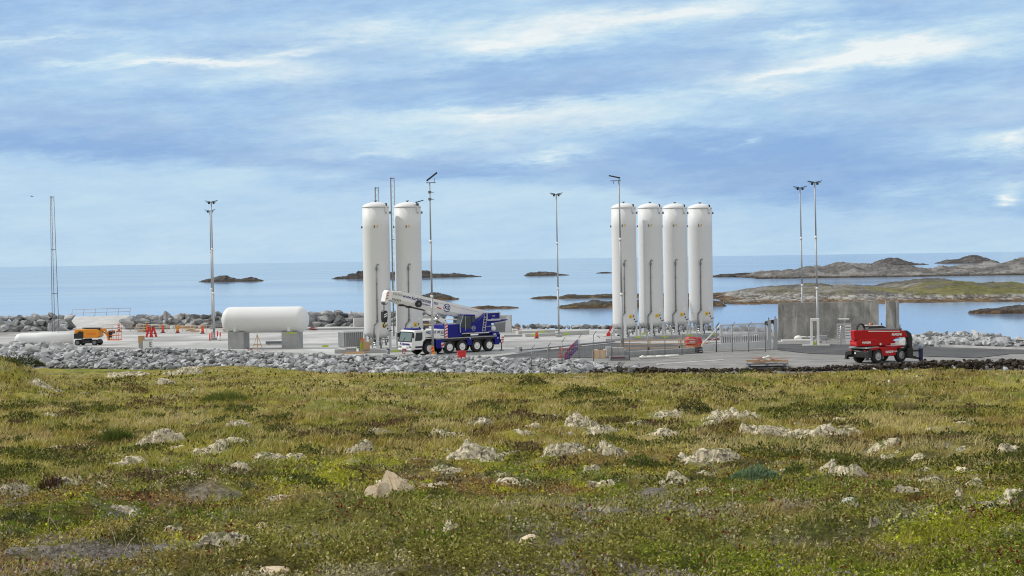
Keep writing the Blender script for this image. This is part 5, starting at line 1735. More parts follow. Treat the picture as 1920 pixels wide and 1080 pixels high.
# slewing superstructure
mb = MB(); mb.lathe([(1.05, 1.70), (1.05, 1.98), (0, 1.98)], 32, M=Matrix.Translation((-5.1, 0, 0))); mb.obj('slewing_ring', 'black', C)
mb = MB(); mb.prism([(-4.35, 1.74), (-2.38, 1.74), (-2.38, 3.05), (-2.6, 3.12), (-4.35, 3.12)], -1.28, 1.28, 'XZ'); mb.obj('front_ballast', 'navy', C, bevel=.05)
sup = [(-8.35, 1.98), (-3.9, 1.98), (-3.9, 2.45), (-5.9, 2.7), (-6.2, 3.2), (-7.6, 4.05), (-8.2, 4.1), (-8.35, 3.6)]
for s in (1, -1):
    mb = MB(); mb.prism(sup, s * .55, s * 1.24, 'XZ'); mb.obj('superstructure_side', 'navy', C, bevel=.03)
mb = MB(); mb.box(-8.2, -4.4, -.56, .56, 1.99, 2.6); mb.obj('turntable_frame', 'navy_dark', C)
mb = MB(); mb.box(-8.0, -4.3, 1.245, 1.275, 2.02, 2.14); mb.obj('catwalk', 'gate_grey', C)
# operator cab
oc = [(-6.05, 2.16), (-4.05, 2.16), (-3.98, 2.9), (-4.38, 4.08), (-4.65, 4.16), (-6.05, 4.10)]
mb = MB(); mb.prism(oc, .50, 1.42, 'XZ'); ocab = mb.obj('operator_cab', 'navy', C, bevel=.05)
mb = MB(); mb.prism([(-4.04, 2.75), (-4.36, 3.98), (-4.66, 3.98), (-4.62, 2.75)], 1.415, 1.432, 'XZ'); mb.prism([(-4.72, 2.6), (-4.72, 3.98), (-5.45, 3.96), (-5.45, 2.6)], 1.415, 1.432, 'XZ'); mb.prism([(-5.55, 3.3), (-5.55, 3.95), (-5.98, 3.93), (-5.98, 3.3)], 1.415, 1.432, 'XZ'); mb.obj('cab_window', 'glass', ocab)
mb = MB(); mb.add([(-3.97, .56, 2.88), (-3.97, 1.36, 2.88), (-4.35, 1.36, 4.05), (-4.35, .56, 4.05)], [(0, 1, 2, 3)]); mb.add([(-4.02, .56, 2.2), (-4.02, 1.36, 2.2), (-3.965, 1.36, 2.84), (-3.965, .56, 2.84)], [(0, 1, 2, 3)])
mb.obj('front_window', 'glass_green', ocab)
mb = MB(); mb.bar((-4.0, 1.425, 2.2), (-3.97, 1.425, 2.9), .05); mb.bar((-3.97, 1.425, 2.9), (-4.4, 1.425, 4.08), .05); mb.bar((-4.68, 1.435, 2.4), (-4.68, 1.435, 4.0), .035); mb.obj('cab_trim', 'gate_grey', ocab)


def ring_emblem(parent, c, r, y, col, txt, back=None):
    e = MB(); n = 32
    vs = []
    for rr in (r, r * .86):
        for yy in (y, y + .014):
            for i in range(n): vs.append((c[0] + rr * math.cos(2 * PI * i / n), yy, c[1] + rr * math.sin(2 * PI * i / n)))
    fs = []
    for i in range(n):
        j = (i + 1) % n
        fs += [(n + i, n + j, 3 * n + j, 3 * n + i), (i, j, n + j, n + i), (2 * n + j, 2 * n + i, 3 * n + i, 3 * n + j), (j, i, 2 * n + i, 2 * n + j)]
    e.add(vs, fs)
    ob = e.obj('emblem_ring', col, parent)
    if back:
        mb = MB(); mb.tube((c[0], y - .004, c[1]), (c[0], y + .006, c[1]), r * .9, n=32, smooth=False); mb.obj('emblem_disc', back, parent)
    return ob


ring_emblem(ocab, (-5.78, 2.62), .26, 1.422, 'gate_grey', 'KS')
letters('KS', .30, 'gate_grey', ocab, face_matrix((-5.78, 1.428, 2.62), (-1, 0, 0), (0, 0, 1)))
letters('LIEBHERR', .16, 'white', C, face_matrix((-4.9, 1.285, 2.09), (-1, 0, 0), (0, 0, 1)), bold=.004)
letters('K. SIMONSEN', .17, 'gate_grey', C, face_matrix((-7.75, 1.25, 2.72), (-1, 0, 0), (0, 0, 1)))
letters('LTM', .14, 'white', C, face_matrix((-8.1, 1.25, 2.18), (-1, 0, 0), (0, 0, 1)))
# ladder
mb = MB()
for dx in (0, .36): mb.bar((-7.05 - dx, 1.30, 2.2), (-7.35 - dx, 1.30, 3.9), .05)
for k in range(6): mb.bar((-7.08 - .05 * k, 1.30, 2.35 + .28 * k), (-7.44 - .05 * k, 1.30, 2.35 + .28 * k), .10, .05)
mb.path([(-7.35, 1.30, 3.9), (-7.3, 1.30, 4.15), (-7.5, 1.30, 4.3)], .025); mb.obj('ladder', 'gate_grey', C)
# winch box
mb = MB(); mb.box(-9.45, -7.75, -1.0, 1.30, 3.55, 4.18); wb = mb.obj('winch_box', 'navy', C, bevel=.03)
mb = MB()
for z in (3.42, 4.22): mb.bar((-9.5, 1.33, z), (-7.7, 1.33, z), .14 if z < 4 else .07)
for x in (-9.5, -7.7): mb.bar((x, 1.33, 3.42), (x, 1.33, 4.22), .08)
mb.obj('frame', 'gate_grey', wb)
letters('5100', .22, 'gate_grey', wb, face_matrix((-8.6, 1.312, 3.85), (-1, 0, 0), (0, 0, 1)))
mb = MB(); mb.prism([(-8.3, 3.05), (-9.6, 3.2), (-10.6, 3.32), (-10.65, 3.42), (-9.7, 3.42), (-8.3, 3.42)], -.9, 1.2, 'XZ'); mb.obj('rear_arm', 'navy', C)
mb = MB(); mb.tube((-9.6, .6, 3.6), (-9.85, .6, 4.25), .12); mb.tube((-9.7, -.5, 3.6), (-9.7, -.5, 4.1), .16); mb.obj('rear_fittings', 'black', C)
mb = MB(); mb.sphere((-8.75, .75, 2.45), .46, 18, 12, (1, 1, .92)); mb.obj('air_tank', 'white', C)
mb = MB(); mb.tube((-8.45, .95, 2.1), (-8.45, .95, 3.3), .05); mb.obj('tank_post', 'white', C)
# boom
bp = Vector((-8.15, 0, 3.72)); ba = R(12.3)
BM = Matrix.Translation(bp) @ Matrix.Rotation(-ba, 4, 'Y')
bo = MB(); bo.M = BM


def section(mb, x0, x1, w, h, zo=0.0):
    pr = [(-w / 2, h * .5), (w / 2, h * .5), (w / 2, -h * .18), (w * .30, -h * .46), (0, -h * .52), (-w * .30, -h * .46), (-w / 2, -h * .18)]
    mb.prism([(a, b + zo) for a, b in pr], x0, x1, 'YZ')


section(bo, 0, 11.35, .96, 1.34); boom = bo.obj('boom', 'crane_white', C, bevel=.03)
mb = MB(); mb.M = BM
for k in range(6):
    section(mb, 11.35 + k * .19, 11.35 + k * .19 + .14, .99 - k * .03, 1.36 - k * .05)
    section(mb, 11.35 + k * .19 + .10, 11.35 + k * .19 + .20, .88 - k * .03, 1.16 - k * .05)
mb.obj('telescope_sections', 'crane_white', boom)
mb = MB(); mb.M = BM
for k in range(6):
    for z in (.30, -.30): mb.box(11.40 + k * .19, 11.45 + k * .19, .50 - k * .014, .52 - k * .014, z - .14, z + .10)
mb.obj('section_marks', 'galv_dark', boom)
mb = MB(); mb.M = BM
mb.prism([(12.45, .48), (13.05, .55), (13.25, .2), (13.28, -.75), (13.1, -.95), (12.95, -.9), (12.85, -.5), (12.45, -.45)], -.40, .40, 'XZ'); head = mb.obj('boom_head', 'crane_white', boom, bevel=.03)
chevron(head, BM @ Matrix.Translation((13.20, .405, -.5)) @ FLIP, .24, .85, 3)
mb = MB(); mb.M = BM
for y in (-.22, 0, .22): mb.tube((13.05, y - .05, -.82), (13.05, y + .05, -.82), .24, n=18)
mb.tube((12.9, -.3, .42), (12.9, .3, .42), .2, n=18); mb.obj('sheave', 'galv_dark', head)
# rails along the boom, rope, roller brackets
mb = MB(); mb.M = BM
mb.bar((.6, .20, .70), (11.2, .20, .70), .05); mb.bar((.6, -.20, .70), (11.2, -.20, .70), .05)
mb.box(1.0, 9.0, .482, .495, .36, .39); mb.obj('boom_rail', 'galv', boom)
for x in (9.9, 10.9, 3.5):
    mb = MB(); mb.M = BM; mb.tube((x, -.5, -.72), (x, .5, -.72), .10, n=10); mb.obj('underside_roller', 'black', boom)
mb = MB(); mb.M = BM; mb.box(7.6, 11.2, -.2, .2, -.76, -.69); mb.obj('underside_rail', 'black', boom)
mb = MB(); mb.M = BM; mb.tube((9.15, .47, -.22), (9.15, .72, -.22), .36, n=28, smooth=False); reel = mb.obj('hose_reel', 'black', boom)
mb = MB(); mb.M = BM; mb.tube((9.15, .72, -.22), (9.15, .74, -.22), .12, n=16); mb.obj('reel_hub', 'galv_dark', reel)
letters('www.karlsimonsen.no', .52, 'navy', boom, BM @ face_matrix((8.95, .488, .26), (-1, 0, 0), (0, 0, 1)), bold=.004, shear=.12)
letters('& transport as', .30, 'navy', boom, BM @ face_matrix((8.1, .488, -.10), (-1, 0, 0), (0, 0, 1)))
em = ring_emblem(boom, (0, 0), .45, 0, 'navy', 'KS')
em.data.transform(BM @ Matrix.Translation((5.35, .488, .05)))
letters('KS', .55, 'navy', boom, BM @ face_matrix((5.35, .495, .05), (-1, 0, 0), (0, 0, 1)), bold=.01)
mb = MB(); mb.M = BM; mb.prism([(6.05, -.24), (6.65, -.20), (6.65, -.08), (6.05, -.12)], .482, .498, 'XZ'); mb.obj('warning_mark', 'sign_red', boom)
# luffing cylinder
up_ = BM @ Vector((6.9, 0, -.75)); lo_ = Vector((-4.0, 0, 2.55)); md_ = lo_.lerp(up_, .72)
mb = MB(); mb.tube(lo_, md_, .22, n=20); cyl = mb.obj('lift_cylinder', 'white', C)
mb = MB(); mb.tube(md_, up_, .14, n=16); mb.tube(md_ - (up_ - lo_).normalized() * .08, md_ + (up_ - lo_).normalized() * .08, .27, n=20); mb.obj('piston_rod', 'steel', cyl)
mb = MB(); mb.M = BM; mb.prism([(5.9, -.45), (8.6, -.45), (8.2, -.62), (7.1, -1.02), (6.75, -.98)], -.22, -.10, 'XZ'); mb.prism([(5.9, -.45), (8.6, -.45), (8.2, -.62), (7.1, -1.02), (6.75, -.98)], .10, .22, 'XZ'); mb.tube((6.9, -.35, -.75), (6.9, .35, -.75), .13, n=12); mb.obj('cylinder_bracket', 'crane_white', boom)
# hook block hanging from the head
hp = BM @ Vector((13.08, 0, -.95))
mb = MB()
for y in (-.12, .12): mb.tube((hp.x, y, hp.z + .1), (hp.x, y, hp.z - .85), .022, n=6)
rope = mb.obj('hoist_rope', 'black', C)
hz = hp.z - .85
mb = MB(); mb.prism([(-.26, 0), (-.12, .12), (.12, .12), (.26, 0), (.27, -.75), (.18, -1.12), (-.18, -1.12), (-.27, -.75)], -.26, .26, 'XZ'); mb.M = Matrix.Identity(4)
mb.v = [(x + hp.x, y, z + hz) for x, y, z in mb.v]; hb = mb.obj('hook_block', 'black', C, bevel=.03)
mb = MB(); mb.M = Matrix.Translation((hp.x, 0, hz))
for k in range(2):
    z = -.40 - k * .22; mb.prism([(.2, z), (-.18, z + .16), (-.18, z + .28), (.2, z + .12)], .262, .272, 'XZ')
mb.obj('chevron_mark', 'white', hb)
mb = MB(); pts = [(hp.x, 0, hz - 1.12), (hp.x, 0, hz - 1.28)] + [(hp.x + .17 * math.sin(a), 0, hz - 1.47 + .17 * math.cos(a)) for a in np.linspace(.3, 5.0, 12)]
mb.path(pts, .055, 8); mb.obj('hook', 'black', hb)

# red tub beside the crane, pole guard
q = at(865.5, 671, 2.98)
T = thing('red_tub', 'bright red square tub standing by the rear wheels of the crane', 'tub', q, R(10))
mb = MB(); mb.prism([(-.37, 0), (.37, 0), (.42, .66), (-.42, .66)], -.36, .36, 'XZ'); mb.obj('body', 'sign_red', T, bevel=.05)
mb = MB(); mb.box(-.45, .45, -.40, .40, .66, .72); mb.obj('rim', 'sign_red', T, bevel=.02)
q = at(813, 670, 2.98)
T = thing('wrapped_marker', 'yellow and red striped marker leaning on the lamp post by the crane', 'marker', (q.x, q.y, 3.0), R(-20))
mb = MB(); mb.prism([(-.14, 0), (.2, 0), (.02, 1.15), (-.26, 1.15)], -.05, .05, 'XZ'); mb.obj('board', 'amber', T)
for z in (.1, .45, .8):
    mb = MB(); mb.prism([(-.16 + (z * -.12), z), (.16 + z * -.16, z + .16), (.14 + z * -.16, z + .3), (-.18 - z * .12, z + .14)], -.056, -.051, 'XZ'); mb.obj('stripe', 'sign_red', T)
mb = MB(); mb.lathe([(.55, 0), (.5, .18), (.2, .3), (0, .32)], 14); mb.obj('base', 'concrete_block', T)

# ------------------------------------------------------------------ red rotating telehandler
qn = at(1643.5, 681.3, 2.97); qf = at(1692, 678, 2.97)
yaw = R(34)
fwd = Vector((math.cos(yaw), math.sin(yaw), 0)); lft = Vector((-fwd.y, fwd.x, 0))
org = qn + lft * 1.08; org.z = 2.98
H_ = thing('telehandler', 'red rotating telehandler with a black fork carriage at its front', 'telehandler', org, yaw)
WB = 3.15
for (x, s) in [(0, -1), (0, 1), (WB, -1), (WB, 1)]:
    wheel(H_, x, s * 1.08, .63, .48, .3, s, 'galv', .58, 'galv_dark')
# chassis
mb = MB(); mb.box(-.9, WB + .7, -.62, .62, .55, 1.15); mb.obj('chassis', 'black', H_)
body = [(.62, .62), (WB - .72, .62), (WB - .66, 1.0), (WB - .45, 1.28), (WB + .5, 1.40), (WB + .5, 1.52), (-.75, 1.46), (-.8, 1.22), (-.5, 1.20), (.35, 1.32), (.58, 1.05)]
for s in (1, -1):
    mb = MB(); mb.prism(body, min(s * .64, s * 1.22), max(s * .64, s * 1.22), 'XZ'); mb.obj('side_fairing', 'red', H_, bevel=.04)
mb = MB(); mb.box(-.78, WB + .48, -.66, .66, 1.15, 1.44); mb.obj('deck', 'red', H_)
letters('MAGNI', .30, 'white', H_, face_matrix((1.55, -1.225, .98), (1, 0, 0), (0, 0, 1)), bold=.012)
letters('RTH 5.25', .17, 'white', H_, face_matrix((2.25, -1.225, 1.0), (1, 0, 0), (0, 0, 1)), bold=.006)
mb = MB(); mb.box(-.15, .0, -1.24, -1.222, .3, .9); mb.box(.62, .95, -1.1, -.65, .35, .62); mb.obj('fuel_step', 'galv_dark', H_)
# rear stabilisers
mb = MB(); mb.prism([(-1.25, .55), (-.72, .55), (-.72, 1.32), (-1.0, 1.36), (-1.25, 1.1)], -1.22, 1.22, 'XZ'); mb.obj('rear_frame', 'black', H_, bevel=.04)
for s in (1, -1):
    mb = MB(); mb.prism([(s * .55, 1.2), (s * 1.32, 1.05), (s * 1.42, .45), (s * 1.2, .42), (s * 1.05, .75), (s * .55, .8)], -1.55, -1.26, 'YZ'); mb.box(-1.6, -1.2, min(s * 1.1, s * 1.5), max(s * 1.1, s * 1.5), .34, .42); mb.obj('stabiliser', 'black', H_, bevel=.02)
    mb = MB(); mb.box(-1.30, -1.252, min(s * .7, s * .95), max(s * .7, s * .95), 1.12, 1.24); mb.obj('tail_lamp', 'sign_red', H_)
mb = MB(); mb.tube((-1.56, .1, .95), (-1.50, .1, .95), .09, n=12); mb.obj('tow_eye', 'white', H_)
mb = MB(); mb.prism([(-1.28, 1.38), (.3, 1.47), (.3, 1.53), (-1.28, 1.50)], -1.15, 1.15, 'XZ'); mb.obj('deck_plate', 'galv', H_)
# turret, slewed towards the right of the chassis
TM = Matrix.Translation((1.2, 0, 0)) @ Matrix.Rotation(R(-17), 4, 'Z') @ Matrix.Translation((-1.2, 0, 0))


def MT():
    k = MB(); k.M = TM
    return k


mb = MT(); mb.prism([(-1.5, 1.58), (.55, 1.58), (.75, 1.75), (.75, 2.05), (.4, 2.22), (-1.35, 2.22), (-1.5, 2.1)], -1.22, .2, 'XZ'); cw = mb.obj('counterweight', 'red', H_, bevel=.08, seg=3)
letters('MAGNI', .27, 'white', cw, TM @ face_matrix((-.55, -1.226, 1.92), (1, 0, 0), (0, 0, 1)), bold=.012)
mb = MT(); mb.box(-1.52, -1.505, -1.0, .0, 1.75, 1.95); mb.obj('rear_strip', 'sign_red', cw)
mb = MT(); mb.lathe([(.8, 1.44), (.8, 1.60), (0, 1.6)], 28, M=Matrix.Translation((1.2, 0, 0))); mb.obj('slewing_ring', 'black', H_)
mb = MT(); mb.prism([(.1, 1.60), (2.6, 1.60), (2.6, 1.95), (1.9, 2.2), (.1, 2.2)], -1.0, 1.1, 'XZ'); mb.obj('turret_frame', 'red', H_, bevel=.04)
# boom housing on the near side
bh = [(-1.62, 2.16), (-1.70, 2.30), (-1.78, 3.02), (-1.70, 3.08), (3.10, 3.00), (3.55, 2.80), (3.78, 2.44), (3.66, 2.28), (2.85, 2.30), (2.2, 2.02), (1.9, 1.72), (1.6, 1.60), (.75, 1.58), (.15, 1.96), (-.6, 2.12)]
mb = MT(); mb.prism(bh, -1.12, -.42, 'XZ'); bm_ = mb.obj('boom', 'red', H_, bevel=.05)
mb = MT(); mb.box(-.5, 3.2, -1.0, -.45, 3.05, 3.15); mb.obj('boom_top_rail', 'galv_dark', bm_)
mb = MT(); mb.prism([(-.3, 2.92), (3.0, 2.84), (3.0, 2.90), (-.3, 3.0)], -1.132, -1.124, 'XZ'); mb.obj('white_line', 'white', bm_)
letters('MAGNI', .32, 'white', bm_, TM @ face_matrix((2.65, -1.126, 2.58), (1, 0, 0), (0, 0, 1)), bold=.012)
mb = MT(); mb.tube((.95, -1.124, 1.74), (.95, -1.14, 1.74), .10, n=14); mb.box(2.0, 2.7, -1.16, -1.125, 1.66, 1.76); mb.obj('white_decal', 'white', bm_)
# boom head, carriage and forks
mb = MT(); mb.prism([(3.25, 2.90), (3.85, 2.92), (4.25, 2.62), (4.38, 2.1), (4.32, 1.3), (4.0, 1.2), (3.9, 1.7), (3.92, 2.15), (3.7, 2.35)], -1.05, -.5, 'XZ'); bhd = mb.obj('boom_head', 'black', H_, bevel=.05)
mb = MT(); mb.box(3.75, 4.35, -1.15, -.4, .35, 1.3); mb.tube((3.6, -.75, 1.1), (4.1, -.75, 1.9), .10); mb.tube((3.95, -1.2, .55), (3.95, -.3, .55), .13); mb.tube((3.7, -1.1, .8), (4.2, -1.1, 1.5), .07); mb.obj('fork_bracket', 'black', H_, bevel=.03)
mb = MT(); mb.box(4.2, 5.12, -1.0, -.8, .92, 1.10); mb.prism([(4.2, .62), (5.12, .34), (5.12, .18), (4.2, .30)], -1.0, -.8, 'XZ')
mb.obj('carriage', 'black', H_)
mb = MT(); mb.box(5.12, 5.40, -1.12, -.78, .04, 1.22); mb.obj('blade', 'navy_dark', H_, bevel=.02)
mb = MT(); mb.tube((5.15, -.9, 1.2), (5.15, -.9, 1.62), .035); mb.obj('blade_rod', 'blue_panel', H_)
mb = MT(); mb.tube((3.2, -.75, 3.0), (3.2, -.75, 3.5), .07); mb.tube((3.2, -.75, 3.05), (3.35, -.75, 3.05), .12); mb.obj('work_lamp', 'galv_dark', H_)
# cab on the far side
cp = [(.4, 2.0), (2.75, 2.0), (2.85, 2.5), (2.6, 3.0), (2.1, 3.33), (.55, 3.36), (.4, 3.2)]
mb = MT(); mb.prism(cp, .15, 1.15, 'XZ'); cb = mb.obj('cab', 'black', H_, bevel=.06)
mb = MT(); mb.prism([(1.55, 2.5), (2.68, 2.5), (2.42, 3.0), (2.02, 3.23), (1.55, 3.24)], .12, .145, 'XZ'); mb.prism([(.55, 2.5), (1.45, 2.5), (1.45, 3.23), (.6, 3.23)], .12, .145, 'XZ'); mb.obj('cab_window', 'glass', cb)
mb = MT(); mb.add([(.385, .22, 2.5), (.385, 1.08, 2.5), (.385, 1.08, 3.2), (.385, .22, 3.2)], [(0, 3, 2, 1)]); mb.obj('rear_window', 'glass_green', cb)
mb = MT(); mb.box(.4, 2.0, .2, 1.1, 3.36, 3.41); mb.box(.35, .65, .25, .55, 3.41, 3.48); mb.obj('roof_guard', 'gate_grey', cb)
mb = MT(); mb.tube((.9, .6, 3.41), (.9, .6, 3.62), .10, n=12); mb.obj('beacon', 'beacon', cb)
mb = MT(); mb.tube((1.15, .75, 3.41), (1.15, .75, 3.58), .07); mb.tube((2.05, .55, 3.3), (2.05, .55, 3.6), .06); mb.obj('antenna', 'black', cb)
# hoses looped over the boom rear
mb = MT()
for y in (-.62, -.72, -.82):
    mb.path([(-1.25 + .40 * (1 - math.cos(a)), y, 2.98 + .66 * max(0.0, math.sin(a)) ** .8) for a in np.linspace(0, PI, 12)], .06, 8)
mb.obj('hose_loop', 'black', H_)

# ------------------------------------------------------------------ yellow boom lift
qn = at(136 + 1, 647.5, 2.97); qf = at(176, 647.3, 2.97)
org = (qn + qf) / 2 + Vector((.68, -.3, 0)); org.z = 2.99
B = thing('boom_lift', 'yellow articulated boom lift with a railed basket in front', 'boom lift', org, R(-10))
for (x, y, s) in [(-1.05, -.75, -1), (1.25, -.75, -1), (-1.05, .75, 1), (1.25, .75, 1)]:
    wheel(B, x, y, .37, .30, .2, s, 'galv_dark', .6, 'black')
mb = MB(); mb.box(-1.5, 1.65, -.6, .6, .30, .68); mb.box(-.5, .6, -.75, .75, .25, .62); mb.obj('chassis', 'black', B, bevel=.04)
mb = MB(); mb.lathe([(.5, .66), (.5, .84), (0, .84)], 20); mb.obj('turntable', 'black', B)
mb = MB(); mb.prism([(-1.45, .95), (-1.5, 1.8), (-1.3, 2.02), (-.9, 2.05), (1.55, 2.0), (1.75, 1.85), (1.78, 1.15), (1.45, .95)], -.80, .80, 'XZ'); hd = mb.obj('hood', 'amber', B, bevel=.08, seg=3)
mb = MB(); mb.prism([(-1.52, .85), (-.25, .85), (-.25, 1.75), (-.8, 1.80), (-1.1, 1.55), (-1.52, 1.5)], -.835, -.805, 'XZ'); mb.obj('side_door', 'black', hd)
mb = MB(); mb.box(.25, 1.45, -.812, -.803, 1.35, 1.52); mb.obj('vent', 'orange', hd)
mb = MB(); mb.box(-.3, 1.7, -.35, .35, 2.02, 2.18); mb.box(.9, 1.72, -.4, .4, 1.85, 2.12); mb.obj('lower_boom', 'black', B, bevel=.03)
mb = MB(); mb.bar((-.7, 0, 2.15), (1.75, 0, 2.14), .22, .18); mb.obj('upper_boom', 'galv_dark', B)
mb = MB(); mb.bar((1.7, 0, 1.95), (2.35, 0, 1.95), .26, .28); mb.bar((2.3, 0, 2.05), (2.85, 0, .72), .26, .26); mb.obj('jib', 'amber', B, bevel=.03)
mb = MB(); mb.tube((1.9, .1, 1.8), (2.5, .1, 1.3), .06); mb.obj('jib_cylinder', 'black', B)
bk = MB(); bk.box(2.75, 4.35, -.5, .5, .60, .72); basket = bk.obj('basket_floor', 'orange', B)
mb = MB()
for x in (2.95, 3.6, 4.32):
    for y in (-.48, .48): mb.tube((x, y, .72), (x, y, 1.78), .025, n=6)
for z in (1.22, 1.78):
    mb.tube((2.95, -.48, z), (4.32, -.48, z), .025, n=6); mb.tube((2.95, .48, z), (4.32, .48, z), .025, n=6); mb.tube((4.32, -.48, z), (4.32, .48, z), .025, n=6); mb.tube((2.95, -.48, z), (2.95, .48, z), .025, n=6)
mb.obj('basket_rail', 'orange', basket)
mb = MB(); mb.box(2.85, 3.5, -.35, .35, 1.45, 1.85); mb.box(2.9, 3.15, -.3, .3, .95, 1.45); mb.obj('control_panel', 'black', basket, bevel=.02)
# ------------------------------------------------------------------ concrete walls at right
WY = 190.0
wa = far(1460, 640, WY); wb_ = far(1645, 640, WY)
ztl = far(1460, 569, WY).z; ztr = far(1645, 564, WY).z
T = thing('concrete_wall', 'tall stained concrete wall behind the door frame and the turnstile', 'wall', (wa.x, WY, 2.95))
Lw = wb_.x - wa.x
mb = MB(); mb.prism([(0, 0), (Lw - 1.6, 0), (Lw - 1.6, (ztl + ztr) / 2 - 2.95), (0, (ztl + ztr) / 2 - 2.95)], 0, .35, 'XZ'); mb.obj('wall_face', 'concrete_wall', T, bevel=.03)
mb = MB(); mb.add([(Lw - 1.597, .0, 0), (Lw, -.9, 0), (Lw, -.9, 4.45), (Lw - 1.597, .0, 4.45), (Lw - 1.597, .35, 0), (Lw, -.55, 0), (Lw, -.55, 4.45), (Lw - 1.597, .35, 4.45)],
                  [(0, 1, 2, 3), (4, 7, 6, 5), (0, 4, 5, 1), (1, 5, 6, 2), (2, 6, 7, 3), (3, 7, 4, 0)]); mb.obj('wall_return', 'concrete_wall', T)
mb = MB(); mb.box(-.02, Lw - 1.61, -.06, -.003, .0, .16); mb.obj('footing', 'concrete_new', T)
q0 = far(1662, 640, WY - .6); q1 = far(1685.5, 640, WY - .6)
T = thing('concrete_wall', 'narrow concrete wall panel right of the slot, behind the red telehandler', 'wall', (q0.x, WY - .6, 2.95))
mb = MB(); mb.box(0, q1.x - q0.x - .35, 0, .35, 0, 4.5); mb.obj('wall_face', 'concrete_wall', T, bevel=.03)
mb = MB(); mb.box(q1.x - q0.x - .347, q1.x - q0.x, -.3, .6, 0, 4.5); mb.obj('wall_end', 'concrete_block', T, bevel=.03)

# white door frame
q = at(1528, 647.5, 3.0)
T = thing('door_frame', 'white free standing door frame in front of the concrete wall', 'door frame', (q.x, q.y, 3.0), R(-10))
for x in (-.50, .22):
    mb = MB(); mb.box(x, x + .28, -.3, .3, .06, 2.72); mb.obj('jamb', 'white', T, bevel=.015)
mb = MB(); mb.box(-.48, .50, -.32, .32, 2.72, 2.98); mb.obj('header', 'white', T, bevel=.015)
mb = MB(); mb.box(-1.4, 1.6, -.9, .9, -.02, .055); mb.obj('base_slab', 'concrete_new', T)
mb = MB(); mb.box(-.2, .22, -.1, .1, .06, .32); mb.tube((-.05, 0, .3), (0, 0, .55), .03); mb.obj('lime_marker', 'lime', T)
q = at(1545, 646, 3.0)
T = thing('barrier_bench', 'low grey steel bench with rails right of the white door frame', 'bench', (q.x, q.y + 1.0, 3.0), R(-6))
mb = MB(); mb.box(-.6, .55, -.3, .3, .55, .95); mb.obj('box', 'galv', T, bevel=.02)
for x in (-.5, .45):
    mb = MB(); mb.bar((x, 0, 0), (x, 0, .55), .09); mb.obj('leg', 'gate_grey', T)
mb = MB(); mb.tube((.5, 0, .5), (2.6, 0, .5), .035, n=6); mb.tube((.5, 0, .2), (2.6, 0, .2), .035, n=6); mb.tube((2.6, 0, 0), (2.6, 0, .55), .04, n=6); mb.obj('side_rail', 'gate_grey', T)
# turnstile
q = at(1582, 645.5, 3.0)
T = thing('turnstile', 'full height white barred turnstile beside the blue panel', 'turnstile', (q.x, q.y, 3.0), R(-8))
mb = MB()
for x in (-.78, .08, .72): mb.box(x, x + .08, -.62, -.54, 0, 2.3)
mb.box(-.78, .80, -.63, -.53, 2.22, 2.34); mb.box(-.78, .80, -.63, -.53, 0, .08); mb.box(-.78, .80, .5, .6, 0, 2.3) if False else None
mb.obj('frame', 'gate_grey', T)
mb = MB()
for k in range(12):
    z = .2 + k * .17; mb.box(-.70, .0, -.60, -.57, z, z + .05)
for k in range(6): mb.box(-.66 + .12 * k, -.63 + .12 * k, -.60, -.56, .1, 2.2)
mb.obj('bars', 'gate_grey', T)
mb = MB()
for k in range(7):
    z = .12 + k * .31; mb.box(.16, .72, -.61, -.56, z, z + .19)
mb.obj('panel', 'white', T)
mb = MB(); mb.tube((-.3, 0, .05), (-.3, 0, 2.3), .06)
for k in range(9):
    for a in (0, 2.1, 4.2): mb.tube((-.3, 0, .3 + .22 * k), (-.3 + .55 * math.cos(a), .55 * math.sin(a), .3 + .22 * k), .022, n=6)
mb.obj('rotor', 'steel', T)
mb = MB(); mb.box(-.55, .62, -.5, .2, 2.78, 2.88); mb.obj('canopy', 'white', T)
mb = MB(); mb.box(-.62, -.52, -.2, .0, 2.34, 2.85); mb.bar((-.5, -.1, 2.5), (.6, -.1, 2.5), .10, .05); mb.obj('canopy_post', 'galv_dark', T)
q = at(1594.5, 640, 3.0)
mb = MB(); mb.box(-.16, .16, -.05, .05, .25, 1.15); mb.bar((-.1, 0, 0), (-.1, 0, .3), .06); mb.bar((.1, 0, 0), (.1, 0, .3), .06)
o = tag(mb.obj('blue_panel', 'blue_panel'), 'small light blue panel at the left of the red telehandler', 'panel'); o.location = q
q = at(1495, 637.5, 3.0)
mb = MB(); mb.sphere((0, 0, .25), .38, 10, 8, (1.3, 1, .85)); mb.path([(.3, 0, .4), (1.2, 0, .35), (2.0, .1, .36)], .07); o = tag(mb.obj('white_bundle', 'foam'), 'rounded white bundle at the foot of the concrete wall', 'bundle'); o.location = (q.x, q.y - .6, 3.0)
mb = MB(); a = at(1462, 638.5, 3); b = at(1518, 637.5, 3); mb.prism([(a.x, a.y - 1.6), (b.x, b.y - 1.6), (b.x, b.y - .75), (a.x, a.y - .75)], 2.95, 3.14, 'XY')
tag(mb.obj('white_kerb', 'white', bevel=.02), 'white kerb strip at the foot of the concrete wall', 'kerb')
# white kerb along the road, right
mb = MB(); prev = None
pts = [at(u, v, 3.0) for u, v in [(1738, 648.5), (1790, 650), (1850, 652.5), (1935, 656.5)]]
poly = [(p.x, p.y) for p in pts] + [(p.x + .1, p.y + .45) for p in reversed(pts)]
mb.prism(poly, 2.92, 3.15, 'XY')
tag(mb.obj('white_kerb', 'concrete_new'), 'long pale kerb between the road and the rock heap at right', 'kerb')

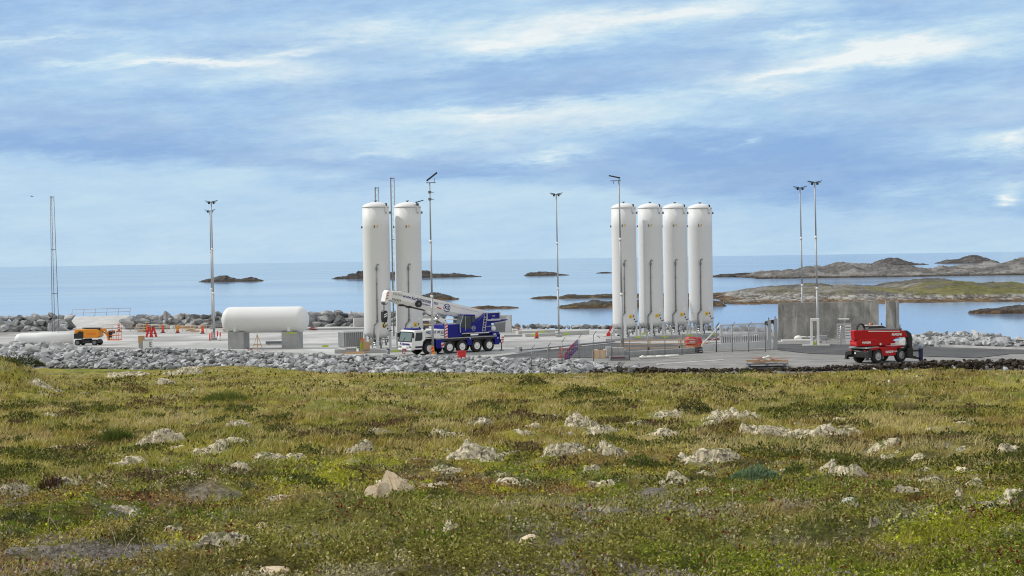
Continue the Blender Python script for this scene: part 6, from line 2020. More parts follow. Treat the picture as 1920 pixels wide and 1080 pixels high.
# ------------------------------------------------------------------ sliding gate
ga = at(1316, 660.5, 2.98); gb = at(1446, 653, 2.98)
d = gb - ga; Lg = d.length; rz = math.atan2(d.y, d.x)
G = thing('sliding_gate', 'light grey sliding gate with upright bars and a slanted tail brace', 'gate', ga, rz)
mb = MB(); mb.box(0, Lg, -.09, .09, .12, .82); mb.obj('lower_beam', 'gate_grey', G, bevel=.02)
x1 = Lg * .265
mb = MB(); mb.box(x1, Lg, -.05, .05, 2.72, 2.82); mb.obj('top_rail', 'gate_grey', G)
mb = MB(); mb.box(x1, Lg, -.05, .05, 1.62, 1.78); mb.obj('middle_rail', 'gate_grey', G)
n = 46
mb = MB()
for k in range(n + 1):
    x = x1 + (Lg - x1) * k / n
    mb.box(x - .02, x + .02, -.03, .03, 1.78, 2.72); mb.box(x - .02, x + .02, -.03, .03, .82, 1.62)
mb.obj('bars', 'galv', G)
mb = MB()
for k in range(n // 2 + 1):
    x = x1 + (Lg - x1) * (k + .5) / (n // 2 + 1)
    mb.box(x - .055, x + .055, .04, .06, .86, 1.5)
mb.obj('infill_slats', 'galv_dark', G)
mb = MB(); mb.bar((.1, 0, .85), (x1, 0, 2.76), .10, .12); mb.obj('tail_brace', 'gate_grey', G)
mb = MB(); mb.bar((.2, .02, .85), (x1, .02, 1.62), .06, .07); mb.obj('lower_brace', 'gate_grey', G)
mb = MB(); mb.box(x1 - .06, x1 + .06, -.07, .07, .82, 2.82); mb.box(Lg - .1, Lg, -.07, .07, .82, 2.82); mb.obj('end_stile', 'gate_grey', G)
# portal posts of the gate
PGr = 'posts of the sliding gate'
for (u, v, w, h, lb) in [(1442, 655.5, .34, 3.15, 'grey gate portal post, left of the two'), (1454, 654.5, .42, 3.25, 'grey gate portal post, right of the two, beside the concrete wall')]:
    q = at(u, v, 2.98)
    T = thing('gate_post', lb, 'post', q, R(15), PGr)
    mb = MB(); mb.box(-w / 2, w / 2, -.15, .15, 0, h); mb.obj('post', 'galv', T, bevel=.02)
    mb = MB(); mb.box(-w / 2 - .02, w / 2 + .02, -.17, .17, h, h + .06); mb.obj('cap', 'gate_grey', T)
    mb = MB(); mb.tube((0, 0, h + .06), (0, 0, h + .28), .05); mb.box(-w / 2 - .25, -w / 2, -.1, .1, h - .5, h - .1); mb.obj('gate_lamp', 'black', T)
q = at(1313, 661.5, 2.98)
T = thing('gate_motor', 'black gate motor box at the left end of the sliding gate', 'motor', (q.x - .35, q.y - .25, 2.97), rz)
mb = MB(); mb.box(-.15, .0, -.2, .2, 0, .62); mb.box(.04, .55, -.22, .22, 0, .64); mb.obj('body', 'black', T, bevel=.02)
mb = MB(); mb.box(.12, .48, -.226, -.222, .15, .22); mb.box(.12, .48, -.226, -.222, .38, .45); mb.obj('vent', 'gate_grey', T)

# ------------------------------------------------------------------ fence
FP = [(1343, 661), (1307.5, 664), (1279, 667), (1247, 669), (1215, 672), (1180.5, 676), (1147, 681), (1113, 685), (1086, 687), (1054, 692), (1028, 690), (997, 692)]
FR = [(1373, 660.5), (1404, 660), (1435.5, 659.5)]
pts = []
for (u, v) in FP[:6]:
    q = at(u, v, 2.9); pts.append(Vector((q.x, q.y, float(zg(q.x, q.y)))))
for (u, v, y) in [(1147, 0, 157.2), (1113, 0, 156.2), (1086, 0, 155.4), (1054, 0, 154.6), (1028, 0, 155.4), (997, 0, 156.8)]:
    q = far(u, 680, y); pts.append(Vector((q.x, y, float(zg(q.x, y)))))
front = []
for (u, v) in FR:
    q = at(u, v, 2.97); front.append(Vector((q.x, q.y, float(zg(q.x, q.y)))))


def fence(pts, label, h=2.55, arm=True):
    T = thing('wire_fence', label, 'fence', pts[0])
    o = pts[0]
    for i, p in enumerate(pts):
        mb = MB(); b = p - o
        hh = h if i < 10 else h - .35 * (i - 9)
        mb.tube(b, b + Vector((0, 0, hh)), .042, n=8)
        if arm: mb.tube(b + Vector((0, 0, hh)), b + Vector((.30, -.18, hh + .42)), .034, n=6)
        mb.obj('post', 'galv_dark', T)
    for i in range(len(pts) - 1):
        a = pts[i] - o; b = pts[i + 1] - o
        mb = MB()
        d = (b - a); n = max(4, int(d.length / .22))
        hh = h - .25 if i < 9 else h - .55 - .35 * (i - 9)
        for k in range(1, n):
            p = a + d * k / n
            mb.tube(p + Vector((0, 0, .12)), p + Vector((0, 0, hh)), .0045, n=3, cap=False)
        for k in range(9):
            z = .12 + (hh - .12) * k / 8
            mb.tube(a + Vector((0, 0, z)), b + Vector((0, 0, z)), .0045, n=3, cap=False)
        mb.obj('mesh_panel', 'galv', T)
    for j in range(3):
        mb = MB()
        if arm:
            for i in range(min(len(pts) - 1, 9)):
                f = (j + 1) / 3
                off = Vector((.30 * f, -.18 * f, h + .42 * f))
                mb.tube(pts[i] - o + off, pts[i + 1] - o + off, .005, n=3, cap=False)
            mb.obj('barbed_wire', 'galv', T)
    return T


fence(pts, 'wire mesh fence with angled post tops in front of the four tanks')
fence([pts[0] + Vector((.05, -.05, 0))] + front, 'short wire fence with angled post tops in front of the sliding gate', 2.75)

# ------------------------------------------------------------------ timber edge, trench and clutter before the four tanks
ba_ = at(1166, 657, 3.0); bb_ = at(1306, 652, 3.0)
T = thing('plank_barrier', 'long temporary plank barrier on posts before the row of four tanks', 'barrier', (0, 0, 0))
for k, (u, v) in enumerate([(1166, 659), (1216.5, 658), (1274, 656)]):
    q = at(u, v, 3.0)
    mb = MB(); mb.bar((q.x - .06, q.y, 2.98), (q.x - .06, q.y, 4.25), .14, .10); mb.bar((q.x + .15, q.y + .1, 2.98), (q.x + .15, q.y + .1, 4.3), .08, .1); mb.obj('post', 'wood', T)
    mb = MB(); mb.box(q.x - .16, q.x + .06, q.y - .12, q.y - .06, 3.0, 3.4); mb.obj('bracket', 'black', T)
for (z, w) in [(4.1, .16), (3.72, .10), (3.3, .14)]:
    a = at(1164, 659, 3.0); b = at(1300, 655.5, 3.0); a.z = b.z = z
    a.y += .08; b.y += .08
    mb = MB(); mb.bar(a, b, .05, w); mb.obj('plank', 'wood_pale', T)
ea = at(1180, 667, 3.0); eb = at(1306, 659.5, 3.0)
mb = MB(); d = (eb - ea).normalized(); nrm = Vector((-d.y, d.x, 0))
mb.prism([(ea.x, ea.y), (eb.x, eb.y), (eb.x + nrm.x * .5, eb.y + nrm.y * .5), (ea.x + nrm.x * .5, ea.y + nrm.y * .5)], 2.85, 3.42, 'XY')
tag(mb.obj('edge_beam', 'concrete_block', bevel=.02), 'grey concrete edge beam under the plank barrier', 'kerb')
q = at(1300, 652, 3.0)
T = thing('red_generator', 'red machine with slatted side on orange boards by the plank barrier', 'machine', (q.x, q.y + .2, 3.0), R(12))
mb = MB(); mb.prism([(-.85, .35), (.75, .35), (.95, .7), (.7, 1.15), (-.6, 1.2), (-.9, .85)], -.5, .5, 'XZ'); mb.obj('body', 'sign_red', T, bevel=.05)
mb = MB()
for z in (.5, .68, .86): mb.box(-.6, .1, -.52, -.503, z, z + .07)
mb.obj('slats', 'foam', T)
mb = MB(); mb.box(-.7, 1.4, -.45, .4, .0, .34); mb.box(.3, 1.5, -.55, -.2, .35, .5); mb.obj('boards', 'orange', T)
mb = MB(); mb.box(1.6, 3.1, -.1, .1, .75, .95); mb.obj('red_beam', 'maroon', T)
q = at(1143, 634.5, 3.0)
T = thing('red_pump', 'small red wheeled pump left of the first tank of four', 'pump', q, R(-5))
mb = MB(); mb.prism([(-.42, .1), (.1, .1), (.15, .6), (-.05, .95), (-.38, .6)], -.3, .3, 'XZ'); mb.obj('body', 'sign_red', T, bevel=.04)
mb = MB(); mb.bar((-.1, 0, .8), (.3, 0, 1.6), .14); mb.bar((.1, .1, .9), (.35, .1, 1.5), .1); mb.obj('handle', 'sign_red', T)
mb = MB(); mb.box(.0, .25, -.25, .25, .3, .7); mb.obj('tank', 'white', T)
for x in (.5, 1.1):
    mb = MB(); mb.tube((x, -.2, .22), (x, .2, .22), .22, n=16); mb.obj('wheel', 'rubber', T)
mb = MB(); mb.tube((-1.6, 0, .35), (1.6, 0, .12), .04); mb.tube((-1.6, 0, .35), (-1.2, .2, .1), .04); mb.obj('drawbar', 'galv_dark', T)
# long steel pole lying on the apron
qa = at(972, 661, 3.0); qb = at(1152, 643.5, 3.0)
T = thing('lying_pole', 'long galvanised lamp pole lying on the ground beside the asphalt', 'pole', (0, 0, 0))
mb = MB(); mb.tube((qa.x, qa.y, 3.3), (qb.x, qb.y, 3.22), .15, .10, 12); mb.obj('shaft', 'steel', T)
mb = MB(); d = (qb - qa).normalized(); c = Vector((qa.x, qa.y, 3.0)); mb.M = Matrix.Translation(c) @ Matrix.Rotation(math.atan2(d.y, d.x), 4, 'Z')
mb.box(-.30, .30, -.32, .32, .02, .62); mb.obj('base_plate', 'galv', T, bevel=.02)
mb2 = MB(); mb2.M = mb.M; mb2.box(-.05, .15, -.345, -.325, .2, .4); mb2.box(.2, .26, -.345, -.325, .25, .35); mb2.obj('bolt_holes', 'black', T)
mb = MB()
for f in (.3, .42, .62): p = qa.lerp(qb, f); mb.box(p.x - .2, p.x + .2, p.y - .25, p.y + .25, 3.011, 3.12)
mb.obj('timber_block', 'wood', T)
q = at(1078, 653, 3.0)
mb = MB(); r = random.Random(8)
for k in range(10): mb.tube((r.uniform(-.6, .6), r.uniform(-.2, .2), .05 + .05 * k * .5), (r.uniform(-.5, .7), r.uniform(-.2, .2), .15 + .03 * k), .04, n=6)
o = tag(mb.obj('pipe_offcuts', 'galv'), 'small heap of grey pipe offcuts beside the lying pole', 'pipes'); o.location = (q.x, q.y - .6, 3.01)
# cable bundles standing out of the ground
q = at(1062, 676, 2.9); q = Vector((q.x, q.y, float(zg(q.x, q.y))))
T = thing('cable_bundle', 'fan of purple and red cable ducts rising from the rock slope edge', 'cables', q)
r = random.Random(12)
for k in range(9):
    mb = MB(); a = .15 * k + .1; L = 1.9 + .12 * k
    pts_ = [(-.3 + .05 * k, 0, -.2), (-.15 + .09 * k, -.05, .5), (.05 + .13 * k, -.1, 1.0), (.25 + .10 * k + .2, -.1, 1.35 + .04 * k), (.62 + .06 * k, -.12, 1.55 + .06 * k)]
    mb.path(pts_, .038, 6); mb.obj('duct', 'purple' if k not in (0, 3) else 'sign_red', T)
for k in range(3):
    mb = MB(); mb.path([(-.75 + .1 * k, 0, -.2), (-.70 + .12 * k, 0, .6), (-.55 + .1 * k, 0, 1.2)], .03, 6); mb.obj('marker_rod', 'sign_red', T)
# crate, gabion and pallet of pipes by the front lamp post
q = at(1124, 672, 2.95)
T = thing('wooden_crate', 'plain plywood crate left of the wire gabion by the lamp post', 'crate', (q.x, q.y, float(zg(q.x, q.y)) - .02), R(3))
mb = MB(); mb.box(-.62, .62, -.45, .45, 0, .88); mb.obj('box', 'wood_pale', T, bevel=.015)
for x in (-.56, 0, .56):
    mb = MB(); mb.box(x - .05, x + .05, -.47, -.452, .02, .86); mb.obj('batten', 'wood', T)
mb = MB(); mb.sphere((.1, 0, .9), .22, 10, 6, (1.3, 1, .5)); mb.obj('bag', 'black', T)
q = at(1161, 675.5, 2.95)
T = thing('wire_gabion', 'wire cage box with grey slats and dark red straps at the lamp post foot', 'cage', (q.x, q.y, float(zg(q.x, q.y)) - .01), R(3))
mb = MB()
for k in range(22):
    x = -1.0 + k * .095; mb.tube((x, -.5, 0), (x, -.5, .82), .008, n=4, cap=False); mb.tube((x, .5, 0), (x, .5, .82), .008, n=4, cap=False)
for k in range(8):
    z = k * .117; mb.tube((-1.0, -.5, z), (1.0, -.5, z), .008, n=4, cap=False); mb.tube((-1.0, -.5, z), (-1.0, .5, z), .008, n=4, cap=False); mb.tube((1.0, -.5, z), (1.0, .5, z), .008, n=4, cap=False)
mb.obj('wire_cage', 'galv_dark', T)
mb = MB(); mb.box(-.94, .94, -.42, .42, .03, .42); mb.obj('contents', 'galv', T); mb = MB(); mb.box(-.85, .55, -.44, -.425, .2, .36); mb.obj('strap', 'maroon', T)
q = at(1156, 668, 2.97)
T = thing('block_stack', 'stack of pale concrete blocks behind the wire cage', 'blocks', (q.x - .1, q.y + .6, 2.97), R(3))
for k in range(3):
    mb = MB(); mb.box(-.95 + .62 * k, -.36 + .62 * k, -.4, .4, 0, .95 - .05 * k); mb.obj('block', 'concrete_new', T, bevel=.03)
# foam strip and white line on the gravel
q = at(1235, 672.5, 2.97); q.z = 2.98
mb = MB(); mb.path([(-1.9, 0, .14), (-1.2, -.05, .17), (-.3, .02, .18), (.6, .05, .22), (2.0, .2, .26)], .13, 8); mb.sphere((-1.6, 0, .16), .2, 8, 6); o = tag(mb.obj('foam_strip', 'foam', bevel=0), 'long white foam strip lying on the gravel before the fence', 'strip'); o.location = q
a = at(1232, 683.5, 2.97); b = at(1356, 675.5, 2.97)
mb = MB(); mb.bar((a.x, a.y, 3.0), (b.x, b.y, 3.01), .16, .07); tag(mb.obj('white_batten', 'foam'), 'thin pale batten lying flat on the gravel in front of the foam strip', 'batten')
# scrap pallet
q = at(1438, 685, 2.97)
T = thing('scrap_pallet', 'low steel stillage heaped with pinkish boards and white scrap', 'pallet', (q.x, q.y, 2.98), R(-4))
mb = MB(); mb.box(-1.9, 1.9, -.7, .7, .10, .2)
for x in (-1.6, 0, 1.6): mb.box(x - .1, x + .1, -.68, .68, 0, .10)
mb.obj('base', 'galv_dark', T)
mb = MB()
for x in (-1.85, -.95, -.1, .8, 1.8): mb.bar((x, -.68, .2), (x, -.68, .58), .06)
mb.bar((-1.9, -.68, .42), (1.9, -.68, .40), .05, .09); mb.bar((-1.9, .68, .42), (1.9, .68, .40), .05, .09); mb.obj('side_rail', 'wood', T)
mb = MB(); r = random.Random(31)
for k in range(13): 
    x = r.uniform(-.9, 1.0); mb.bar((x - r.uniform(.4, .9), r.uniform(-.5, .5), .25 + .05 * k * .7), (x + r.uniform(.3, .9), r.uniform(-.5, .5), .3 + .06 * k * .8 * (1 - abs(x) * .3)), .2, .07)
mb.obj('boards', 'rust_rail', T)
mb = MB()
for k in range(5): mb.sphere((r.uniform(-.7, .1), r.uniform(-.5, .0), .45 + .09 * k), r.uniform(.14, .24), 8, 6, (1.3, 1, .7))
mb.obj('white_scrap', 'foam', T)
q = at(1478, 676, 2.97)
# gull over the sea and small white birds in the grass
q = far(60, 368, 260)
T = thing('gull', 'tiny dark gull flying over the sea left of the lattice mast', 'gull', q)
mb = MB(); mb.lathe([(0, -.28), (.05, -.2), (.075, 0), (.05, .15), (.035, .22), (0, .3)], 10, 'X'); mb.obj('body', 'galv_dark', T)
for s in (1, -1):
    mb = MB(); mb.prism([(-.1, 0), (.1, 0), (.06, s * .35), (-.02, s * .62), (-.10, s * .60), (-.12, s * .35)], -.012, .012, 'XY')
    mb.v = [(x, y, z + .22 * min(abs(y), .35) - .12 * max(0, abs(y) - .35)) for x, y, z in mb.v]; mb.obj('wing', 'galv_dark', T)
# ------------------------------------------------------------------ moor vegetation
m, t, p = base_mat('leafage')
a_ = t.new('ShaderNodeAttribute', attribute_name='cover')
out = m.node_tree.nodes['Material Output']
t.l.new(a_.outputs['Color'], p.inputs['Base Color'])
p.inputs['Roughness'].default_value = .7
p.inputs['Specular IOR Level'].default_value = .06
tr = t.new('ShaderNodeBsdfTranslucent'); t.l.new(a_.outputs['Color'], tr.inputs['Color'])
mx = t.new('ShaderNodeMixShader', ins={0: .3}); t.l.new(p.outputs[0], mx.inputs[1]); t.l.new(tr.outputs[0], mx.inputs[2])
t.l.new(mx.outputs[0], out.inputs['Surface'])


def scatter(n, y0, y1, power, halfw=.345):
    """points on the moor, thinning with distance"""
    u = rng.random(n)
    if abs(power - 1) < 1e-3:
        y = y0 * (y1 / y0) ** u
    else:
        a = 1 - power
        y = (y0 ** a + u * (y1 ** a - y0 ** a)) ** (1 / a)
    s = rng.uniform(-halfw, halfw, n)
    return s * (y + 1.2), y


def clear_of_rocks(x, y, front=1.0):
    """False where an outcrop comes out of the ground (and just in front of it)"""
    ok = np.ones(len(x), bool)
    for (ox, oy, rx, ry, h) in OUTXY:
        dy = y - oy
        dy = np.where(dy < 0, dy / (1 + front * min(.8, .3 / max(ry, .05))), dy)
        ok &= ((x - ox) / (rx * .92)) ** 2 + (dy / (ry * .92)) ** 2 > 1
    for (ox, oy, w, dp, mk, h) in MASKS:
        sel = np.nonzero((np.abs(x - ox) < w * .62) & (np.abs(y - oy + .3 * front) < dp * .62 + .3 * front))[0]
        if not len(sel): continue
        hit = np.zeros(len(sel), bool)
        for d in ((0, .25, .5, .8, 1.1) if front else (0,)):
            i = np.clip(((x[sel] - ox) / (1.24 * w) + .5) * mk.shape[1], 0, mk.shape[1] - 1).astype(int)
            j = np.clip(((y[sel] + d - oy) / (1.24 * dp) + .5) * mk.shape[0], 0, mk.shape[0] - 1).astype(int)
            hit |= (mk[j, i] > (.10 if d == 0 else .3)) & (np.abs(y[sel] + d - oy) < dp * .62)
        hit &= ~((rng.random(len(sel)) < .30) & (mk[j, i] < .55))
        ok[sel[hit]] = False
    return ok


def norm(v):
    return v / np.maximum(np.linalg.norm(v, axis=1, keepdims=True), 1e-6)


def leaves(n, y0, y1, power, size0, sizek, name):
    """low heath: small leaves held a few centimetres over the ground"""
    x, y = scatter(int(n * 1.7), y0, y1, power)
    col, bare, grassy = cover(x, y)
    keep = rng.random(len(x)) > bare * .55 + grassy * .55
    x, y, col = x[keep][:n], y[keep][:n], col[keep][:n]
    n = len(x)
    clump = fbm(x / .16, y / .20, 401, 3, .6)
    big = fbm(x / .75, y / .9, 402, 3, .6)
    keep = rng.random(n) < sstep(.30, .60, clump) * .85 + .15
    keep &= clear_of_rocks(x, y, 0)
    x, y, col, clump, big = x[keep], y[keep], col[keep], clump[keep], big[keep]
    n = len(x)
    hgt = (.012 + .14 * sstep(.35, .75, clump) * (.3 + big)) * rng.random(n) ** .6
    z = zt(x, y) + hgt - .01
    L = (size0 + sizek * y) * rng.uniform(.6, 1.5, n)
    a = rng.uniform(0, 2 * PI, n); el_ = rng.uniform(-.1, 1.25, n)
    d = np.stack((np.cos(a) * np.cos(el_), np.sin(a) * np.cos(el_), np.sin(el_)), -1)
    sd_ = norm(np.cross(d, np.stack((rng.normal(0, .5, n), rng.normal(0, .5, n), np.ones(n)), -1)))
    P = np.stack((x, y, z), -1)
    Ln = L[:, None]
    v = np.stack((P, P + d * Ln * .5 + sd_ * Ln * .30, P + d * Ln, P + d * Ln * .5 - sd_ * Ln * .30), 1).reshape(-1, 3)
    hue = rng.random(n)
    c = col * (rng.uniform(.4, 1.5, n) + .9 * (rng.random(n) < .25))[:, None]
    c = np.where((hue > .93)[:, None], C_STRAW * rng.uniform(.6, 1.3, n)[:, None], c)
    c = np.where(((col[:, 2] > .15) & (hue > .3))[:, None], np.array((.34, .29, .255)) * rng.uniform(.25, 1.3, n)[:, None], c)
    c = np.where((hue < .008)[:, None], C_RED * rng.uniform(.5, 1.2, n)[:, None], c)
    redp = sstep(.62, .70, fbm(x / .8, y / .9, 403, 4, .6)) * (rng.random(n) < .40)
    c = np.where((redp > .5)[:, None], C_RED * rng.uniform(.4, 1.1, n)[:, None], c)
    c = np.repeat(c, 4, axis=0)
    idx = np.arange(n * 4)
    o = np_mesh(name, v, idx, np.full(n, 4), 'leafage', {'cover': c})
    return tag(o, kind='stuff')


def blades(n, y0, y1, power, h0, h1, name, near_keep=.38, wk=.00055, wmin=.0022):
    x, y = scatter(int(n * 1.8), y0, y1, power)
    col, bare, grassy = cover(x, y)
    tuft = fbm(x / .5, y / .7, 411, 4, .65); drift = fbm(x / 6, y / 9, 412, 4, .55)
    pk = (near_keep + (1 - near_keep) * grassy) * (1 - .85 * bare) * (.10 + .90 * sstep(.40, .60, tuft)) * (.35 + .65 * sstep(.35, .6, drift))
    toe = np.interp(x, EX, E_TOE)
    keep = (rng.random(len(x)) < pk) & (y < toe + .5)
    keep &= clear_of_rocks(x, y)
    x, y, col, tuft, drift, grassy = [q[keep][:n] for q in (x, y, col, tuft, drift, grassy)]
    n = len(x)
    z = zt(x, y) - .015
    h = (h0 + (h1 - h0) * grassy) * (.35 + 1.0 * sstep(.35, .72, tuft)) * rng.uniform(.5, 1.25, n)
    h = h * (1 - .4 * sstep(115, 140, y))
    w = np.maximum(wmin, wk * y) * rng.uniform(.7, 1.4, n)
    a = rng.uniform(0, 2 * PI, n); wind = np.array((.55, -.15))
    bend = rng.uniform(.1, .8, n) * h
    dx = np.cos(a) * bend + wind[0] * h * .35; dy = np.sin(a) * bend + wind[1] * h * .35
    fa = rng.uniform(-.9, .9, n)       # blades mostly turned broadside, either way
    wx = np.cos(fa) * w * .5; wy = np.sin(fa) * w * .5
    P = np.stack((x, y, z), -1)
    mid = P + np.stack((dx * .35, dy * .35, h * .6), -1); tip = P + np.stack((dx, dy, h), -1)
    W_ = np.stack((wx, wy, wx * 0), -1)
    v = np.stack((P - W_, P + W_, mid + W_ * .75, mid - W_ * .75, tip), 1).reshape(-1, 3)
    straw = sstep(.48, .68, fbm(x / 3.0, y / 5.0, 413, 4, .6))
    base = lerp(col * .9, C_OLIVE * 1.15, np.full(n, .55))
    straw = np.clip(straw + 1.1 * np.exp(-((x - 6.2) / 1.8) ** 2 - ((y - 19) / 4.5) ** 2) + .8 * np.exp(-((x - 7.5) / 3) ** 2 - ((y - 47) / 4) ** 2), 0, 1.2)
    base = lerp(base, C_STRAW, np.clip(straw * .8 + (rng.random(n) < .34) * .75, 0, 1))
    base = lerp(base, C_GREEN * 1.5, sstep(.56, .72, fbm(x / 4.0, y / 7.0, 414, 5, .65)) * .40)
    base = lerp(base, C_BROWN * 1.1, sstep(.56, .72, fbm(x / 5.0, y / 9.0, 415, 5, .65)) * .45)
    base = base * rng.uniform(.55, 1.5, n)[:, None]
    c = np.repeat(base, 5, axis=0)
    i0 = np.arange(n)[:, None] * 5
    loops = np.concatenate((i0 + 0, i0 + 1, i0 + 2, i0 + 3, i0 + 3, i0 + 2, i0 + 4), 1).ravel()
    cnt = np.tile(np.array((4, 3)), n)
    o = np_mesh(name, v, loops, cnt, 'leafage', {'cover': c})
    return tag(o, kind='stuff')


leaves(620000, 6.2, 60, 1.15, .010, .00125, 'heath_cover')
blades(560000, 8, 166, .75, .07, .25, 'grass_cover')



def shade_heath(n, y0, y1, name):
    """dark heath clumps standing in for hummock shade in the farther grass"""
    x, y = scatter(n * 5, y0, y1, .8)
    f = fbm(x / 1.6, y / 2.2, 431, 5, .62); f2 = fbm(x / 7, y / 11, 432, 4, .55)
    toe = np.interp(x, EX, E_TOE)
    keep = (rng.random(len(x)) < sstep(.54, .64, f * .62 + f2 * .38) * (1 - .75 * sstep(85, 120, y))) & (y < toe - .5)
    x, y, f, f2 = [q[keep][:n] for q in (x, y, f, f2)]
    ok = clear_of_rocks(x, y, 1.0); x, y, f, f2 = x[ok], y[ok], f[ok], f2[ok]
    n = len(x)
    z = zt(x, y) + (.03 + .22 * sstep(.5, .75, f)) * rng.random(n) ** .7
    L = (.02 + .0014 * y) * rng.uniform(.6, 1.5, n)
    a = rng.uniform(0, 2 * PI, n); el_ = rng.uniform(.1, 1.4, n)
    d = np.stack((np.cos(a) * np.cos(el_), np.sin(a) * np.cos(el_), np.sin(el_)), -1)
    sd_ = norm(np.cross(d, np.stack((rng.normal(0, .5, n), rng.normal(0, .5, n), np.ones(n)), -1)))
    P = np.stack((x, y, z), -1); Ln = L[:, None]
    v = np.stack((P, P + d * Ln * .5 + sd_ * Ln * .28, P + d * Ln, P + d * Ln * .5 - sd_ * Ln * .28), 1).reshape(-1, 3)
    c = lerp(np.tile(np.array((.075, .088, .022)), (n, 1)), np.array((.115, .075, .045)), sstep(.46, .58, fbm(x / 4, y / 6, 433, 4)))
    c = lerp(c, np.array((.16, .16, .04)), (rng.random(n) < .25) * .9) * rng.uniform(.5, 1.7, n)[:, None]
    o = np_mesh(name, v, np.arange(n * 4), np.full(n, 4), 'leafage', {'cover': np.repeat(c, 4, axis=0)})
    return tag(o, kind='stuff')


shade_heath(170000, 26, 158, 'heath_cover')  # dark leaf tone put in for the shade of hummocks

# bleached single stalks
def stalk(u, v, hpx, lean, label, seed):
    q = ground_hit(u, v); pm = F / q.y; h = hpx / pm; r = random.Random(seed)
    T = thing('dry_stalk', label, 'stalk', q, 0, 'bleached grass stalks in the foreground')
    mb = MB()
    P = [Vector((lean * h * f ** 1.8, -.05 * h * f, h * f)) for f in (0, .25, .5, .75, 1.0)]
    w = .9 / pm
    for a, b in zip(P[:-1], P[1:]): mb.tube(a, b, w, w * .8, 5)
    mb.obj('stem', 'straw', T)
    mb = MB()
    for k in range(9):
        p = P[3].lerp(P[4], k / 8); mb.tube(p, p + Vector((r.uniform(-.3, .4) * h * .12, r.uniform(-.1, .1) * h * .1, h * .07)), w * 1.1, w * .3, 5)
    mb.obj('seed_head', 'straw', T)


paint('straw', (.52, .44, .27), .8, dirt=.2, scale=30)
paint('twig', (.10, .075, .055), .85, dirt=.3, scale=20)
STALKS = [(90, 1000, 60, .15, 'tall bleached stalk low at far left'), (112, 1006, 36, -.5, 'bent bleached stalk right of the tall one at far left'), (218, 1030, 48, -.25, 'pale stalk above the bottom left ledge'),
          (232, 1046, 40, .55, 'leaning pale stalk near the bottom left ledge'), (592, 1030, 42, -.12, 'crossed stalk at the flat white stone, leaning left'), (594, 1032, 34, .2, 'crossed stalk at the flat white stone, leaning right'),
          (786, 952, 24, .9, 'drooping stalk right of the pink boulders'), (1050, 938, 24, -.2, 'short stalk in the moss under the central outcrops'), (115, 1078, 30, .05, 'short pale stalk at the bottom edge, left'),
          (1545, 1078, 36, .1, 'pale stalk at the bottom edge, right of centre'), (773, 1078, 30, -.1, 'pale stalk at the bottom edge near the centre'), (300, 935, 40, .2, 'stalk in front of the dark hollow at left'), (1518, 872, 26, .1, 'thin stalk right of the willow')]
for k, s_ in enumerate(STALKS): stalk(*s_, k)

paint('willow_leaf', (.14, .215, .115), .6, dirt=.3, scale=40, dirtcol=(.24, .30, .19))
paint('juniper_leaf', (.045, .062, .016), .7, dirt=.4, scale=10)
paint('bush_leaf', (.075, .12, .022), .6, dirt=.3, scale=20)
paint('red_leaf', (.085, .042, .022), .7, dirt=.4, scale=12)


def bush(u, v, wpx, hpx, nleaf, ll, label, mname, seed, name='low_shrub', cat='shrub', upright=.6, group=None, wide=.30):
    q = ground_hit(u, v); pm = F / q.y; w = wpx / pm; h = hpx / pm
    r = np.random.default_rng(seed)
    T = thing(name, label, cat, (q.x, q.y + w * .2, float(zt(q.x, q.y + w * .2)) - .03), 0, group)
    n = nleaf
    rad = np.sqrt(r.random(n)); an = r.uniform(0, 2 * PI, n)
    px = rad * np.cos(an) * w * .5; py = rad * np.sin(an) * w * .35
    lump = fbm(px / (w * .16) + seed, py / (w * .16), seed, 3, .6)
    pz = h * (1 - rad ** 2.2) * (.45 + .9 * lump) * r.random(n) ** .55
    P = np.stack((px, py, pz), -1)
    out_ = np.stack((np.cos(an) * rad, np.sin(an) * rad, np.full(n, upright)), -1) + r.normal(0, .45, (n, 3))
    d = norm(out_); sd_ = norm(np.cross(d, r.normal(0, 1, (n, 3))))
    L = (ll * r.uniform(.6, 1.3, n))[:, None]
    vv = np.stack((P, P + d * L * .45 + sd_ * L * wide * .5, P + d * L, P + d * L * .45 - sd_ * L * wide * .5), 1).reshape(-1, 3)
    base = np.array(MATS_COL[mname])
    c = np.repeat(base * r.uniform(.45, 1.65, n)[:, None], 4, axis=0)
    o = np_mesh('foliage', vv, np.arange(n * 4), np.full(n, 4), 'leafage', {'cover': c}); o.parent = T
    mb = MB(); rr = random.Random(seed)
    for k in range(9):
        a = rr.uniform(0, 6.28); k2 = rr.uniform(.2, .42)
        mb.path([(0, 0, -.03), (k2 * w * .5 * math.cos(a), k2 * w * .3 * math.sin(a), h * .35), (k2 * w * math.cos(a), k2 * w * .6 * math.sin(a), h * rr.uniform(.5, .8))], max(.006, .012 * h), 5)
    mb.obj('twigs', 'twig', T)
    return T


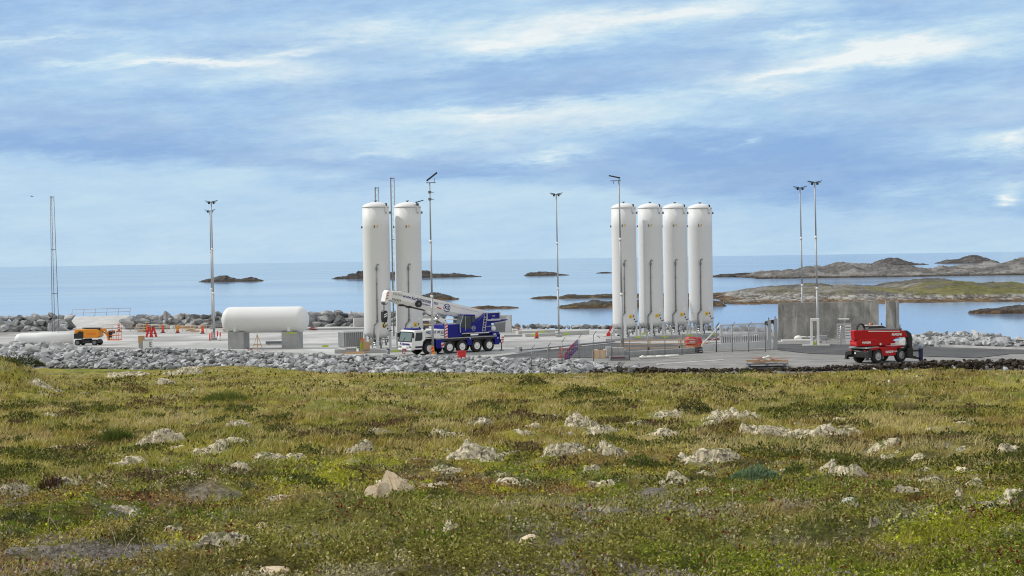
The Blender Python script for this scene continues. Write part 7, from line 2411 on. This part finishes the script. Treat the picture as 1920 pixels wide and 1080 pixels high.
MATS_COL = {'willow_leaf': (.145, .22, .12), 'juniper_leaf': (.045, .062, .016), 'bush_leaf': (.085, .13, .022), 'red_leaf': (.085, .042, .022), 'tussock': (.30, .26, .12), 'green_tuft': (.12, .15, .035), 'grey_heath': (.17, .14, .115)}
BGp = 'low shrubs on the moor'
bush(1420, 908, 108, 34, 1500, .085, 'blue green willow scrub on the right of the meadow', 'willow_leaf', 1, upright=1.1, group=BGp)
bush(1300, 776, 76, 30, 900, .12, 'dark juniper bush right of the centre, above the pale ledges', 'juniper_leaf', 2, group=BGp)
bush(1492, 894, 40, 34, 360, .08, 'small leafy green shrub right of the blue green willow', 'bush_leaf', 3, upright=1.0, group=BGp)
bush(1200, 880, 60, 30, 500, .075, 'leafy green shrub beside the split outcrop', 'bush_leaf', 4, group=BGp)
bush(95, 918, 52, 34, 900, .08, 'reddish brown heather tussock in the hollow at left', 'red_leaf', 5, group=BGp, upright=1.2, wide=.15)
bush(1090, 744, 84, 20, 1300, .13, 'dark low scrub in the far grass right of centre', 'juniper_leaf', 6, group=BGp)
bush(1000, 724, 60, 16, 800, .15, 'dark low scrub in the far grass left of the other', 'juniper_leaf', 7, group=BGp)
bush(690, 826, 40, 22, 600, .08, 'dark green scrub between the pale cushions left of the centre', 'juniper_leaf', 8, group=BGp)
bush(250, 738, 60, 16, 800, .13, 'dark heather patch below the flat outcrop at left', 'red_leaf', 10, group=BGp)
bush(30, 684, 90, 20, 1500, .18, 'dark scrub on the bank at the far left', 'juniper_leaf', 12, group=BGp)
bush(30, 792, 90, 22, 1200, .12, 'dark green heath patch in the left of the grass', 'juniper_leaf', 13, group=BGp)
bush(1220, 800, 40, 18, 500, .09, 'brown heather at the left foot of the juniper', 'red_leaf', 15, group=BGp)
bush(905, 800, 46, 24, 700, .12, 'pale grey tussock behind the central outcrops', 'grey_heath', 16, group=BGp, upright=1.3, wide=.08)
TGp = 'tall grass tussocks in the meadow'
for k, (u, v, w, h, mn, lb) in enumerate([(1700, 774, 50, 16, 'tussock', 'yellowish tussock in the far grass at right, below the earth bank'), 
                                          (420, 756, 80, 14, 'green_tuft', 'bright green tuft far left of the centre'), (215, 836, 60, 22, 'green_tuft', 'bright green tuft left of the humped outcrop'), 
                                          ]):
    bush(u, v, w, h, 1300, h / (F / ground_hit(u, v).y) * .8, lb, mn, 40 + k, 'grass_tussock', 'tussock', 1.6, TGp, .05)
# cotton grass heads
CG = 'white cotton grass heads in the meadow'
for k, (u, v, s) in enumerate([(1667, 719, 6), (1719, 709, 4), (760, 722, 3.5), (803, 714, 3.5), (791, 710, 3), (362, 733, 4), (435, 786, 2.5), (1195, 736, 4), (1374, 946, 5), (328, 758, 2.5), (603, 718, 2.5)]):
    q = ground_hit(u, v + 4); pm = F / q.y; r_ = s / pm / 2 * .8
    T = thing('cotton_grass', 'white cotton grass head standing out of the meadow grass', 'cotton grass', q, 0, CG)
    h = max(.22, 6 / pm)
    mb = MB(); mb.tube((0, 0, -.02), (0, 0, h), r_ * .22, n=5); mb.obj('stem', 'straw', T)
    mb = MB(); mb.sphere((0, 0, h + r_ * .6), r_, 8, 6, (.9, .9, 1.15)); mb.sphere((r_ * .5, 0, h + r_ * .3), r_ * .6, 8, 6); mb.obj('tuft', 'white', T)
